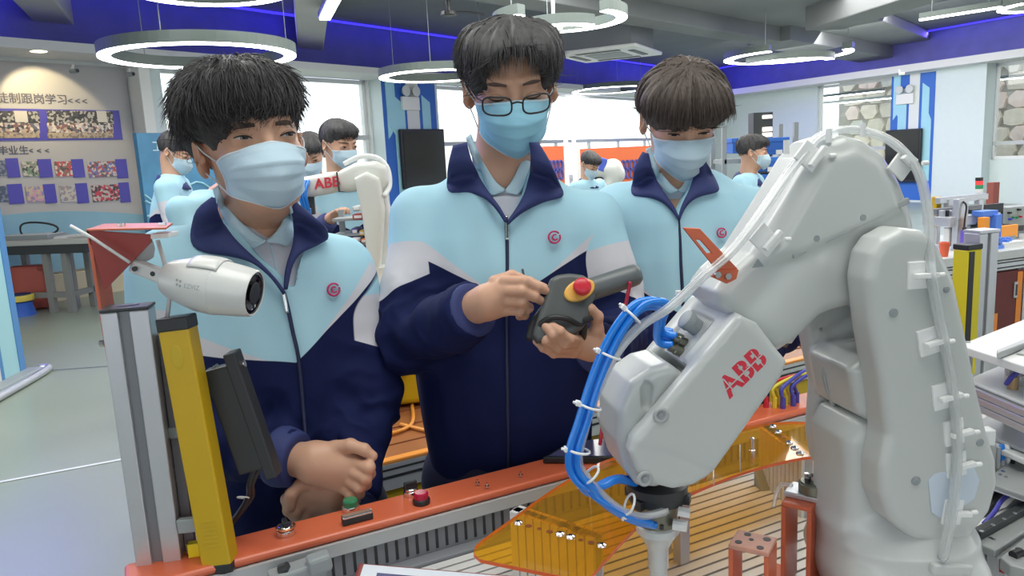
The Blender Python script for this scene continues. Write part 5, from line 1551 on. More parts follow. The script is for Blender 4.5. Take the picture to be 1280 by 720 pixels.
def mask_build(hd, parent, m_, top=-.008, bot=-.122, w_=.072, loops=True, nu=33, nv=29, side_top=-.022, side_bot=-.072):
    G = []
    for j in range(nv):
        v = j / (nv - 1)
        row = []
        for i in range(nu):
            u = -1 + 2 * i / (nu - 1)
            a = u * 1.36
            au = abs(u)
            zt = top + (side_top - top) * min(1, (au * 1.05) ** 1.3); zb_ = bot + (side_bot - bot) * min(1, au ** 1.6)
            z = zt + (zb_ - zt) * v
            yf = np.interp(v, [0, .12, .35, .55, .8, .93, 1], [-.1055, -.1185, -.1300, -.1270, -.1150, -.101, -.085])
            ys = -.006
            ww = w_ * np.interp(v, [0, .4, .75, .9, 1], [.98, 1.0, .90, .78, .62])
            x = ww * math.sin(a) ** 1 if True else 0
            y = ys + (yf - ys) * max(0.0, math.cos(a)) ** .85
            pl = .0024 * (1 - au ** 3) * (((v - .14) * 4.6) % 1.0 - .5) * (v > .14) * (v < .80)
            wr = .0016 * float(vnoise(np.array([u * 5, v * 5, 3.3]))) * (1 - .5 * au)
            n = np.array([math.sin(a), -math.cos(a), 0])
            row.append(np.array([x, y, z]) + n * (pl + wr))
        G.append(row)
    G = np.array(G)
    uu_ = np.linspace(-1.36, 1.36, nu); nn_ = np.stack([np.sin(uu_), -np.cos(uu_), 0 * uu_], 1)[None]
    for _ in range(3):
        dd_ = hd.s.sample(G); G = G + nn_ * np.clip(.0035 - dd_, 0, .012)[..., None]
    mk('face_mask', hd.w(G.reshape(-1, 3)), [[i * nu + j, i * nu + j + 1, (i + 1) * nu + j + 1, (i + 1) * nu + j] for i in range(nv - 1) for j in range(nu - 1)], m_, parent, smooth=True, solid=.0012)
    e = MB()
    e.tube(list(hd.w(G[0] + np.array([0, -.0006, -.002]))), .0018, 6); e.tube(list(hd.w(G[:, 0])), .0014, 6); e.tube(list(hd.w(G[:, -1])), .0014, 6); e.tube(list(hd.w(G[-1])), .0012, 6)
    e.build('mask_edging', M_maske, parent, smooth=True)
    if loops:
        for i, sx in ((0, -1), (nu - 1, 1)):
            a = G[0, i]; b = G[-1, i]
            top_ = spline([a, (a + np.array([sx * .081, -.002, .004])) / 2 + np.array([sx * .004, 0, .002]), np.array([sx * .084, .000, .008]), np.array([sx * .082, .018, .014])], 5)
            bt_ = spline([b, (b + np.array([sx * .079, .004, -.030])) / 2, np.array([sx * .079, .010, -.032]), np.array([sx * .078, .026, -.026])], 5)
            MB().tube(list(hd.w(np.array(top_))), .0013, 6).build('ear_loop', M_maske, parent, smooth=True)
            MB().tube(list(hd.w(np.array(bt_))), .0013, 6).build('ear_loop', M_maske, parent, smooth=True)

def glasses_build(hd, parent):
    def rim(cx, sx):
        pts = []
        for a in np.linspace(0, 2 * PI, 29)[:-1]:
            c_, s_ = math.cos(a), math.sin(a); e = .62
            x = cx + .0245 * math.copysign(abs(c_) ** e, c_); z = -.006 + .0165 * math.copysign(abs(s_) ** e, s_)
            pts.append((x, -.1315 + .25 * (abs(x) - .008) ** 2 * 30 - .003 * (z + .006) / .0165, z))
        return np.array(pts)
    for cx in (-.034, .034):
        p = rim(cx, 1); MB().tube(list(hd.w(p)), .0017, 6, closed=True).build('glasses_frame', M_black, parent, smooth=True)
        mk('glasses_lens', hd.w(p), [list(range(len(p)))], glass_mat('lens_glass', (.97, .98, .98), .03), parent)
    MB().tube(list(hd.w(np.array(spline([(-.0105, -.1315, -.002), (0, -.134, .001), (.0105, -.1315, -.002)], 5)))), .0017, 6).build('glasses_bridge', M_black, parent, smooth=True)
    for sx in (-1, 1):
        MB().tube(list(hd.w(np.array([(sx * .0585, -.114, .002), (sx * .070, -.085, .004), (sx * .080, .0, .010), (sx * .081, .015, .006)]))), .0014, 6).build('glasses_temple', M_black, parent, smooth=True)

# ---- cloth folds
def fold(V, N, arms, amp=.006, seed=0, body=1.0):
    p = V * np.array([13, 13, 4.2]) + seed * 7.7
    d = body * (vnoise(p, seed) * .7 + vnoise(p * 2.1 + 3, seed + 1) * .3) * amp
    for a, b, c in arms:                                    # shoulder, elbow, wrist
        for p0, p1, w0, freq, am in ((a, b, .85, 20, 1.0), (b, c, .20, 22, 1.0), (b, c, .80, 26, .8)):
            ax = p1 - p0; L = np.linalg.norm(ax); ax = ax / L
            t = (V - p0) @ ax; rad = np.linalg.norm(V - p0 - t[:, None] * ax, axis=1)
            near = np.clip(1.25 - rad / .085, 0, 1) * 2; near = np.clip(near, 0, 1)
            wgt = near * np.exp(-((t / L - w0) / .28) ** 2)
            s1 = np.cross(ax, (.3, -.9, .2)); s1 = s1 / np.linalg.norm(s1); s2 = np.cross(ax, s1)
            u1, u2 = (V - p0) @ s1, (V - p0) @ s2
            nz = vnoise(np.stack([(t + .55 * u1 + .3 * u2) * freq * 1.1, u1 * 8, u2 * 8], 1) + seed, seed + 2) + .5 * vnoise(np.stack([(t - .6 * u1) * freq * 1.7, u1 * 12, u2 * 12], 1) + seed, seed + 6)
            d = d + wgt * (.35 - 1.5 * np.abs(nz)) * amp * am * 1.5
    return V + N * d[:, None]

def hand_sdf(joints, palm, h=.0018, k=.004):
    """joints: list of (points, r0, r1); palm: list of (a,b,ra,rb)"""
    P_ = np.concatenate([np.array(j[0]) for j in joints] + [np.array([q_[0], q_[1]]) for q_ in palm])
    s = SDF(P_.min(0) - .035, P_.max(0) + .035, h)
    for a, b, ra_, rb_ in palm: s.cap(a, b, ra_, rb_, k=.012)
    for pts, r0, r1 in joints:
        n = len(pts) - 1
        f = SDF(s.lo, s.lo + h, h); f.n = s.n.copy(); f.ax = s.ax; f.F = np.full(s.n, .5, np.float32)
        for i in range(n):
            f.cap(pts[i], pts[i + 1], r0 + (r1 - r0) * i / n, r0 + (r1 - r0) * (i + 1) / n, k=.002)
            if 0 < i: f.ell(pts[i], [(r0 + (r1 - r0) * i / n) * 1.08] * 3, k=.003)
        s.F = smin(s.F, f.F, k)
    return s

class Person:
    def __init__(s, label, J, yaw=0, h=.0045, group=None, loc=None, k=1.0, col=None):
        s.J = {a: np.asarray(b, float) for a, b in J.items()}; s.h = h; s.yaw = yaw; s.k = k
        b_ = s.J['hip']
        s.root = thing('person', label, 'person', (b_[0], b_[1], 0), group)
        s.bodyV = []; s.bodyQ = []; s.nv = 0
    def addbody(s, V, Q):
        s.bodyV.append(V); s.bodyQ.append(Q + s.nv); s.nv += len(V)
    def legs(s, shoes=True, stride=0.0):
        J = s.J; c, sn = math.cos(math.radians(s.yaw)), math.sin(math.radians(s.yaw)); X = np.array([c, sn, 0]); Fw = np.array([sn, -c, 0])
        hp = J['hip']; s.ank = []
        for i, sg in enumerate((-1, 1)):
            a = hp + X * sg * .085 + np.array([0, 0, -.03]); an = np.array([hp[0], hp[1], 0]) + X * sg * .105 + np.array([0, 0, .075]) + Fw * stride * sg
            kn = (a + an) / 2 + Fw * .02 + np.array([0, 0, .03]); s.ank.append((a, kn, an))
        return Fw, X
    def torso(s, rows, arms_r=(.066, .060, .056, .047), sh_r=(.060, .064), hem=True, k_sh=.05, colr=None, V_cut=None, arms=True):
        J = s.J; h = s.h; yw = s.yaw
        R4 = [(z, cx, cy, a, b, yw if len(r_) < 6 else r_[5]) for r_ in rows for z, cx, cy, a, b in [r_[:5]]]
        pts = np.array([J[q_] for q_ in ('sL', 'sR', 'eL', 'eR', 'wL', 'wR', 'neck')])
        lo = np.minimum(pts.min(0) - .10, [min(r_[1] - r_[3] for r_ in R4) - .05, min(r_[2] - max(r_[3], r_[4]) for r_ in R4) - .05, min(r_[0] for r_ in R4) - .03])
        hi = np.maximum(pts.max(0) + .10, [max(r_[1] + r_[3] for r_ in R4) + .05, max(r_[2] + max(r_[3], r_[4]) for r_ in R4) + .05, max(r_[0] for r_ in R4) + .05])
        S = SDF(lo, hi, h)
        S.ring(R4, k=.01)
        nb = J['neck']
        for q_ in ('sL', 'sR'):
            S.cap(nb + (J[q_] - nb) * .22 + np.array([0, 0, -.045 * s.k]), J[q_], sh_r[0], sh_r[1], k=k_sh)
        tor = S.F.copy()
        S2 = SDF(lo, hi, h)
        for a, b, c in (('sL', 'eL', 'wL'), ('sR', 'eR', 'wR')):
            S2.cap(J[a], J[b], arms_r[0], arms_r[1], k=.015)
            S2.cap(J[b], J[c], arms_r[2] + .003, arms_r[3], k=.02)
        S.F = smin(S.F, S2.F, .022)
        s.tor = SDF(lo, hi, h); s.tor.F = tor; s.armS = S2; s.S = S
        return S
    def finish_jacket(s, colr, amp=.006, seed=1, cut=None, wristcut=True, mname='jacket', body=1.6):
        J = s.J; S = s.S
        for q_, e_ in (('wL', 'eL'), ('wR', 'eR')):
            if wristcut:
                d = nrm(J[q_] - J[e_]); c = J[q_] + d * .012
                # cut the sleeve end flat, locally
                sl, X = S.sl(c - .09, c + .09)
                if sl is not None:
                    pd = (X[0] - c[0]) * d[0] + (X[1] - c[1]) * d[1] + (X[2] - c[2]) * d[2]
                    rr = np.sqrt((X[0] - c[0]) ** 2 + (X[1] - c[1]) ** 2 + (X[2] - c[2]) ** 2)
                    t_sl = s.tor.F[sl]
                    ball = rr - .085
                    cutv = np.maximum(-pd, ball)
                    S.F[sl] = np.maximum(S.F[sl], -np.maximum(cutv, .02 - t_sl))
        s.S0 = SDF(S.lo, S.lo + S.h, S.h); s.S0.F = S.F.copy(); s.S0.n = S.n.copy(); s.S0.ax = S.ax
        if cut is not None:
            for pts, y0, y1 in cut:
                S.poly(np.zeros(3), np.array([1., 0, 0]), np.array([0, 0, 1.]), np.array([0, 1., 0]), pts, y0, y1, rad=.003, k=.004, op='sub')
        V, Q = S.mesh(2)
        N = vnormals(V, Q)
        arms = [(J['sL'], J['eL'], J['wL']), (J['sR'], J['eR'], J['wR'])]
        dt = s.tor.sample(V); da = s.armS.sample(V)
        V2 = fold(V, N, arms, amp, seed, body)
        navy = np.zeros(len(V)); white = np.zeros(len(V))
        X = np.array([math.cos(math.radians(s.yaw)), math.sin(math.radians(s.yaw)), 0])
        u = (V - colr['zip']) @ X
        zb = colr['z0'] + colr['kl'] * np.maximum(0, -u) + colr['kr'] * np.maximum(0, u) - .6 * np.maximum(0, np.abs(u) - .16)
        navy[:] = zb - V[:, 2]
        wb = np.minimum(np.maximum(0, np.abs(u) - np.where(u > 0, colr.get('w0r', colr.get('w0', .05)), colr.get('w0', .05))) * colr.get('kw', .28), .03)
        white[:] = zb + wb - V[:, 2]
        isarm = dt - .004 - da
        na_all = np.full(len(V), -.05); wa_all = np.full(len(V), -.05)
        for side, (a, b, c) in (('L', arms[0]), ('R', arms[1])):
            ax = b - a; L = np.linalg.norm(ax); ax /= L
            t = (V - a) @ ax
            near = np.linalg.norm(V - a - np.clip(t, 0, L)[:, None] * ax, axis=1)
            fx = c - b; Lf = np.linalg.norm(fx); fx /= Lf; tf = np.clip((V - b) @ fx, 0, Lf)
            nf = np.linalg.norm(V - b - tf[:, None] * fx, axis=1)
            m1 = ((V - colr['zip']) @ X * (-1 if side == 'L' else 1) > 0)
            out_ = np.sign((a - J['neck']) @ X) * ((V - a) @ X)
            tn = colr.get('tn', .52) * L; tw = colr.get('tw', .28) * L
            na = t - tn - colr.get('slant', .6) * out_
            wa = t - tw
            fore = nf < near - .01
            na = np.where(fore, .05, na)
            na_all = np.where(m1, na, na_all); wa_all = np.where(m1, wa, wa_all)
        o = mk(mname, V2, Q, M_jack, s.root, smooth=True)
        fattr(o, 'navy', navy); fattr(o, 'white', white); fattr(o, 'navy_sleeve', na_all); fattr(o, 'white_sleeve', wa_all); fattr(o, 'sleeve', isarm)
        s.jacket = o
        return o
    def trousers(s, rows, shoes=True, stride=0.0):
        Fw, X = s.legs(stride=stride); h = .011
        A = np.array([q_ for l in s.ank for q_ in l] + [s.J['hip']])
        S = SDF(A.min(0) - .16, A.max(0) + .16, h)
        hp = s.J['hip']
        S.ell(hp + np.array([0, 0, -.01]), (.165 * s.k, .125 * s.k, .13), rotm(s.yaw), k=.02)
        for a, kn, an in s.ank:
            S.cap(a, kn, .088 * s.k, .070 * s.k, k=.03); S.cap(kn, an + np.array([0, 0, -.03]), .070 * s.k, .062 * s.k, k=.03)
        V, Q = S.mesh(1)
        mk('trousers', V, Q, M_trs, s.root, smooth=True)
        for a, kn, an in s.ank:
            f = SDF(an - .22, an + .22, .008); b = an * (1, 1, 0)
            f.ell(b + Fw * .05 + np.array([0, 0, .045]), (.046, .13, .04), rotm(s.yaw), k=.01); f.ell(b + np.array([0, 0, .07]), (.04, .05, .05), k=.02)
            f.half(np.array([0, 0, .004]), np.array([0, 0, -1.]), .002)
            V, Q = f.mesh(1); mk('shoe', V, Q, M_shoe, s.root, smooth=True)
        # the body under the clothes
        B = SDF(np.minimum(A.min(0), s.J['hip']) - .14, np.maximum(np.maximum(A.max(0), s.J['neck']), np.max([s.J[q_] for q_ in ('sL', 'sR', 'eL', 'eR', 'wL', 'wR')], 0)) + .14, .014)
        for a, kn, an in s.ank: B.cap(a, kn, .06, .045, k=.03); B.cap(kn, an, .045, .032, k=.03)
        ch = s.J['neck'] * .45 + hp * .55
        B.ell(hp, (.12, .085, .10), k=.03); B.cap(hp, ch, .075, .08, k=.05); B.cap(ch, s.J['neck'] - (0, 0, .06), .08, .05, k=.05); B.cap(s.J['neck'] - (0, 0, .07), s.J['neck'], .05, .045, k=.03)
        for q_ in 'LR':
            B.cap(s.J['neck'] - (0, 0, .08), s.J['s' + q_], .04, .042, k=.03); B.cap(s.J['s' + q_], s.J['e' + q_], .038, .032, k=.02); B.cap(s.J['e' + q_], s.J['w' + q_], .031, .024, k=.02)
        V, Q = B.mesh(1); s.addbody(V, Q)
    def end(s):
        V = np.concatenate(s.bodyV); Q = np.concatenate(s.bodyQ)
        mk('body', V, Q, M_skin, s.root, smooth=True)
        nest(s.root, {'jacket': ('zip_line', 'zip_pull', 'badge', 'cuff', 'collar'), 'face_mask': ('mask_edging', 'ear_loop'), 'glasses_frame': ('glasses_lens', 'glasses_bridge', 'glasses_temple'),
                      'body': ('eye', 'iris', 'eyelashes', 'eyelid_fold', 'eyebrow'), 'hair': ('hair_strands',), 'polo_shirt': ('polo_collar', 'placket_line')})
    # --- pieces laid on the jacket, traced as real points of its surface
    def on(s, px, py, off, Y=None, surf=None):
        p = (surf or s.S0).pix(px, py)
        if p is None or (Y is not None and abs(p[1] - Y) > .12):
            p = P(px, py, Y if Y is not None else s.J['neck'][1] - .06)
        d = nrm(ray(px, py))
        return p - d * off
    def collar(s, outer, inner, Y, name='collar', m_=None, off=(.007, .017, .011), n=26, rows=8, solid=.004, surf=None):
        def rs2(p, n):
            p = np.array(p, float)
            L = np.r_[0, np.cumsum(np.linalg.norm(np.diff(p, axis=0), axis=1))]
            return np.stack([np.interp(np.linspace(0, L[-1], n), L, p[:, i]) for i in (0, 1)], 1)
        A, B = rs2(outer, n), rs2(inner, n)
        G = []
        for j in range(rows):
            t = j / (rows - 1); o_ = np.interp(t, [0, .5, 1], off)
            G.append([s.on(*(A[i] * (1 - t) + B[i] * t), o_, Y, surf) for i in range(n)])
        G = np.array(G)
        for _ in range(2):                                   # relax depth jumps
            G[1:-1] = (G[1:-1] * 2 + G[:-2] + G[2:]) / 4
            G[:, 1:-1] = (G[:, 1:-1] * 2 + G[:, :-2] + G[:, 2:]) / 4
        return mk(name, G.reshape(-1, 3), [[i * n + j, i * n + j + 1, (i + 1) * n + j + 1, (i + 1) * n + j] for i in range(rows - 1) for j in range(n - 1)], m_ or M_navy, s.root, smooth=True, solid=solid), G
    def ribbon(s, pxs, w_, off, Y, name, m_, surf=None):
        pts = np.array(spline([np.array([*q_, 0.0]) for q_ in pxs], 6))[:, :2]
        p3 = [s.on(x, y, off, Y, surf) for x, y in pts]
        for _ in range(3): p3 = [p3[0]] + [(p3[i - 1] + 2 * p3[i] + p3[i + 1]) / 4 for i in range(1, len(p3) - 1)] + [p3[-1]]
        return MB().tube(p3, w_, 8).build(name, m_, s.root, smooth=True), p3
    def badge(s, px, py, r, Y):
        for rr, a0, a1, w_ in ((r, 40, 385, .0017), (r * .45, 60, 330, .0015)):
            pts = [s.on(px + rr * math.cos(math.radians(a)) + (r * .12 if rr < r else 0), py - rr * 1.02 * math.sin(math.radians(a)), .0062, Y) for a in np.linspace(a0, a1, 22)]
            MB().tube(pts, w_, 6).build('badge', M_pink, s.root, smooth=True)
# ------------------------------------------------------------------ the student with glasses (middle)
def cutpoly(pxs, Y):
    return [(float(p[0]), float(p[2])) for p in (P(x, y, Y) for x, y in pxs)]
YM = 1.44
JM = dict(hip=P(640, 640, 1.43), neck=P(632, 218, 1.46), sL=P(525, 272, 1.45), sR=P(733, 276, 1.46), eL=P(512, 424, 1.36), wL=P(586, 390, 1.22), eR=P(782, 418, 1.40), wR=P(752, 434, 1.24))
JM['hip'][2] = .90
pm = Person('student in glasses and pale blue mask standing in the middle, holding the grey teach pendant', JM, yaw=3)
cxm = float(P(628, 400, 1.44)[0])
rowsM = [(.80, cxm + .004, 1.43, .150, .105), (.92, cxm + .002, 1.43, .162, .118), (1.02, cxm, 1.43, .168, .128), (1.15, cxm, 1.435, .174, .124), (1.27, cxm, 1.445, .178, .112), (1.36, cxm, 1.455, .170, .098), (1.43, cxm + .003, 1.46, .125, .082), (1.475, cxm + .006, 1.465, .075, .066)]
pm.torso(rowsM, arms_r=(.062, .062, .060, .047), sh_r=(.052, .056))
cutM = [(cutpoly([(633, 277), (622, 256), (608, 238), (596, 212), (588, 180), (600, 140), (665, 140), (668, 185), (662, 220), (652, 244), (641, 264)], 1.36), 1.15, 1.475), (cutpoly([(588, 205), (580, 120), (676, 120), (668, 205)], 1.45), 1.30, 1.62)]
pm.finish_jacket(dict(zip=P(634, 330, 1.33), z0=1.252, kl=.52, kr=.50, w0=.03, w0r=.075, kw=.27, tn=.56, tw=.28, slant=.55), amp=.0080, seed=3, cut=cutM)
hM = Head(P(638, 107, 1.44), 4, 17.5, -1.5, .99, .003, neck=P(629, 222, 1.47), nr=.058)
V, Q = hM.s.mesh(1); pm.addbody(hM.w(V), Q)
hair_build(hM, pm.root, [((0, .020, .030), (.088, .104, .085)), ((.004, -.035, .056), (.088, .076, .054)), ((0, .03, .050), (.094, .090, .064)), ((.056, -.004, .072), (.034, .070, .036)), ((-.056, -.004, .072), (.034, .070, .036))], [((.092, .004, -.035), (.036, .040, .050)), ((-.092, .004, -.035), (.036, .040, .050)), ((.006, -.126, .020), (.067, .086, .066)), ((0, -.075, -.070), (.085, .085, .085)), ((0, 0.02, -.10), (.12, .062, .10))],
           M_hair, 9000, (.01, .045, .14), .042, .12, .45, seed=2, fwd=.25, rough=.007, rad=.0008, zmin=.0, zfront=.034)
for x in (-.033, .033): eye_build(hM, pm.root, x, down=True, z=-.002); brow_build(hM, pm.root, x, z=.021)
mask_build(hM, pm.root, M_maskb, w_=.0655, top=-.003, bot=-.114, side_top=-.016)
glasses_build(hM, pm.root)
pm.trousers(None)
# polo shirt under the jacket
def polo(p, rows, neckc, vcut, rr=.060, zlo=1.2):
    s = SDF([neckc[0] - .20, neckc[1] - .16, zlo], [neckc[0] + .20, neckc[1] + .13, neckc[2] + .06], .005)
    s.ring([(z, cx, cy, a - .016, b - .014, p.yaw) for z, cx, cy, a, b in rows if z > zlo - .15 and z < neckc[2] - .025], k=.01)
    s.cap(neckc + (0, .012, -.07), neckc + (0, .006, -.030), rr, rr - .004, k=.03)
    s0 = SDF(s.lo, s.lo + s.h, s.h); s0.F = s.F.copy(); s0.n = s.n.copy(); s0.ax = s.ax
    s0.cap(neckc + (0, .010, -.06), neckc + (0, .004, .0), rr + .001, rr - .004, k=.02)
    s.poly(np.zeros(3), np.array([1., 0, 0]), np.array([0, 0, 1.]), np.array([0, 1., 0]), vcut, neckc[1] - .3, neckc[1] + .0, rad=.003, k=.003, op='sub')
    V, Q = s.mesh(1); mk('polo_shirt', V, Q, M_polo, p.root, smooth=True); return s0
sp = polo(pm, rowsM, pm.J['neck'] + (0, 0, .012), cutpoly([(594, 170), (668, 170), (656, 208), (645, 224), (631, 239), (618, 226), (604, 206)], 1.37))
pm.collar([(567, 182), (559, 212), (559, 242), (585, 239), (606, 246), (621, 260), (632, 278)], [(583, 178), (589, 200), (600, 223), (612, 243), (624, 259), (629, 268), (634, 277)], 1.36)
pm.collar([(672, 178), (686, 200), (707, 247), (681, 251), (657, 262), (645, 270), (635, 280)], [(662, 178), (664, 192), (663, 213), (656, 241), (647, 259), (641, 268), (635, 277)], 1.36)
pm.collar([(583, 172), (590, 196), (598, 218), (606, 235), (614, 246), (629, 239)], [(588, 168), (596, 188), (606, 206), (616, 222), (623, 231), (631, 237)], 1.37, 'polo_collar', M_poloc, (.004, .008, .003), surf=sp)
pm.collar([(663, 172), (663, 195), (660, 215), (655, 232), (648, 245), (633, 240)], [(659, 170), (656, 188), (650, 205), (643, 221), (637, 231), (632, 238)], 1.37, 'polo_collar', M_poloc, (.004, .008, .003), surf=sp)
pm.ribbon([(633, 276), (634, 310), (634, 340), (633, 372), (634, 470), (636, 590)], .0032, .0005, 1.33, 'zip_line', M_zip)
pm.ribbon([(633, 270), (634, 284), (634, 300)], .0030, .0045, 1.33, 'zip_pull', M_steel)
pm.badge(693, 296.5, 7.2, 1.33)
for a, b in (('wL', 'eL'), ('wR', 'eR')):
    d = nrm(pm.J[a] - pm.J[b]); c = pm.J[a]
    MB().lathe(c - d * .020, d, [(0, .0465), (.008, .0478), (.018, .0472), (.034, .0452), (.039, .042), (.038, .034)], 28).build('cuff', M_navy, pm.root, smooth=True)
# right hand (left in the picture), pinching a stylus
def H(px, py, Y): return P(px, py, Y)
y0 = 1.175
fi = [([H(631, 351, y0), H(656, 352, y0 - .012), H(672, 359, y0 - .006), H(683, 364, y0 + .002)], .0092, .0066),
      ([H(627, 363, y0 - .002), H(652, 364, y0 - .018), H(668, 371, y0 - .010), H(678, 377, y0 + .002)], .0095, .0068),
      ([H(628, 376, y0), H(652, 377, y0 - .014), H(661, 385, y0 + .002), H(653, 388, y0 + .016)], .0090, .0066),
      ([H(632, 388, y0 + .004), H(650, 389, y0 - .006), H(656, 394, y0 + .006), H(649, 396, y0 + .018)], .0080, .0060),
      ([H(618, 352, y0 + .012), H(640, 345, y0 + .020), H(662, 353, y0 + .016), H(680, 360, y0 + .012)], .0100, .0075)]
pl = [(H(596, 382, 1.215), H(612, 376, y0 + .012), .024, .025), (H(612, 370, y0 + .010), H(630, 356, y0 + .004), .020, .013), (H(612, 376, y0 + .010), H(628, 368, y0 + .002), .022, .014), (H(612, 384, y0 + .012), H(631, 386, y0 + .008), .021, .012), (pm.J['wL'], H(604, 379, 1.20), .026, .026)]
s = hand_sdf(fi, pl); V, Q = s.mesh(1); pm.addbody(V, Q)
# left hand (right in the picture) wrapped under the pendant
y1 = 1.165
fi = [([H(724, 424, y1 + .008), H(712, 424, y1 - .022), H(700, 414, y1 - .030), H(691, 407, y1 - .020)], .0082, .0064),
      ([H(722, 430, y1 + .008), H(706, 430, y1 - .020), H(692, 419, y1 - .028), H(682, 408, y1 - .020)], .0085, .0064),
      ([H(720, 436, y1 + .008), H(698, 436, y1 - .014), H(683, 426, y1 - .022), H(674, 413, y1 - .014)], .0082, .0062),
      ([H(717, 442, y1 + .010), H(692, 442, y1 - .006), H(679, 435, y1 - .012), H(670, 427, y1 - .006)], .0073, .0056),
      ([H(744, 430, y1 + .030), H(746, 412, y1 + .022), H(746, 396, y1 + .016), H(738, 386, y1 + .008)], .0115, .0090)]
pl = [(H(752, 434, 1.235), H(738, 432, y1 + .035), .025, .022), (H(740, 430, y1 + .034), H(722, 427, y1 + .014), .020, .013), (H(738, 436, y1 + .034), H(718, 438, y1 + .016), .019, .012), (H(744, 428, y1 + .035), H(745, 418, y1 + .028), .018, .013)]
s = hand_sdf(fi, pl); V, Q = s.mesh(1); pm.addbody(V, Q)
pm.end()
for (a, b) in ((H(683, 364, y0 - .004), H(677, 361, y0 - .006)), (H(678, 377, y0 - .004), H(672, 374, y0 - .010))):
    pass
# stylus
t = thing('stylus', 'thin black stylus pinched by the student in glasses', 'stylus', tuple(H(655, 350, y0 + .01)))
MB().tube([H(653, 337, y0 + .03), H(656, 352, y0 + .012), H(674, 366, y0 - .004), H(684, 371, y0 + .004)], [.002, .0022, .0022, .001], 8).build('barrel', M_black, t, smooth=True)
# teach pendant
yp = 1.165
tpn = thing('teach_pendant', 'grey hand held teach pendant with red stop button on yellow oval', 'teach pendant', tuple(H(705, 385, yp)))
n0 = nrm(CAM - H(705, 385, yp)); n0 = nrm(n0 + np.array([.18, 0, .25])); up0 = nrm(np.array([0, 0, 1.]) - n0 * n0[2]); ri0 = nrm(np.cross(up0, n0))
Oq = H(705, 385, yp)
def tq(px, py, v=0):
    p = PP(px, py, Oq + n0 * v, n0); return (float(np.dot(p - Oq, ri0)), float(np.dot(p - Oq, up0)))
bd = [(688, 348), (697, 343), (712, 341), (728, 343), (741, 350), (748, 360), (744, 372), (738, 385), (736, 400), (728, 411), (712, 420), (690, 424), (672, 428), (666, 418), (672, 398), (680, 376), (685, 360)]
s = SDF(Oq - .12, Oq + .12, .0024)
s.poly(Oq, ri0, up0, n0, [tq(x, y) for x, y in bd], -.030, .004, rad=.008, k=.003)
gp = [(676, 402), (690, 396), (710, 398), (724, 406), (716, 418), (696, 424), (676, 424)]
V, Q = s.mesh(1); mk('casing', V, Q, mat('pendant_grey', (.085, .096, .096), .42, bump=.1, bscale=400), tpn, smooth=True)
s = SDF(Oq - .12, Oq + .12, .0024)
s.poly(Oq, ri0, up0, n0, [tq(x, y) for x, y in [(664, 398), (684, 370), (676, 400), (668, 422), (660, 418)]], -.045, -.020, rad=.006, k=.003)
V, Q = s.mesh(1); mk('screen_edge', V, Q, M_dgrey, tpn, smooth=True)
a = np.array(PP(738, 362, Oq - n0 * .012, n0)); b = np.array(PP(795, 343, Oq - n0 * .012, n0))
MB().lathe(a, nrm(b - a), [(-.01, .012), (0, .0180), (np.linalg.norm(b - a) * .9, .0180), (np.linalg.norm(b - a), .0172), (np.linalg.norm(b - a) + .006, .013), (np.linalg.norm(b - a) + .008, .004)], 24).build('handle', mat('pendant_grey2', (.13, .15, .155), .38), tpn, smooth=True)
cb = np.array(PP(724, 363, Oq + n0 * .004, n0)); la = nrm(ri0 * .86 + up0 * .35); lb = np.cross(n0, la)
MB().prism([cb + la * .0265 * math.cos(x) + lb * .0165 * math.sin(x) - n0 * .004 for x in np.linspace(0, 2 * PI, 33)[:-1]], n0 * .009).build('yellow_ring', mat('pendant_yellow', (.85, .47, .10), .4), tpn, bevel=.003)
cb2 = cb + la * .003 + lb * .001
MB().lathe(cb2 + n0 * .004, n0, [(0, .0095), (.006, .0095), (.007, .0140), (.012, .0143), (.016, .0132), (.018, .009), (.0185, .002)], 28).build('stop_button', mat('stop_red', (.62, .03, .05), .3), tpn, smooth=True)
pts = [H(676, 420, yp - .014), H(676, 405, yp - .016), H(690, 397, yp - .020), H(710, 399, yp - .018), H(724, 406, yp - .010), H(730, 402, yp - .004)]
MB().tube(spline(pts, 6), .0045, 8).build('grip_rim', M_black, tpn, smooth=True)
MB().tube(spline([H(731, 400, yp + .0), H(729, 415, yp + .004), H(726, 428, yp + .012), H(718, 440, yp + .02)], 5), .0062, 8).build('hand_strap', M_black, tpn, smooth=True)
MB().box(H(735, 399, yp - .012), (.008, .005, .004), rotm(0, 0, -20)).build('strap_buckle', M_black, tpn, bevel=.002)

# ------------------------------------------------------------------ the student at the left
JL = dict(hip=P(372, 660, 1.37), neck=P(318, 268, 1.33), sL=P(215, 336, 1.30), sR=P(424, 340, 1.38), eL=P(205, 535, 1.28), wL=P(360, 572, 1.19), eR=P(455, 500, 1.34), wR=P(438, 612, 1.22))
JL['hip'][2] = .86
pl_ = Person('student with bushy black hair standing at the left behind the white bullet camera, hands crossed', JL, yaw=14)
fx = lambda x, y, Y: float(P(x, y, Y)[0])
rowsL = [(.78, fx(375, 660, 1.37), 1.37, .155, .105), (.90, fx(370, 620, 1.36), 1.36, .168, .122), (1.0, fx(362, 560, 1.355), 1.355, .174, .130), (1.10, fx(348, 480, 1.35), 1.35, .178, .126), (1.20, fx(336, 410, 1.345), 1.345, .178, .114), (1.28, fx(328, 360, 1.34), 1.34, .166, .100), (1.345, fx(322, 310, 1.335), 1.335, .125, .084), (1.395, fx(318, 275, 1.335), 1.335, .075, .066)]
pl_.torso(rowsL, arms_r=(.066, .062, .062, .048), sh_r=(.057, .060))
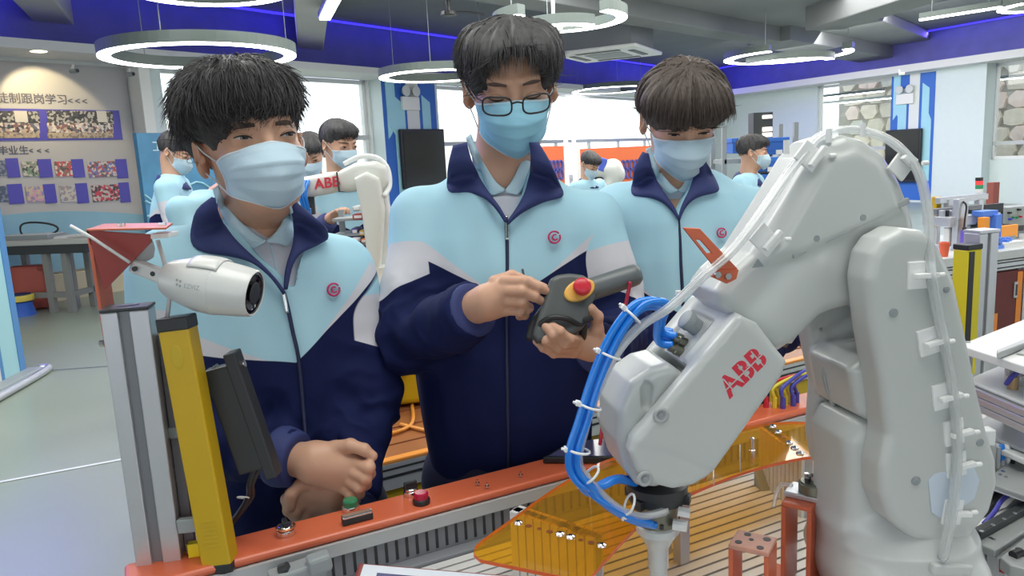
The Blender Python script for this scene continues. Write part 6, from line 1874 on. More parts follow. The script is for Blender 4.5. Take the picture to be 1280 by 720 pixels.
cutL = [(cutpoly([(355, 366), (345, 350), (328, 331), (308, 312), (290, 292), (276, 272), (266, 246), (280, 205), (352, 205), (354, 245), (364, 268), (366, 292), (362, 316), (358, 340)], 1.22), 1.02, 1.345), (cutpoly([(268, 268), (262, 195), (360, 195), (360, 268)], 1.33), 1.20, 1.48)]
pl_.finish_jacket(dict(zip=P(364, 400, 1.22), z0=1.178, kl=.18, kr=.85, w0=.045, kw=.3, tn=.50, tw=.22, slant=.5), amp=.0078, seed=9, cut=cutL)
hL = Head(P(316, 184, 1.31), 32, -8, -3, 1.04, .003, neck=P(318, 275, 1.345))
V, Q = hL.s.mesh(1); pl_.addbody(hL.w(V), Q)
hair_build(hL, pl_.root, [((-.014, .022, .052), (.094, .106, .086)), ((-.012, -.040, .072), (.090, .074, .056)), ((-.012, .02, .088), (.086, .086, .056))], [((.100, .004, -.035), (.050, .048, .062)), ((-.100, .004, -.035), (.050, .048, .062)), ((.002, -.128, -.053), (.078, .070, .075)), ((0, -.070, -.070), (.105, .085, .082)), ((0, 0.02, -.095), (.14, .075, .10))],
           M_hair, 13000, (0, .04, .16), .034, .36, .40, seed=5, fwd=.35, rough=.012, rad=.0007, zmin=.012)
for x in (-.0345, .0345): eye_build(hL, pl_.root, x, hgt=.0032, look=.001, z=.0005); brow_build(hL, pl_.root, x, z=.018)
mask_build(hL, pl_.root, M_mask, w_=.0645, top=-.010, bot=-.110, side_bot=-.074)
pl_.trousers(None)
spL = polo(pl_, rowsL, pl_.J['neck'] + (0, 0, .006), cutpoly([(270, 225), (356, 225), (354, 270), (345, 290), (333, 302), (312, 288), (288, 262)], 1.26))
pl_.collar([(266, 247), (244, 262), (239, 285), (238, 309), (254, 316), (288, 319), (316, 326), (340, 346), (355, 368)], [(268, 247), (275, 273), (292, 297), (312, 317), (328, 332), (345, 350), (352, 360), (356, 366)], 1.24)
pl_.collar([(366, 250), (384, 265), (405, 281), (413, 293), (410, 301), (392, 308), (375, 314), (364, 331), (358, 362)], [(357, 250), (365, 266), (368, 291), (364, 314), (360, 326), (357, 340), (356, 352), (356, 362)], 1.28)
pl_.collar([(267, 236), (272, 254), (285, 280), (300, 298), (315, 312), (330, 303)], [(272, 232), (282, 255), (298, 275), (315, 290), (325, 297), (333, 301)], 1.26, 'polo_collar', M_poloc, (.004, .009, .003), surf=spL)
pl_.collar([(355, 244), (365, 262), (367, 290), (361, 310), (348, 303), (334, 302)], [(352, 246), (356, 266), (352, 280), (344, 291), (338, 297), (333, 301)], 1.26, 'polo_collar', M_poloc, (.004, .009, .003), surf=spL)
pl_.ribbon([(355, 366), (360, 385), (366, 415), (374, 452), (380, 520), (384, 580)], .0034, .0005, 1.22, 'zip_line', M_zip)
pl_.ribbon([(354, 364), (356, 374), (359, 391)], .0032, .005, 1.22, 'zip_pull', M_steel)
pl_.ribbon([(338, 305), (344, 330), (351, 355)], .0012, .001, 1.25, 'placket_line', M_poloc, surf=spL)
pl_.badge(417, 362, 7.5, 1.25)
for a, b in (('wL', 'eL'), ('wR', 'eR')):
    d = nrm(pl_.J[a] - pl_.J[b]); c = pl_.J[a]
    MB().lathe(c - d * .020, d, [(0, .0490), (.008, .0508), (.018, .0495), (.034, .0458), (.039, .042), (.038, .034)], 28).build('cuff', M_navy, pl_.root, smooth=True)
y2 = 1.165
fi = [([H(448, 580, y2 - .004), H(461, 584, y2 - .016), H(462, 592, y2 + .006), H(452, 592, y2 + .026)], .0105, .0085),
      ([H(444, 591, y2 - .008), H(457, 597, y2 - .016), H(457, 605, y2 + .006), H(447, 604, y2 + .026)], .0108, .0085),
      ([H(439, 602, y2 - .006), H(449, 609, y2 - .012), H(449, 617, y2 + .008), H(440, 615, y2 + .026)], .0102, .0080),
      ([H(431, 611, y2 - .002), H(439, 619, y2 - .006), H(438, 625, y2 + .010), H(430, 622, y2 + .026)], .0090, .0074),
      ([H(418, 560, y2 + .010), H(438, 557, y2 + .0), H(455, 562, y2 - .006), H(466, 570, y2 - .006)], .0125, .0080)]
pl = [(pl_.J['wL'], H(394, 578, y2 + .012), .028, .030), (H(394, 574, y2 + .010), H(446, 580, y2 + .004), .028, .016), (H(394, 580, y2 + .010), H(440, 594, y2 + .002), .029, .016), (H(396, 586, y2 + .010), H(432, 608, y2 + .004), .026, .014), (H(400, 572, y2 + .010), H(420, 562, y2 + .010), .024, .014)]
s = hand_sdf(fi, pl); V, Q = s.mesh(1); pl_.addbody(V, Q)
y3 = 1.185
fi = [([H(370, 615, y3 - .008), H(359, 624, y3 - .012), H(361, 638, y3 - .010), H(368, 646, y3 + .002)], .0105, .0085),
      ([H(380, 628, y3 - .006), H(370, 640, y3 - .010), H(374, 648, y3 + .004), H(382, 646, y3 + .018)], .0105, .0085),
      ([H(392, 632, y3 - .002), H(384, 643, y3 - .002), H(388, 648, y3 + .010), H(396, 645, y3 + .02)], .0100, .0080),
      ([H(404, 632, y3 + .004), H(398, 641, y3 + .006), H(402, 646, y3 + .016), H(410, 642, y3 + .024)], .0090, .0074),
      ([H(392, 606, y3 + .0), H(376, 606, y3 - .012), H(364, 618, y3 - .020), H(362, 634, y3 - .020)], .0120, .0085)]
pl = [(pl_.J['wR'], H(412, 616, y3 + .014), .027, .027), (H(414, 614, y3 + .010), H(374, 616, y3 + .0), .027, .016), (H(412, 622, y3 + .012), H(382, 628, y3 + .002), .025, .015), (H(412, 624, y3 + .012), H(398, 632, y3 + .006), .024, .014)]
s = hand_sdf(fi, pl); V, Q = s.mesh(1); pl_.addbody(V, Q)
pl_.end()

# ------------------------------------------------------------------ the student at the right
JR = dict(hip=P(865, 560, 1.68), neck=P(850, 232, 1.68), sL=P(773, 272, 1.68), sR=P(938, 270, 1.68), eL=P(782, 420, 1.66), wL=P(842, 470, 1.52), eR=P(962, 410, 1.66), wR=P(905, 470, 1.52))
JR['hip'][2] = .88
pr_ = Person('student with mushroom cut brown black hair standing at the right behind the robot forearm', JR, yaw=2)
gx = lambda x, y: float(P(x, y, 1.68)[0])
rowsR = [(.80, gx(866, 560), 1.68, .15, .105), (.92, gx(864, 530), 1.68, .165, .12), (1.05, gx(861, 450), 1.68, .172, .126), (1.17, gx(858, 380), 1.68, .174, .122), (1.27, gx(855, 320), 1.68, .172, .110), (1.35, gx(853, 280), 1.68, .158, .096), (1.41, gx(851, 250), 1.68, .118, .082), (1.45, gx(850, 228), 1.685, .074, .066)]
pr_.torso(rowsR, arms_r=(.064, .062, .060, .047), sh_r=(.056, .060))
cutR = [(cutpoly([(848, 272), (840, 262), (828, 244), (816, 222), (809, 192), (815, 150), (868, 150), (869, 195), (868, 220), (860, 242), (853, 258)], 1.58), 1.38, 1.70), (cutpoly([(810, 215), (806, 150), (874, 150), (869, 215)], 1.68), 1.54, 1.82)]
pr_.finish_jacket(dict(zip=P(850, 320, 1.58), z0=1.158, kl=.62, kr=.62, w0=.05, kw=.27, tn=.56, tw=.30, slant=.55), amp=.0075, seed=17, cut=cutR)
hR = Head(P(850, 148, 1.66), 1, 24, 0, .94, .0032, neck=P(850, 238, 1.69))
V, Q = hR.s.mesh(1); pr_.addbody(hR.w(V), Q)
hair_build(hR, pr_.root, [((.004, .018, .040), (.104, .106, .082)), ((.004, -.035, .052), (.100, .082, .066)), ((.008, .02, .068), (.086, .085, .058))], [((.092, .004, -.035), (.036, .040, .050)), ((-.092, .004, -.035), (.036, .040, .050)), ((.002, -.135, -.044), (.076, .074, .068)), ((0, -.085, -.078), (.12, .10, .076)), ((0, 0.02, -.105), (.14, .075, .10))],
           M_hairb, 10000, (.006, -.02, .150), .050, .07, .55, seed=8, fwd=.10, rough=.009, rad=.0008, zmin=.016)
for x in (-.033, .033): eye_build(hR, pr_.root, x, down=False, hgt=.003, z=-.002); brow_build(hR, pr_.root, x, z=.018)
mask_build(hR, pr_.root, M_mask, w_=.0655, bot=-.114)
pr_.trousers(None)
spR = polo(pr_, rowsR, pr_.J['neck'] + (0, 0, .006), cutpoly([(811, 170), (869, 170), (862, 216), (856, 230), (848, 240), (834, 224), (820, 204)], 1.61))
pr_.collar([(804, 190), (794, 206), (788, 245), (813, 246), (829, 252), (842, 264), (848, 274)], [(810, 192), (816, 215), (826, 235), (837, 251), (843, 260), (846, 267), (848.5, 273)], 1.60)
pr_.collar([(872, 190), (886, 207), (901, 240), (875, 244), (861, 252), (853, 264), (849, 275)], [(868, 191), (869, 215), (862, 237), (855, 251), (852, 259), (850, 266), (849, 273)], 1.60)
pr_.collar([(808, 186), (812, 204), (820, 222), (828, 234), (836, 243), (846, 239)], [(812, 184), (818, 202), (828, 218), (838, 230), (843, 235), (848, 238)], 1.61, 'polo_collar', M_poloc, (.004, .008, .003), surf=spR)
pr_.collar([(870, 186), (870, 205), (867, 222), (863, 236), (860, 241), (850, 239)], [(867, 185), (866, 203), (860, 219), (855, 230), (852, 235), (848, 238)], 1.61, 'polo_collar', M_poloc, (.004, .008, .003), surf=spR)
pr_.ribbon([(848, 273), (850, 300), (851, 330), (853, 362), (855, 420)], .0036, .0005, 1.58, 'zip_line', M_zip)
pr_.badge(902, 291, 5.5, 1.58)
for a, b in (('wL', 'eL'), ('wR', 'eR')):
    d = nrm(pr_.J[a] - pr_.J[b]); c = pr_.J[a]
    MB().lathe(c - d * .020, d, [(0, .0490), (.008, .0508), (.018, .0495), (.034, .0458), (.039, .042), (.038, .034)], 24).build('cuff', M_navy, pr_.root, smooth=True)
    side = nrm(np.cross(d, (0, 0, 1)))
    fi = []
    for k, (o_, L) in enumerate(((-.030, .085), (-.010, .095), (.010, .09), (.029, .075))):
        b0 = c + d * .085 + side * o_
        fi.append(([b0, b0 + d * L * .45 + (0, 0, -.006), b0 + d * L * .72 + (0, 0, -.022), b0 + d * L * .82 + (0, 0, -.042)], .009, .0068))
    fi.append(([c + d * .03 + side * -.03, c + d * .07 + side * -.05 + (0, 0, -.01), c + d * .10 + side * -.052 + (0, 0, -.02)], .011, .008))
    s = hand_sdf(fi, [(c, c + d * .04, .026, .027), (c + d * .04 + side * -.016, c + d * .085 + side * -.026, .022, .012), (c + d * .04, c + d * .085, .023, .013), (c + d * .04 + side * .016, c + d * .085 + side * .024, .022, .012)], h=.003)
    V, Q = s.mesh(1); pr_.addbody(V, Q)
pr_.end()
# ================================================================== second bench behind the students
zb2 = .70
p0 = PZ(500, 577, zb2); p1 = PZ(740, 517, zb2)
d2 = nrm(p1 - p0); n2 = np.array([-d2[1], d2[0], 0])
def b2(s, t, z): return p0 * (1, 1, 0) + d2 * s + n2 * t + np.array([0, 0, z])
def b2box(mb, s0, s1, t0, t1, z0, z1):
    return mb.hexa([b2(s, t, z) for z in (z0, z1) for s, t in ((s0, t0), (s1, t0), (s1, t1), (s0, t1))])
t = thing('rear_bench', 'second bench behind the students with aluminium edge, brown tray and yellow base', 'bench', tuple(b2(.5, .4, 0)))
b2box(MB(), -.22, 1.75, 0, .04, zb2 - .035, zb2).build('profile', M_alu, t, bevel=.002)
b2box(MB(), -.22, 1.75, -.002, 0, zb2 - .040, zb2 - .034).build('profile_slot', M_black, t)
b2box(MB(), -.22, 1.75, 0, .04, zb2 - .075, zb2 - .041).build('profile', M_alu, t, bevel=.002)
b2box(MB(), -.22, 1.75, -.002, 0, zb2 - .018, zb2 - .013).build('profile_slot', M_black, t)
b2box(MB(), -.22, 1.75, .01, .62, zb2 - .16, zb2 - .08).build('lower_tray', M_yellow, t, bevel=.01)
b2box(MB(), -.22, 1.75, .04, .62, zb2 - .03, zb2 + .004).build('brown_tray', mat('brown_tray', (.30, .11, .04), .35, var=.3, vscale=6), t)
b2box(MB(), -.22, 1.75, .62, .66, zb2 - .08, zb2 + .05).build('rear_rail', M_orange, t, bevel=.004)
b2box(MB(), -.22, 1.75, .0, .03, zb2 - .002, zb2 + .010).build('edge_rail', mat('amber_rail', (.75, .28, .05), .35), t, bevel=.004)
for s in (-.16, 1.68):
    for tt in (.06, .56): b2box(MB(), s - .03, s + .03, tt - .03, tt + .03, 0, zb2 - .16).build('leg', M_alu, t)
for k in range(4): b2box(MB(), -.22, 1.75, .12 + k * .13, .125 + k * .13, zb2 + .004, zb2 + .007).build('tray_rib', mat('brown_rib', (.22, .08, .03), .4), t)
for k, pts in enumerate(([(.02, .45), (-.05, .3), (.0, .2), (.12, .22), (.2, .4)], [(.1, .25), (.18, .1), (.3, .15), (.25, .35)])):
    tt = thing('loose_cable', ('long' if k == 0 else 'short') + ' orange loose cable lying on the brown tray between the students', 'cable', tuple(b2(*pts[0], zb2)))
    MB().tube(spline([b2(a, b, zb2 + .012) for a, b in pts], 6), .006, 7).build('lead', mat('cable_orange', (.75, .30, .04), .4), tt, smooth=True)
c = PZ(494, 510, zb2 + .01)
t = thing('robot_controller', 'yellow controller box on the bench between left and middle students', 'controller', tuple(c + (0, .12, 0)))
MB().box(c + (0, .12, .17), (.13, .12, .165), rotm(10)).build('casing', M_yellow, t, bevel=.02, seg=3)
MB().box(P(505, 459, c[1] - .004), (.010, .01, .012), rotm(10)).build('socket', M_black, t)
MB().tube(spline([P(497, 447, c[1] - .03), P(497, 470, c[1] - .05), P(490, 492, c[1] - .04), P(482, 500, c[1] - .03)], 6), .007, 7).build('cable', mat('cable_brown', (.16, .04, .01), .4), t, smooth=True)

# ================================================================== robot in the middle background
YB = 3.05
bx = lambda x, y, dy=0: P(x, y, YB + dy)
rb2 = thing('industrial_robot', 'smaller white robot arm in the middle background left of the student with glasses', 'robot', (bx(470, 330)[0], YB, .9))
UU, VV = np.array([1.0, 0, 0]), np.array([0, -1.0, 0]); O2 = np.array([0, YB, 0.])
pq = lambda L: [(float(bx(x, y)[0]), float(bx(x, y)[2])) for x, y in L]
def plate2(name, px, v0, v1, rad=.015):
    pts = pq(px); a = np.array(pts)
    s = SDF([a[:, 0].min() - .04, YB - max(v0, v1) - .03, a[:, 1].min() - .04], [a[:, 0].max() + .04, YB - min(v0, v1) + .03, a[:, 1].max() + .04], .007)
    s.poly(O2, UU, np.array([0, 0, 1.]), VV, pts, v0, v1, rad=rad, k=.005)
    V, Q = s.mesh(4); return mk(name, V, Q, mat('robot_white2', (.74, .75, .70), .35), rb2, smooth=True)
plate2('lower_arm', [(447, 222), (462, 214), (478, 222), (484, 262), (480, 320), (472, 380), (462, 380), (463, 320), (457, 268)], .03, .09)
plate2('lower_arm', [(452, 226), (478, 224), (486, 280), (482, 380), (466, 380)], -.09, -.03)
plate2('elbow_housing', [(424, 214), (446, 203), (472, 201), (484, 208), (488, 226), (480, 240), (452, 238), (436, 240), (422, 238)], -.05, .05, .03)
plate2('forearm', [(373, 232), (381, 221), (420, 214), (424, 216), (426, 236), (420, 241), (392, 246), (378, 244)], -.055, .055, .03)
mk('joint_line', *(lambda m: (m.v, m.f))(MB().beam(bx(421, 215, -.058), bx(424, 239, -.058), .006, .006)), M_robd, rb2)
V, F = text_mesh('ABB', .056, .002, .001); c = bx(409, 229, -.058)
mk('lettering', [c + np.array([v[0], 0, v[1] - v[0] * -.08]) + np.array([0, -v[2], 0]) for v in V], F, M_red, rb2)
MB().lathe((bx(474, 380)[0], YB, .9), (0, 0, 1), [(0, .11), (.12, .11), (.16, .09), (.2, .09)], 24).build('base', MATS['robot_white2'], rb2, smooth=True, auto=40)
MB().tube(spline([bx(430, 205, .0), bx(450, 196, 0), bx(470, 197, 0), bx(484, 210, 0), bx(487, 232, -.02), bx(480, 245, -.07)], 6), .010, 8).build('hose', M_tie, rb2, smooth=True)
for k in range(3):
    MB().tube(spline([bx(380 + 3 * k, 226, -.06), bx(374 + 4 * k, 240, -.09), bx(379 + 3 * k, 258, -.08), bx(388, 262 + 3 * k, -.05)], 6), .006, 7).build('blue_hose', M_blueh, rb2, smooth=True)
MB().cyl(bx(384, 246), bx(386, 268), .028, n=14).build('tool_flange', M_dgrey, rb2); MB().cyl(bx(386, 268), bx(387, 285), .018, n=14).build('tool', M_alu, rb2)
# its bench
t = thing('rear_cell', 'low aluminium cell carrying the background robot, coloured parts trays on its side', 'bench', (bx(470, 400)[0], YB + .17, 0))
xc = bx(455, 330)[0]
MB().box((xc + .1, YB + .17, .88), (.50, .28, .02)).build('top', M_alu, t, bevel=.004)
for sx in (-.47, .47):
    for sy in (-.25, .25): MB().box((xc + .1 + sx, YB + .17 + sy, .43), (.025, .025, .43)).build('leg', M_alu, t)
MB().box((xc + .1, YB + .17, .25), (.46, .25, .015)).build('shelf', M_alud, t)
for i, (x, y, w_, h_, col) in enumerate(((446, 288, 9, 8, (.15, .12, .45)), (455, 290, 7, 7, (.65, .5, .05)), (462, 288, 8, 9, (.12, .12, .15)), (446, 299, 12, 5, (.5, .5, .55)), (458, 300, 9, 5, (.6, .2, .08)), (450, 270, 14, 7, (.45, .10, .10)), (448, 260, 10, 6, (.5, .5, .5)), (464, 272, 10, 6, (.55, .45, .1)))):
    c = P(x, y, 3.55 - .02 * i); tt = thing('parts_tray', ('violet tray left under', 'small yellow tray under', 'black tray right under', 'pale flat tray lowest under', 'orange red flat tray lowest under', 'dark red tray high under', 'grey tray topmost under', 'ochre tray beside')[i] + ' the background robot arm', 'tray', tuple(c - (0, 0, h_ * 3.5 / 1900)), 'parts trays on the rear rack')
    m_ = mat('tray_%d' % i, col, .5)
    MB().box(c, (w_ * 3.5 / 1900, .05, h_ * 3.5 / 1900)).build('tray', m_, tt, bevel=.006); MB().box(c - (0, .051, 0), (w_ * 2.2 / 1900, .002, h_ * 1.6 / 1900)).build('label_card', M_white, tt)
t = thing('parts_rack', 'open metal rack with coloured parts trays behind the background robot', 'rack', (P(452, 300, 3.6)[0], 3.6, 0))
for sx in (-.09, .12): MB().box((P(452, 300, 3.6)[0] + sx, 3.62, .65), (.012, .012, .65)).build('post', M_grey, t)
for z in (.3, .7, 1.1, 1.145, 1.19, 1.26): MB().box((P(452, 300, 3.6)[0] + .015, 3.58, z), (.12, .09, .006)).build('shelf', M_grey, t)

# tiny robot far behind, between the middle and right students
YC = 8.2; g_ = lambda x, y, dy=0: P(x, y, YC + dy)
t = thing('industrial_robot', 'tiny far white robot arm in front of the orange boards between middle and right students', 'robot', (g_(765, 300)[0], YC, 0))
s = SDF(g_(735, 235) - .35, g_(795, 190) + .35, .02)
s.cap(g_(741, 213), g_(752, 211), .075, .08, k=.03); s.cap(g_(752, 212), g_(764, 216), .06, .07, k=.03); s.cap(g_(766, 211), g_(770, 218), .11, .10, k=.03); s.cap(g_(768, 216), g_(760, 240), .09, .08, k=.03)
V, Q = s.mesh(2); mk('arm', V, Q, MATS['robot_white2'], t, smooth=True)
MB().tube(spline([g_(758, 206), g_(768, 204), g_(777, 212), g_(779, 222)], 5), .02, 7).build('hose', M_tie, t, smooth=True)
MB().lathe((g_(760, 240)[0], YC, .0), (0, 0, 1), [(0, .22), (.8, .22), (.82, .12), (1.15, .1)], 18).build('pedestal', M_grey, t)
MB().box(g_(753, 206, -.05), (.035, .03, .07), rotm(0, 0, 20)).build('blue_cap', mat('cap_blue', (.08, .14, .6), .4), t, bevel=.01)

# orange tool boards far behind
def sbx(px, Yd): return P(px, 200, Yd)
t_n = 0
for i, (x0, x1, y0, y1) in enumerate(((655, 709, 183, 216), (721, 822, 184, 222))):
    Yd = 11.0 + .8 * i
    a, b = P(x0, y1, Yd), P(x1, y1, Yd + .5); zt = P((x0 + x1) / 2, y0, Yd + .2)[2]; d = nrm((b - a) * (1, 1, 0)); n = np.array([-d[1], d[0], 0]); L = float(np.dot(b - a, d))
    t = thing('tool_board', ('smaller orange tool board just right of the student with glasses', 'wider orange tool board with black panel left of the right student')[i], 'tool board', (a[0], a[1], 0), 'orange tool boards')
    o_ = a * (1, 1, 0)
    slab(MB(), o_, d, n, 0, L, .55, zt, 0, .05).build('board', mat('board_orange', (.80, .17, .06), .5), t)
    for s in (0, L - .06): slab(MB(), o_, d, n, s, s + .06, 0, zt, -.02, .07).build('post', M_white, t)
    bl = mat('coil_blue', (.08, .09, .35), .5)
    for k in range(7):
        s = (L * .30 + L * .09 * k) if i == 0 else (L * .56 + L * .055 * k)
        for q_ in range(2):
            c = o_ + d * s - n * .02 + np.array([0, 0, zt - .28 - .14 * q_])
            MB().tube([c + d * .035 * math.cos(x) + np.array([0, 0, .07 * math.sin(x)]) for x in np.linspace(0, 2 * PI, 11)[:-1]], .014, 5, closed=True).build('cable_coil', bl, t)
    if i: slab(MB(), o_, d, n, L * .12, L * .38, zt - .62, zt - .22, -.03, 0).build('black_panel', M_black, t, bevel=.01)
for i, x in enumerate((709, 719)):
    p = P(x, 230, 10.5); pz = P(x, 172, 10.5)[2]
    t = thing('white_post', 'thin white upright post between the two orange boards, ' + ('left' if i == 0 else 'right') + ' one', 'post', (p[0], p[1], 0), 'white upright posts')
    MB().box((p[0], p[1], pz / 2), (.028, .028, pz / 2)).build('shaft', M_white, t); MB().box((p[0], p[1], .02), (.05, .05, .02)).build('base', M_grey, t)

# blue crates and shelf near the far right student
YS = 7.2
x0, x1 = P(905, 200, YS)[0], P(994, 200, YS)[0]
t = thing('storage_rack', 'grey storage rack carrying blue crates behind the far right student', 'rack', ((x0 + x1) / 2, YS + .2, 0))
for z in (.25, P(950, 196, YS)[2] - .03, .72):
    MB().box(((x0 + x1) / 2, YS + .2, z), ((x1 - x0) / 2, .22, .02)).build('shelf', M_grey, t)
for x in (x0, x1):
    for y in (0, .4): MB().box((x, YS + y, .85), (.02, .02, .85)).build('post', M_grey, t)
zs = P(950, 196, YS)[2] - .01
M_crate = mat('crate_blue', (.03, .16, .58), .4, var=.08)
def crate(px0, px1, py0, py1, Yd, lab):
    a, b = P(px0, py1, Yd), P(px1, py0, Yd); c = (a + b) / 2
    t = thing('crate', lab, 'crate', (c[0], Yd + .15, min(a[2], b[2])), 'blue crates')
    h = (b[2] - a[2]) / 2; w_ = (b[0] - a[0]) / 2
    MB().box((c[0], Yd + .15, c[2]), (w_, .15, h)).build('body', M_crate, t, bevel=.01)
    MB().box((c[0], Yd + .15, c[2] + h - .02), (w_ + .012, .162, .02)).build('rim', M_crate, t, bevel=.005)
    MB().box((c[0], Yd - .004, c[2] - h * .1), (w_ * .8, .006, h * .55)).build('front_panel', mat('crate_blue_dark', (.02, .12, .46), .4), t)
    MB().box((c[0] + w_ * .3, Yd - .012, c[2] - h * .72), (.03, .006, .02)).build('label_holder', M_white, t)
crate(952, 985, 171, 194, YS, 'blue crate on the rack shelf right above the far student head')
crate(916, 932, 172, 192, YS, 'dark blue crate half hidden left of the far student head')
crate(941, 975, 196, 215, YS - .35, 'large blue crate behind the far student mask, upper of the stack')
crate(943, 974, 217, 238, YS - .35, 'large blue crate behind the far student collar, lower of the stack')
crate(943, 974, 240, 262, YS - .35, 'blue crate at the bottom of the stack behind the robot arm edge')
o = bpy.data.objects.get('crate')
t = thing('low_table', 'low grey stand under the stack of large blue crates', 'table', (P(958, 262, YS - .25)[0], YS - .25, 0))
zz = P(958, 262, YS - .35)[2]
MB().box((P(958, 262, YS - .35)[0], YS - .25, zz - .02), (.22, .20, .018)).build('top', M_grey, t)
for sx in (-.19, .19):
    for sy in (-.17, .17): MB().box((P(958, 262, YS - .35)[0] + sx, YS - .25 + sy, (zz - .04) / 2), (.02, .02, (zz - .04) / 2)).build('leg', M_grey, t)
# dark cabinet column with lit panel above the far student
t = thing('dark_column', 'dark narrow column with lit white panels behind the far right student', 'column', (P(953, 200, 9.2)[0], 9.2, 0))
a, b = P(942, 141, 9.2), P(966, 141, 9.2)
MB().box(((a[0] + b[0]) / 2, 9.3, a[2] / 2), ((b[0] - a[0]) / 2, .1, a[2] / 2)).build('casing', M_dgrey, t)
for y0, y1 in ((144, 148), (159, 164), (166, 171)):
    c = P(959, (y0 + y1) / 2, 9.19); MB().box(c, (.055, .012, (y1 - y0) * 9.2 / 1900)).build('lit_panel', emis('lit_panel', (1, .93, .85), 1.5), t)

# ================================================================== work table and goods at the right
zt3 = .80
q0 = PZ(1230, 317, zt3); d3 = nrm((.93, .365, 0)); n3 = np.array([-d3[1], d3[0], 0])
def b3(s, t, z): return q0 * (1, 1, 0) + d3 * s + n3 * t + np.array([0, 0, z])
def b3box(s0, s1, t0, t1, z0, z1): return MB().hexa([b3(s, t, z) for z in (z0, z1) for s, t in ((s0, t0), (s1, t0), (s1, t1), (s0, t1))])
t = thing('work_table', 'long grey work table at right with dark red glass cabinet doors below', 'work table', tuple(b3(.3, .4, 0)))
b3box(-.75, 2.2, 0, .8, zt3 - .055, zt3).build('top', mat('table_grey', (.55, .57, .58), .45), t, bevel=.004)
b3box(-.75, 2.2, .0, .05, zt3 - .12, zt3 - .06).build('front_rail', M_alu, t, bevel=.003)
b3box(-.75, 2.2, -.003, 0, zt3 - .076, zt3 - .068).build('rail_slot', M_dgrey, t); b3box(-.75, 2.2, -.003, 0, zt3 - .106, zt3 - .098).build('rail_slot', M_dgrey, t)
M_rg = mat('dark_red_glass', (.12, .012, .012), .12, var=.4, vscale=3)
for k in range(-2, 5):
    s0 = .0 + .37 * k
    dr_ = b3box(s0 + .02, s0 + .35, -.004, .01, .16, zt3 - .13).build('door', M_rg, t)
    b3box(s0 + .27, s0 + .30, -.014, -.004, .50, .60).build('handle', M_alu, dr_, bevel=.004); b3box(s0 + .277, s0 + .293, -.0155, -.0135, .515, .585).build('handle_grip', M_dgrey, dr_)
    b3box(s0 - .016, s0 + .016, -.012, .03, .05, zt3 - .12).build('upright', M_alu, t)
    if k in (0, 1): b3box(s0 + .02, s0 + .14, -.007, -.005, .18, .42).build('orange_sheet', mat('sheet_orange', (.80, .25, .03), .4), t)
    if k in (0,): b3box(s0 + .30, s0 + .345, -.007, -.005, .18, zt3 - .14).build('orange_sheet', MATS['sheet_orange'], t)
b3box(-.75, 2.2, .01, .78, .05, .15).build('plinth', M_alu, t)
b3box(-.75, 2.2, .70, .76, .15, zt3 - .06).build('back_panel', mat('table_back', (.25, .06, .03), .5), t)
def on3(px, py, depth): # point standing on the table under that pixel column
    o_ = b3(0, depth, 0); return PP(px, py, o_, n3)
def item(name, lab, cat, px, depth): 
    p = on3(px, 300, depth); return thing(name, lab, cat, (p[0], p[1], zt3)), p
def bar3(parent, nm, px0, py0, px1, py1, depth, th, m_, bevel=.003):
    a = on3(px0, py0, depth); b = on3(px1, py1, depth)
    c = (a + b) / 2; R = np.stack([d3, n3, np.array([0, 0, 1.])], 1)
    hw = max(abs(float(np.dot(b - a, d3))) / 2, .004); hz = max(abs(b[2] - a[2]) / 2, .004)
    return MB().box(c, (hw, th, hz), R).build(nm, m_, parent, bevel=bevel)
t, p = item('frame_stand', 'tall aluminium profile frame with shelves standing on the work table', 'frame', 1200, .2)
bar3(t, 'upright', 1195, 249, 1204, 318, .2, .02, M_alu); bar3(t, 'upright', 1209, 282, 1216, 318, .25, .02, M_alu)
bar3(t, 'shelf', 1170, 271, 1232, 276, .3, .10, M_alu); bar3(t, 'shelf', 1168, 261, 1224, 263, .35, .02, M_alud)
bar3(t, 'shelf', 1172, 247, 1232, 249, .45, .02, M_alu); bar3(t, 'panel', 1183, 285, 1194, 306, .25, .02, M_white); bar3(t, 'panel', 1216, 288, 1230, 304, .3, .02, M_grey)
for k, x in enumerate((1176, 1181, 1187, 1192)): bar3(t, 'valve', x, 263, x + 3, 271, .28, .015, M_black if k % 2 else M_alu)
bar3(t, 'block', 1212, 262, 1222, 271, .28, .02, M_black); bar3(t, 'cylinder', 1183, 249, 1188, 262, .44, .02, M_alu); bar3(t, 'cylinder', 1221, 249, 1226, 262, .44, .02, M_alu)
bar3(t, 'knob', 1216, 277, 1228, 283, .22, .02, M_black)
MB().tube(spline([on3(1204, 252, .18), on3(1208, 258, .16), on3(1206, 275, .16), on3(1205, 287, .16)], 5), .006, 6).build('cable', M_black, t, smooth=True)
t, p = item('tool_holder', 'violet tube hanging on the aluminium frame above the table', 'tool', 1205, .15)
bar3(t, 'tube', 1203, 288, 1208, 304, .14, .014, mat('violet', (.16, .10, .55), .4)); bar3(t, 'tip', 1204, 284, 1207, 288, .14, .008, M_dgrey); bar3(t, 'foot', 1203, 304, 1208, 316, .14, .012, M_grey)
t, p = item('yellow_bar', 'short yellow marker bar behind the robot elbow hose', 'marker', 1171, .5)
bar3(t, 'bar', 1168, 246, 1173, 270, .5, .02, M_yellow); bar3(t, 'bar', 1168, 277, 1173, 283, .5, .02, M_yellow); bar3(t, 'stem', 1169, 283, 1172, 314, .5, .015, M_alu)
t, p = item('red_cup', 'small orange red cup on the work table', 'cup', 1180, .06)
a = on3(1180, 316, .06); a[2] = zt3; MB().lathe(a, (0, 0, 1), [(0, .022), (.085, .030), (.086, .026), (.02, .020)], 18).build('cup', mat('cup_red', (.75, .12, .05), .4), t, smooth=True, auto=40)
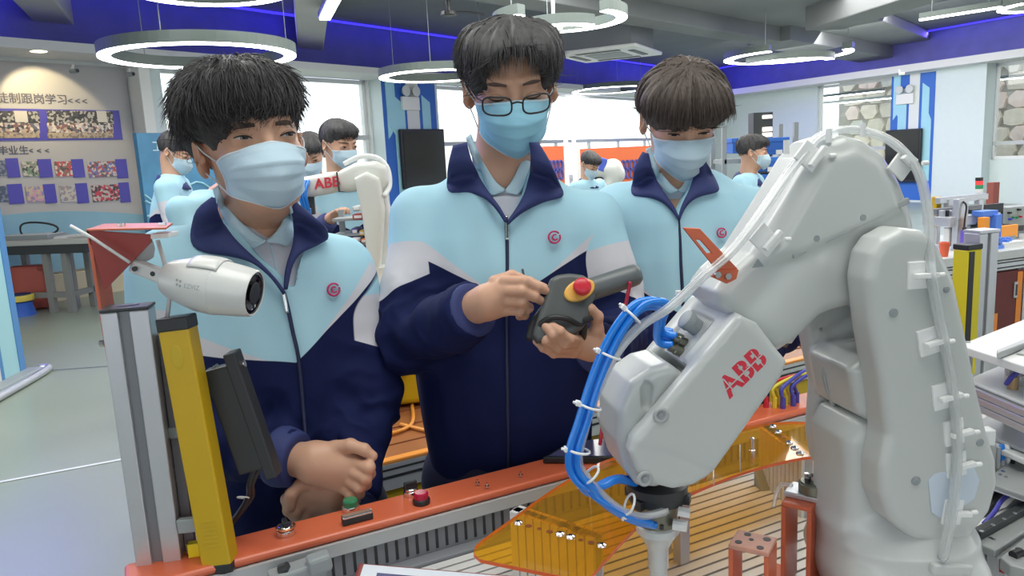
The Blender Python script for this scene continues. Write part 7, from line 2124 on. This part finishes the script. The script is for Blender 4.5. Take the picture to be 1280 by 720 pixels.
t, p = item('bracket_stand', 'small bright blue bracket frame standing on the work table', 'bracket', 1240, .15)
bl3 = mat('bright_blue', (.10, .25, .80), .4)
bar3(t, 'upright', 1238, 268, 1243, 312, .15, .04, bl3); bar3(t, 'upright', 1228, 274, 1232, 310, .2, .03, M_alu); bar3(t, 'foot', 1226, 308, 1246, 313, .12, .05, bl3); bar3(t, 'cap', 1222, 264, 1240, 269, .17, .04, bl3)
t, p = item('orange_block', 'upright orange block beside the blue bracket', 'block', 1230, .1)
bar3(t, 'block', 1226, 272, 1233, 290, .1, .02, mat('bright_orange', (.95, .35, .04), .4)); bar3(t, 'stem', 1228, 290, 1231, 314, .1, .01, M_alu)
t, p = item('laptop', 'dark open laptop on the work table below the stone window', 'laptop', 1245, .5)
bar3(t, 'screen', 1228, 256, 1251, 286, .52, .012, M_black); bar3(t, 'keyboard', 1228, 284, 1262, 287, .42, .10, M_dgrey); bar3(t, 'stand', 1236, 286, 1256, 300, .45, .10, M_grey)
t, p = item('control_box', 'grey control box with green and red buttons at the right edge of the table', 'control box', 1270, .55)
bar3(t, 'box', 1252, 259, 1296, 284, .55, .06, mat('control_grey', (.33, .36, .34), .5)); bar3(t, 'leg', 1256, 284, 1290, 300, .55, .05, M_grey)
for k, (x, y, m_) in enumerate(((1263, 274, 'wire_blue'), (1267, 272, 'green_cap'), (1271, 272, 'green_cap'), (1275, 271, 'ruby'), (1262, 266, 'black_plastic'), (1274, 262, 'black_plastic'))): bar3(t, 'button', x - 1.2, y - 1.2, x + 1.2, y + 1.2, .48, .012, MATS[m_])
t, p = item('orange_folder', 'orange sheet lying tilted in front of the control box', 'folder', 1258, .3)
bar3(t, 'sheet', 1246, 283, 1270, 296, .32, .012, MATS['bright_orange']); bar3(t, 'support', 1250, 296, 1266, 306, .32, .02, M_grey)
t, p = item('blue_parts', 'cluster of blue fittings lying on the work table', 'fittings', 1254, .12)
for k in range(6): bar3(t, 'fitting', 1246 + 3 * k, 297 + (k % 2) * 2, 1249 + 3 * k, 304, .10 + .02 * (k % 3), .02, bl3)
bar3(t, 'tray', 1245, 303, 1270, 308, .12, .05, M_white)
# stack light and red post on the pillar side
t = thing('stack_light', 'small stack light with red green and white segments in front of the wide pillar', 'stack light', tuple(on3(1224, 300, .9) * (1, 1, 0)))
for y0, y1, m_ in ((222, 226, M_black), (226, 231, emis('stack_red', (.75, .05, .05), .6)), (231, 236, mat('stack_green', (.03, .30, .12), .4)), (236, 241, M_white)): bar3(t, 'segment', 1222, y0, 1226, y1, .9, .02, m_)
pz_ = on3(1224, 241, .9); MB().cyl((pz_[0], pz_[1], 0), pz_, .012, n=8).build('pole', M_alu, t)
t = thing('red_post', 'short red brown post before the stone window at right', 'post', tuple(on3(1241, 300, 1.2) * (1, 1, 0)))
bar3(t, 'post', 1238, 228, 1244, 256, 1.2, .03, mat('red_brown', (.32, .09, .07), .5)); pz_ = on3(1241, 256, 1.2); MB().box((pz_[0], pz_[1], pz_[2] / 2), (.03, .03, pz_[2] / 2)).build('shaft', M_grey, t)

# light curtain and post at the right corner of the front cell
a = P(1208, 311, 1.62); b = a * (1, 1, 0) + (0, 0, ZR + .01)
t = thing('light_curtain', 'yellow and black safety light curtain bar at right, behind the robot', 'light curtain', tuple(b))
Rw = rotm(20)
MB().box((a + b) / 2 + Rw @ np.array([.004, 0, 0]), (.021, .018, (a[2] - b[2]) / 2), Rw).build('housing', mat('yellow_green', (.66, .56, .02), .4), t, bevel=.003)
MB().box((a + b) / 2 + Rw @ np.array([-.006, -.0184, 0]), (.0075, .0012, (a[2] - b[2]) / 2 - .004), Rw).build('lens_strip', M_black, t)
MB().box(a + Rw @ np.array([.004, 0, .005]), (.022, .019, .006), Rw).build('end_cap', M_black, t, bevel=.002)
c = P(1227, 290, 1.66); H_ = c[2] - .62
t = thing('profile_post', 'grey slotted aluminium profile post behind the right hand light curtain', 'post', (c[0], c[1], .62))
for k in (-1, 1): MB().box(c + Rw @ np.array([k * .017, 0, 0]) - (0, 0, H_ / 2), (.012, .02, H_ / 2), Rw).build('profile_side', M_alu, t, bevel=.002)
MB().box(c - (0, 0, H_ / 2), (.006, .016, H_ / 2), Rw).build('profile_slot', M_alud, t); MB().box(c + (0, 0, .003), (.03, .021, .003), Rw).build('end_cap', M_alu, t)

# ================================================================== machine at the lower right
def zpoly(px, z): return [PZ(x, y, z) for x, y in px]
M_pl = mat('machine_white', (.74, .76, .76), .4); M_pg = mat('machine_grey', (.40, .42, .42), .4, metal=.3)
t = thing('transfer_unit', 'layered white and aluminium transfer unit at the right edge beside the robot base', 'machine', tuple(PZ(1260, 640, ZT)))
def pl3(name, px, z, th_, m_, bevel=.002): return MB().prism([p - (0, 0, th_) for p in zpoly(px, z)], (0, 0, th_)).build(name, m_, t, bevel=bevel)
pl3('top_plate', [(1199, 431), (1300, 464), (1430, 430), (1300, 391)], 1.16, .014, M_pl)
pl3('rail_cover', [(1247, 441), (1290, 425), (1290, 419), (1246, 437)], 1.172, .011, M_pg)
pl3('gauge_plate', [(1270, 441), (1300, 446), (1310, 436), (1285, 432)], 1.163, .003, M_pg)
cen = sum(zpoly([(1208, 474), (1300, 512), (1430, 470), (1300, 436)], 1.098)) / 4
for sx_, sy_ in ((-.06, 0), (.06, .02), (0, -.06), (.0, .07)):
    MB().cyl((cen[0] + sx_, cen[1] + sy_, ZT), (cen[0] + sx_, cen[1] + sy_, 1.15), .010, n=12).build('column', M_alu, t)
for px_, z_ in (((1290, 540), 1.015), ((1300, 600), .978), ((1270, 655), .94)):
    c_ = PZ(*px_, z_); MB().box((c_[0], c_[1], (ZT + z_) / 2), (.018, .018, (z_ - ZT) / 2)).build('support_block', M_pg, t)
p = PZ(1210, 428, 1.16); MB().cyl(p, p + (0, 0, .0015), .004, n=10).build('screw', M_grey, t)
for x, y in ((1209, 436), (1290, 460), (1300, 400)):
    p = PZ(x, y, 1.146); MB().cyl(p - (0, 0, .055), p, .009, n=14).build('pillar', M_alu, t)
pl3('middle_plate', [(1208, 474), (1300, 512), (1430, 470), (1300, 436)], 1.098, .006, M_pl)
a, b = PZ(1208, 476, 1.092), PZ(1302, 515, 1.092); dm = nrm(b - a)
for k in range(3): MB().beam(a - (0, 0, .006 + .0125 * k), b - (0, 0, .006 + .0125 * k), .03, .0112).build('profile_strip', M_alu, t, bevel=.001)
for i, (x, y, m_) in enumerate(((1262, 478, M_steel), (1272, 474, M_steel), (1266, 486, mat('brass', (.5, .35, .2), .3, metal=1)), (1280, 470, M_blueh), (1274, 482, M_steel), (1284, 480, M_black))):
    p = PZ(x, y, 1.098); MB().cyl(p, p + (0, 0, .014 + .003 * (i % 3)), .008, n=12).build('valve', m_, t)
MB().tube(spline([PZ(1258, 480, 1.11), PZ(1266, 470, 1.125), PZ(1280, 462, 1.125), PZ(1300, 458, 1.11)], 5), .004, 7).build('blue_tube', M_wb, t, smooth=True)
pl3('grey_plate', [(1216, 536), (1290, 566), (1360, 545), (1290, 512), (1240, 512)], 1.02, .006, M_pg)
pl3('white_edge', [(1222, 549), (1300, 582), (1302, 572), (1224, 541)], 1.012, .010, M_pl)
MB().box(P(1230, 545, 1.08), (.012, .01, .012)).build('block', M_pl, t, bevel=.002)
for k in range(6):
    p = P(1236 + 6 * k, 575 + 2 * k, 1.12 + .01 * k); MB().box(p, (.0025, .012, .028)).build('fin', M_pg, t)
for k in range(3): MB().tube([P(1252 + 7 * k, 556, 1.13), P(1253 + 7 * k, 572, 1.13), P(1250 + 7 * k, 585, 1.14)], .004, 6).build('wire', (M_blueh, M_white, M_black)[k], t, smooth=True)
pl3('sensor_plate', [(1232, 602), (1300, 626), (1340, 590), (1262, 572)], .985, .009, M_pg)
pl3('sensor_plate_edge', [(1232, 606), (1300, 630), (1300, 626), (1232, 602)], .980, .006, M_pl)
for x, y in ((1250, 594), (1257, 597), (1254, 590), (1276, 590), (1282, 586)):
    p = PZ(x, y, .985); MB().cyl(p, p + (0, 0, .0015), .003, n=8).build('screw', M_steel, t)
MB().beam(PZ(1226, 640, .95), PZ(1268, 606, .95), .012, .012).build('dark_rail', M_dgrey, t); MB().beam(PZ(1215, 625, .96), PZ(1262, 600, .955), .014, .010).build('dark_rail', M_dgrey, t)
MB().tube(spline([PZ(1230, 655, .945), PZ(1243, 640, .955), PZ(1256, 622, .96), PZ(1285, 608, .955)], 5), .0035, 7).build('blue_tube', M_wb, t, smooth=True)
pl3('carriage_bed', [(1216, 676), (1244, 688), (1300, 650), (1330, 610), (1268, 622)], .95, .012, M_pg)
MB().beam(PZ(1220, 668, .957), PZ(1300, 624, .957), .013, .012).build('linear_rail', M_dgrey, t, bevel=.002)
for k in range(6):
    a = PZ(1220, 668, .9635); b = PZ(1300, 624, .9635); p = a + (b - a) * (k + .5) / 6; MB().cyl(p, p + (0, 0, .0008), .003, n=8).build('rail_bolt', M_steel, t)
for x, y in ((1228, 686), (1246, 694)):
    p = PZ(x, y, .938); MB().box(p - (0, 0, .022), (.008, .008, .022), Rr).build('leg', M_alu, t)
pl3('lower_block', [(1250, 696), (1262, 706), (1310, 720), (1330, 680), (1290, 664)], .945, .018, M_pg)
MB().cyl(PZ(1266, 694, .948), PZ(1276, 690, .948), .006, n=12).build('knob', M_black, t)
MB().box(PZ(1254, 706, .925), (.012, .008, .006), Rr).build('red_part', mat('part_red', (.45, .05, .05), .4), t, bevel=.001)
for x, y in ((1238, 673), (1242, 675), (1272, 686), (1277, 688)):
    p = PZ(x, y, .95); MB().cyl(p, p + (0, 0, .0012), .0028, n=8).build('screw', M_steel, t)

# ================================================================== table, stool at the left
zt4 = .85
a, b = PZ(-22, 303, zt4), PZ(114, 298, zt4); d4 = nrm((b - a)); n4 = np.array([-d4[1], d4[0], 0]); L4 = float(np.linalg.norm(b - a))
t = thing('side_table', 'long grey metal table in front of the poster wall at left', 'table', tuple((a + b) / 2 * (1, 1, 0)))
def b4(s0, s1, t0, t1, z0, z1): return MB().hexa([a * (1, 1, 0) + d4 * s + n4 * tt + np.array([0, 0, z]) for z in (z0, z1) for s, tt in ((s0, t0), (s1, t0), (s1, t1), (s0, t1))])
b4(0, L4, 0, .5, zt4 - .06, zt4).build('top', mat('table_top_grey', (.52, .52, .50), .4), t, bevel=.01); b4(0, L4 - .1, .02, .48, zt4 - .16, zt4 - .062).build('apron', M_dgrey, t)
mtl = mat('table_leg_grey', (.26, .26, .25), .5)
for s in (.1, L4 * .5, L4 - .45, ):
    for tt in (.04, .4): b4(s, s + .07, tt, tt + .06, 0, zt4 - .16).build('leg', mtl, t)
b4(.1, L4 - .4, .05, .10, .18, .24).build('stretcher', mtl, t); b4(L4 - .44, L4 - .38, .06, .44, .18, .24).build('stretcher', mtl, t)
for i, (s0, s1, h, m_, lab) in enumerate(((.1, .75, .05, M_grey, 'grey flat box at the left end of the metal table'), (1.0, 1.35, .03, M_white, 'white paper stack on the metal table'), (L4 - .55, L4 - .02, .025, M_white, 'white board at the right end of the metal table'))):
    c = a + d4 * (s0 + s1) / 2 + n4 * .25; tt = thing('flat_box', lab, 'box', (c[0], c[1], zt4), 'flat things on the metal table')
    b4(s0, s1, .1, .42, zt4, zt4 + h).build('box', m_, tt, bevel=.004); b4(s0 + .02, s1 - .02, .12, .40, zt4 + h, zt4 + h + .004).build('cover', M_wpan, tt)
c = a + d4 * .45 + n4 * .3
tt = thing('cable_loop', 'dark looped cable on the grey box at left', 'cable', (c[0], c[1], zt4 + .055))
MB().tube([c + d4 * .25 * math.cos(x) + np.array([0, 0, .10 + .09 * math.sin(x)]) + n4 * .05 * math.cos(2 * x) for x in np.linspace(0, 2 * PI, 25)[:-1]], .012, 6, closed=True).build('loop', M_black, tt, smooth=True)
c = P(26, 384, 8.6)
t = thing('stool', 'small blue stool with yellow top under the left table', 'stool', (c[0], c[1], 0))
MB().lathe((c[0], c[1], 0), (0, 0, 1), [(0, .15), (.14, .12), (.16, .13)], 20).build('base', mat('stool_blue', (.05, .15, .65), .4), t, smooth=True, auto=40); MB().cyl((c[0], c[1], .17), (c[0], c[1], .24), .15, n=20).build('seat', mat('stool_yellow', (.75, .6, .12), .5), t, bevel=.01); MB().cyl((c[0], c[1], .235), (c[0], c[1], .25), .12, n=20).build('lid', M_navy, t)
c = P(38, 352, 9.0)
t = thing('red_case', 'red case standing under the left table', 'case', (c[0], c[1], 0))
MB().box((c[0], c[1], .27), (.20, .10, .26), rotm(15)).build('case', mat('case_red', (.55, .12, .09), .5), t, bevel=.03); MB().tube([(c[0] + .2, c[1] - .1, .15 + .001), (c[0] + .33, c[1] - .1, .28), (c[0] + .28, c[1] - .1, .46), (c[0] + .17, c[1] - .1, .5)], .014, 6).build('handle', mat('case_red', (.55, .12, .09), .5), t, smooth=True)

# ================================================================== people further back
def simple(lab, head, yaw, pitch, Y, scale_px, sh, hip_off=(0, 0), lean=0.0, hairm=None, specs=False, seed=3, arms=None, group=None, hh=.007, hz=.86, hairk=1.0, clothes=True, bodyyaw=None, band=True, roll=0, bend=0.0):
    """head pixel, yaw of face, distance; body below it, arms bent forward"""
    c = P(head[0], head[1], Y); by = yaw if bodyyaw is None else bodyyaw
    cs, sn = math.cos(math.radians(by)), math.sin(math.radians(by)); X = np.array([cs, sn, 0]); Fw = np.array([sn, -cs, 0])
    nk = c + np.array([0, 0, -.150 + .09 * bend]) - Fw * (.035 * (1 + lean) + .11 * bend)
    hp = np.array([c[0], c[1], 0]) - Fw * (.05 + lean) + np.array([hip_off[0], hip_off[1], hz])
    shl = nk + np.array([0, 0, -.070 + .01 * bend]) - Fw * .06 * bend
    if bend: hp = shl * (1, 1, 0) - Fw * .17 * bend + np.array([0, 0, hz])
    J = dict(hip=hp, neck=nk, sL=shl - X * sh, sR=shl + X * sh)
    for sd, sg in (('L', -1), ('R', 1)):
        f = (arms or {}).get(sd, (.10, -.28, .18, .10))
        e = J['s' + sd] + X * sg * .05 + Fw * f[0] + np.array([0, 0, f[1]]); J['e' + sd] = e
        J['w' + sd] = e - X * sg * .06 + Fw * f[2] + np.array([0, 0, f[3]])
    p = Person(lab, J, yaw=by, h=hh, group=group)
    rows = []
    for t_, a_, b_ in ((0, .15, .105), (.25, .163, .12), (.5, .17, .122), (.75, .172, .11), (.9, .155, .095), (1.0, .12, .08), (1.08, .07, .066)):
        q_ = hp + (shl + np.array([0, 0, .03]) - hp) * t_
        rows.append((q_[2] - .05 * (t_ < .1), q_[0], q_[1], a_, b_))
    p.torso(rows, arms_r=(.064, .062, .060, .047), sh_r=(.055, .058))
    zc = (hp + (shl - hp) * .55) + Fw * .12
    p.finish_jacket(dict(zip=zc, z0=zc[2] + .02, kl=.5, kr=.5, tn=.56, tw=.28, slant=.5), amp=.006, seed=seed, wristcut=True)
    h = Head(c, yaw, pitch, roll, 1.0, .0045, neck=nk + np.array([0, 0, -.02]))
    V, Q = h.s.mesh(1); p.addbody(h.w(V), Q)
    hair_build(h, p.root, [((0, .022, .042), (.084 * hairk, .100, .084)), ((0, -.030, .075), (.076 * hairk, .072, .046))], [((.092, .004, -.035), (.036, .040, .050)), ((-.092, .004, -.035), (.036, .040, .050)), ((0, -.120, -.005), (.075, .075, .070)), ((0, -.075, -.070), (.09, .085, .085)), ((0, .02, -.10), (.13, .062, .10))],
               hairm or M_hair, 900, (0, .045, .14), .035, .15, .45, seed=seed, h=.006, rad=.0018)
    for x in (-.033, .033): eye_build(h, p.root, x, hgt=.0035); brow_build(h, p.root, x)
    mask_build(h, p.root, M_mask, w_=.0665, nu=17, nv=15)
    if specs: glasses_build(h, p.root)
    p.trousers(None)
    # collar ring
    G = []
    for a_ in np.linspace(0, 2 * PI, 25)[:-1]:
        dirv = X * math.sin(a_) - Fw * math.cos(a_)                  # starts at the back
        fr_ = .5 - .5 * math.cos(a_)
        G.append([nk + dirv * .064 + np.array([0, 0, .012 - .045 * fr_]), nk + dirv * .080 + np.array([0, 0, .010 - .055 * fr_]), nk + dirv * (.100 + .02 * abs(math.sin(a_))) + np.array([0, 0, -.035 - .055 * fr_])])
    G.append(G[0]); mk('collar', np.array(G).reshape(-1, 3), [[i * 3 + j, i * 3 + j + 1, (i + 1) * 3 + j + 1, (i + 1) * 3 + j] for i in range(24) for j in range(2)], M_navy, p.root, smooth=True, solid=.006)
    for sd in 'LR':
        w_, e = J['w' + sd], J['e' + sd]; d = nrm(w_ - e); sdv = nrm(np.cross(d, (0, 0, 1)))
        MB().lathe(w_ - d * .02, d, [(0, .050), (.016, .049), (.036, .045), (.040, .040)], 16).build('cuff', M_navy, p.root, smooth=True)
        fi = []
        for k, (o_, L) in enumerate(((-.030, .085), (-.010, .095), (.010, .09), (.029, .075))):
            b0 = w_ + d * .085 + sdv * o_
            fi.append(([b0, b0 + d * L * .45 + (0, 0, -.008), b0 + d * L * .70 + (0, 0, -.026), b0 + d * L * .76 + (0, 0, -.046)], .009, .007))
        sg = -1 if sd == 'L' else 1
        fi.append(([w_ + d * .03 - sdv * .03 * 1, w_ + d * .07 - sdv * .05, w_ + d * .10 - sdv * .052 + (0, 0, -.014)], .011, .008))
        s = hand_sdf(fi, [(w_, w_ + d * .04, .026, .027), (w_ + d * .04 - sdv * .016, w_ + d * .085 - sdv * .026, .022, .012), (w_ + d * .04, w_ + d * .085, .023, .013), (w_ + d * .04 + sdv * .016, w_ + d * .085 + sdv * .024, .022, .012)], h=.0045)
        V, Q = s.mesh(1); p.addbody(V, Q)
    p.end(); return p
simple('student in profile at far left looking down, in front of the dark blue exhibition panel', (219, 190), 88, 26, 4.9, 0, .18, specs=True, seed=21, bodyyaw=100, lean=.08, arms={'L': (.05, -.30, .20, .06), 'R': (.1, -.28, .2, .1)})
simple('student in profile behind the small background robot, looking down to the right', (424, 180), 48, 14, 3.95, 0, .18, seed=23, bodyyaw=38, arms={'L': (.02, -.28, .16, .12), 'R': (.06, -.28, .2, .10)})
simple('student in profile at far right beside the blue crates, facing right', (941, 190), 72, 6, 5.5, 0, .17, seed=25, bodyyaw=55)
simple('far student with bowed head before the orange board between middle and right students', (737, 205), 40, 35, 7.6, 0, .17, seed=27, hh=.010)
simple('student with only black hair seen behind the background student at the small robot', (388, 192), 10, 30, 4.7, 0, .17, seed=29, hh=.010)
# the student bending forward behind the left student
simple('student bending forward behind the left student, only the pale blue back and navy collar seen', (312, 222), 85, 45, 3.2, 0, .18, seed=31, hz=.84, bodyyaw=78, bend=1.0, arms={'L': (.10, -.28, .18, .04), 'R': (.10, -.28, .18, .04)}, hh=.006)
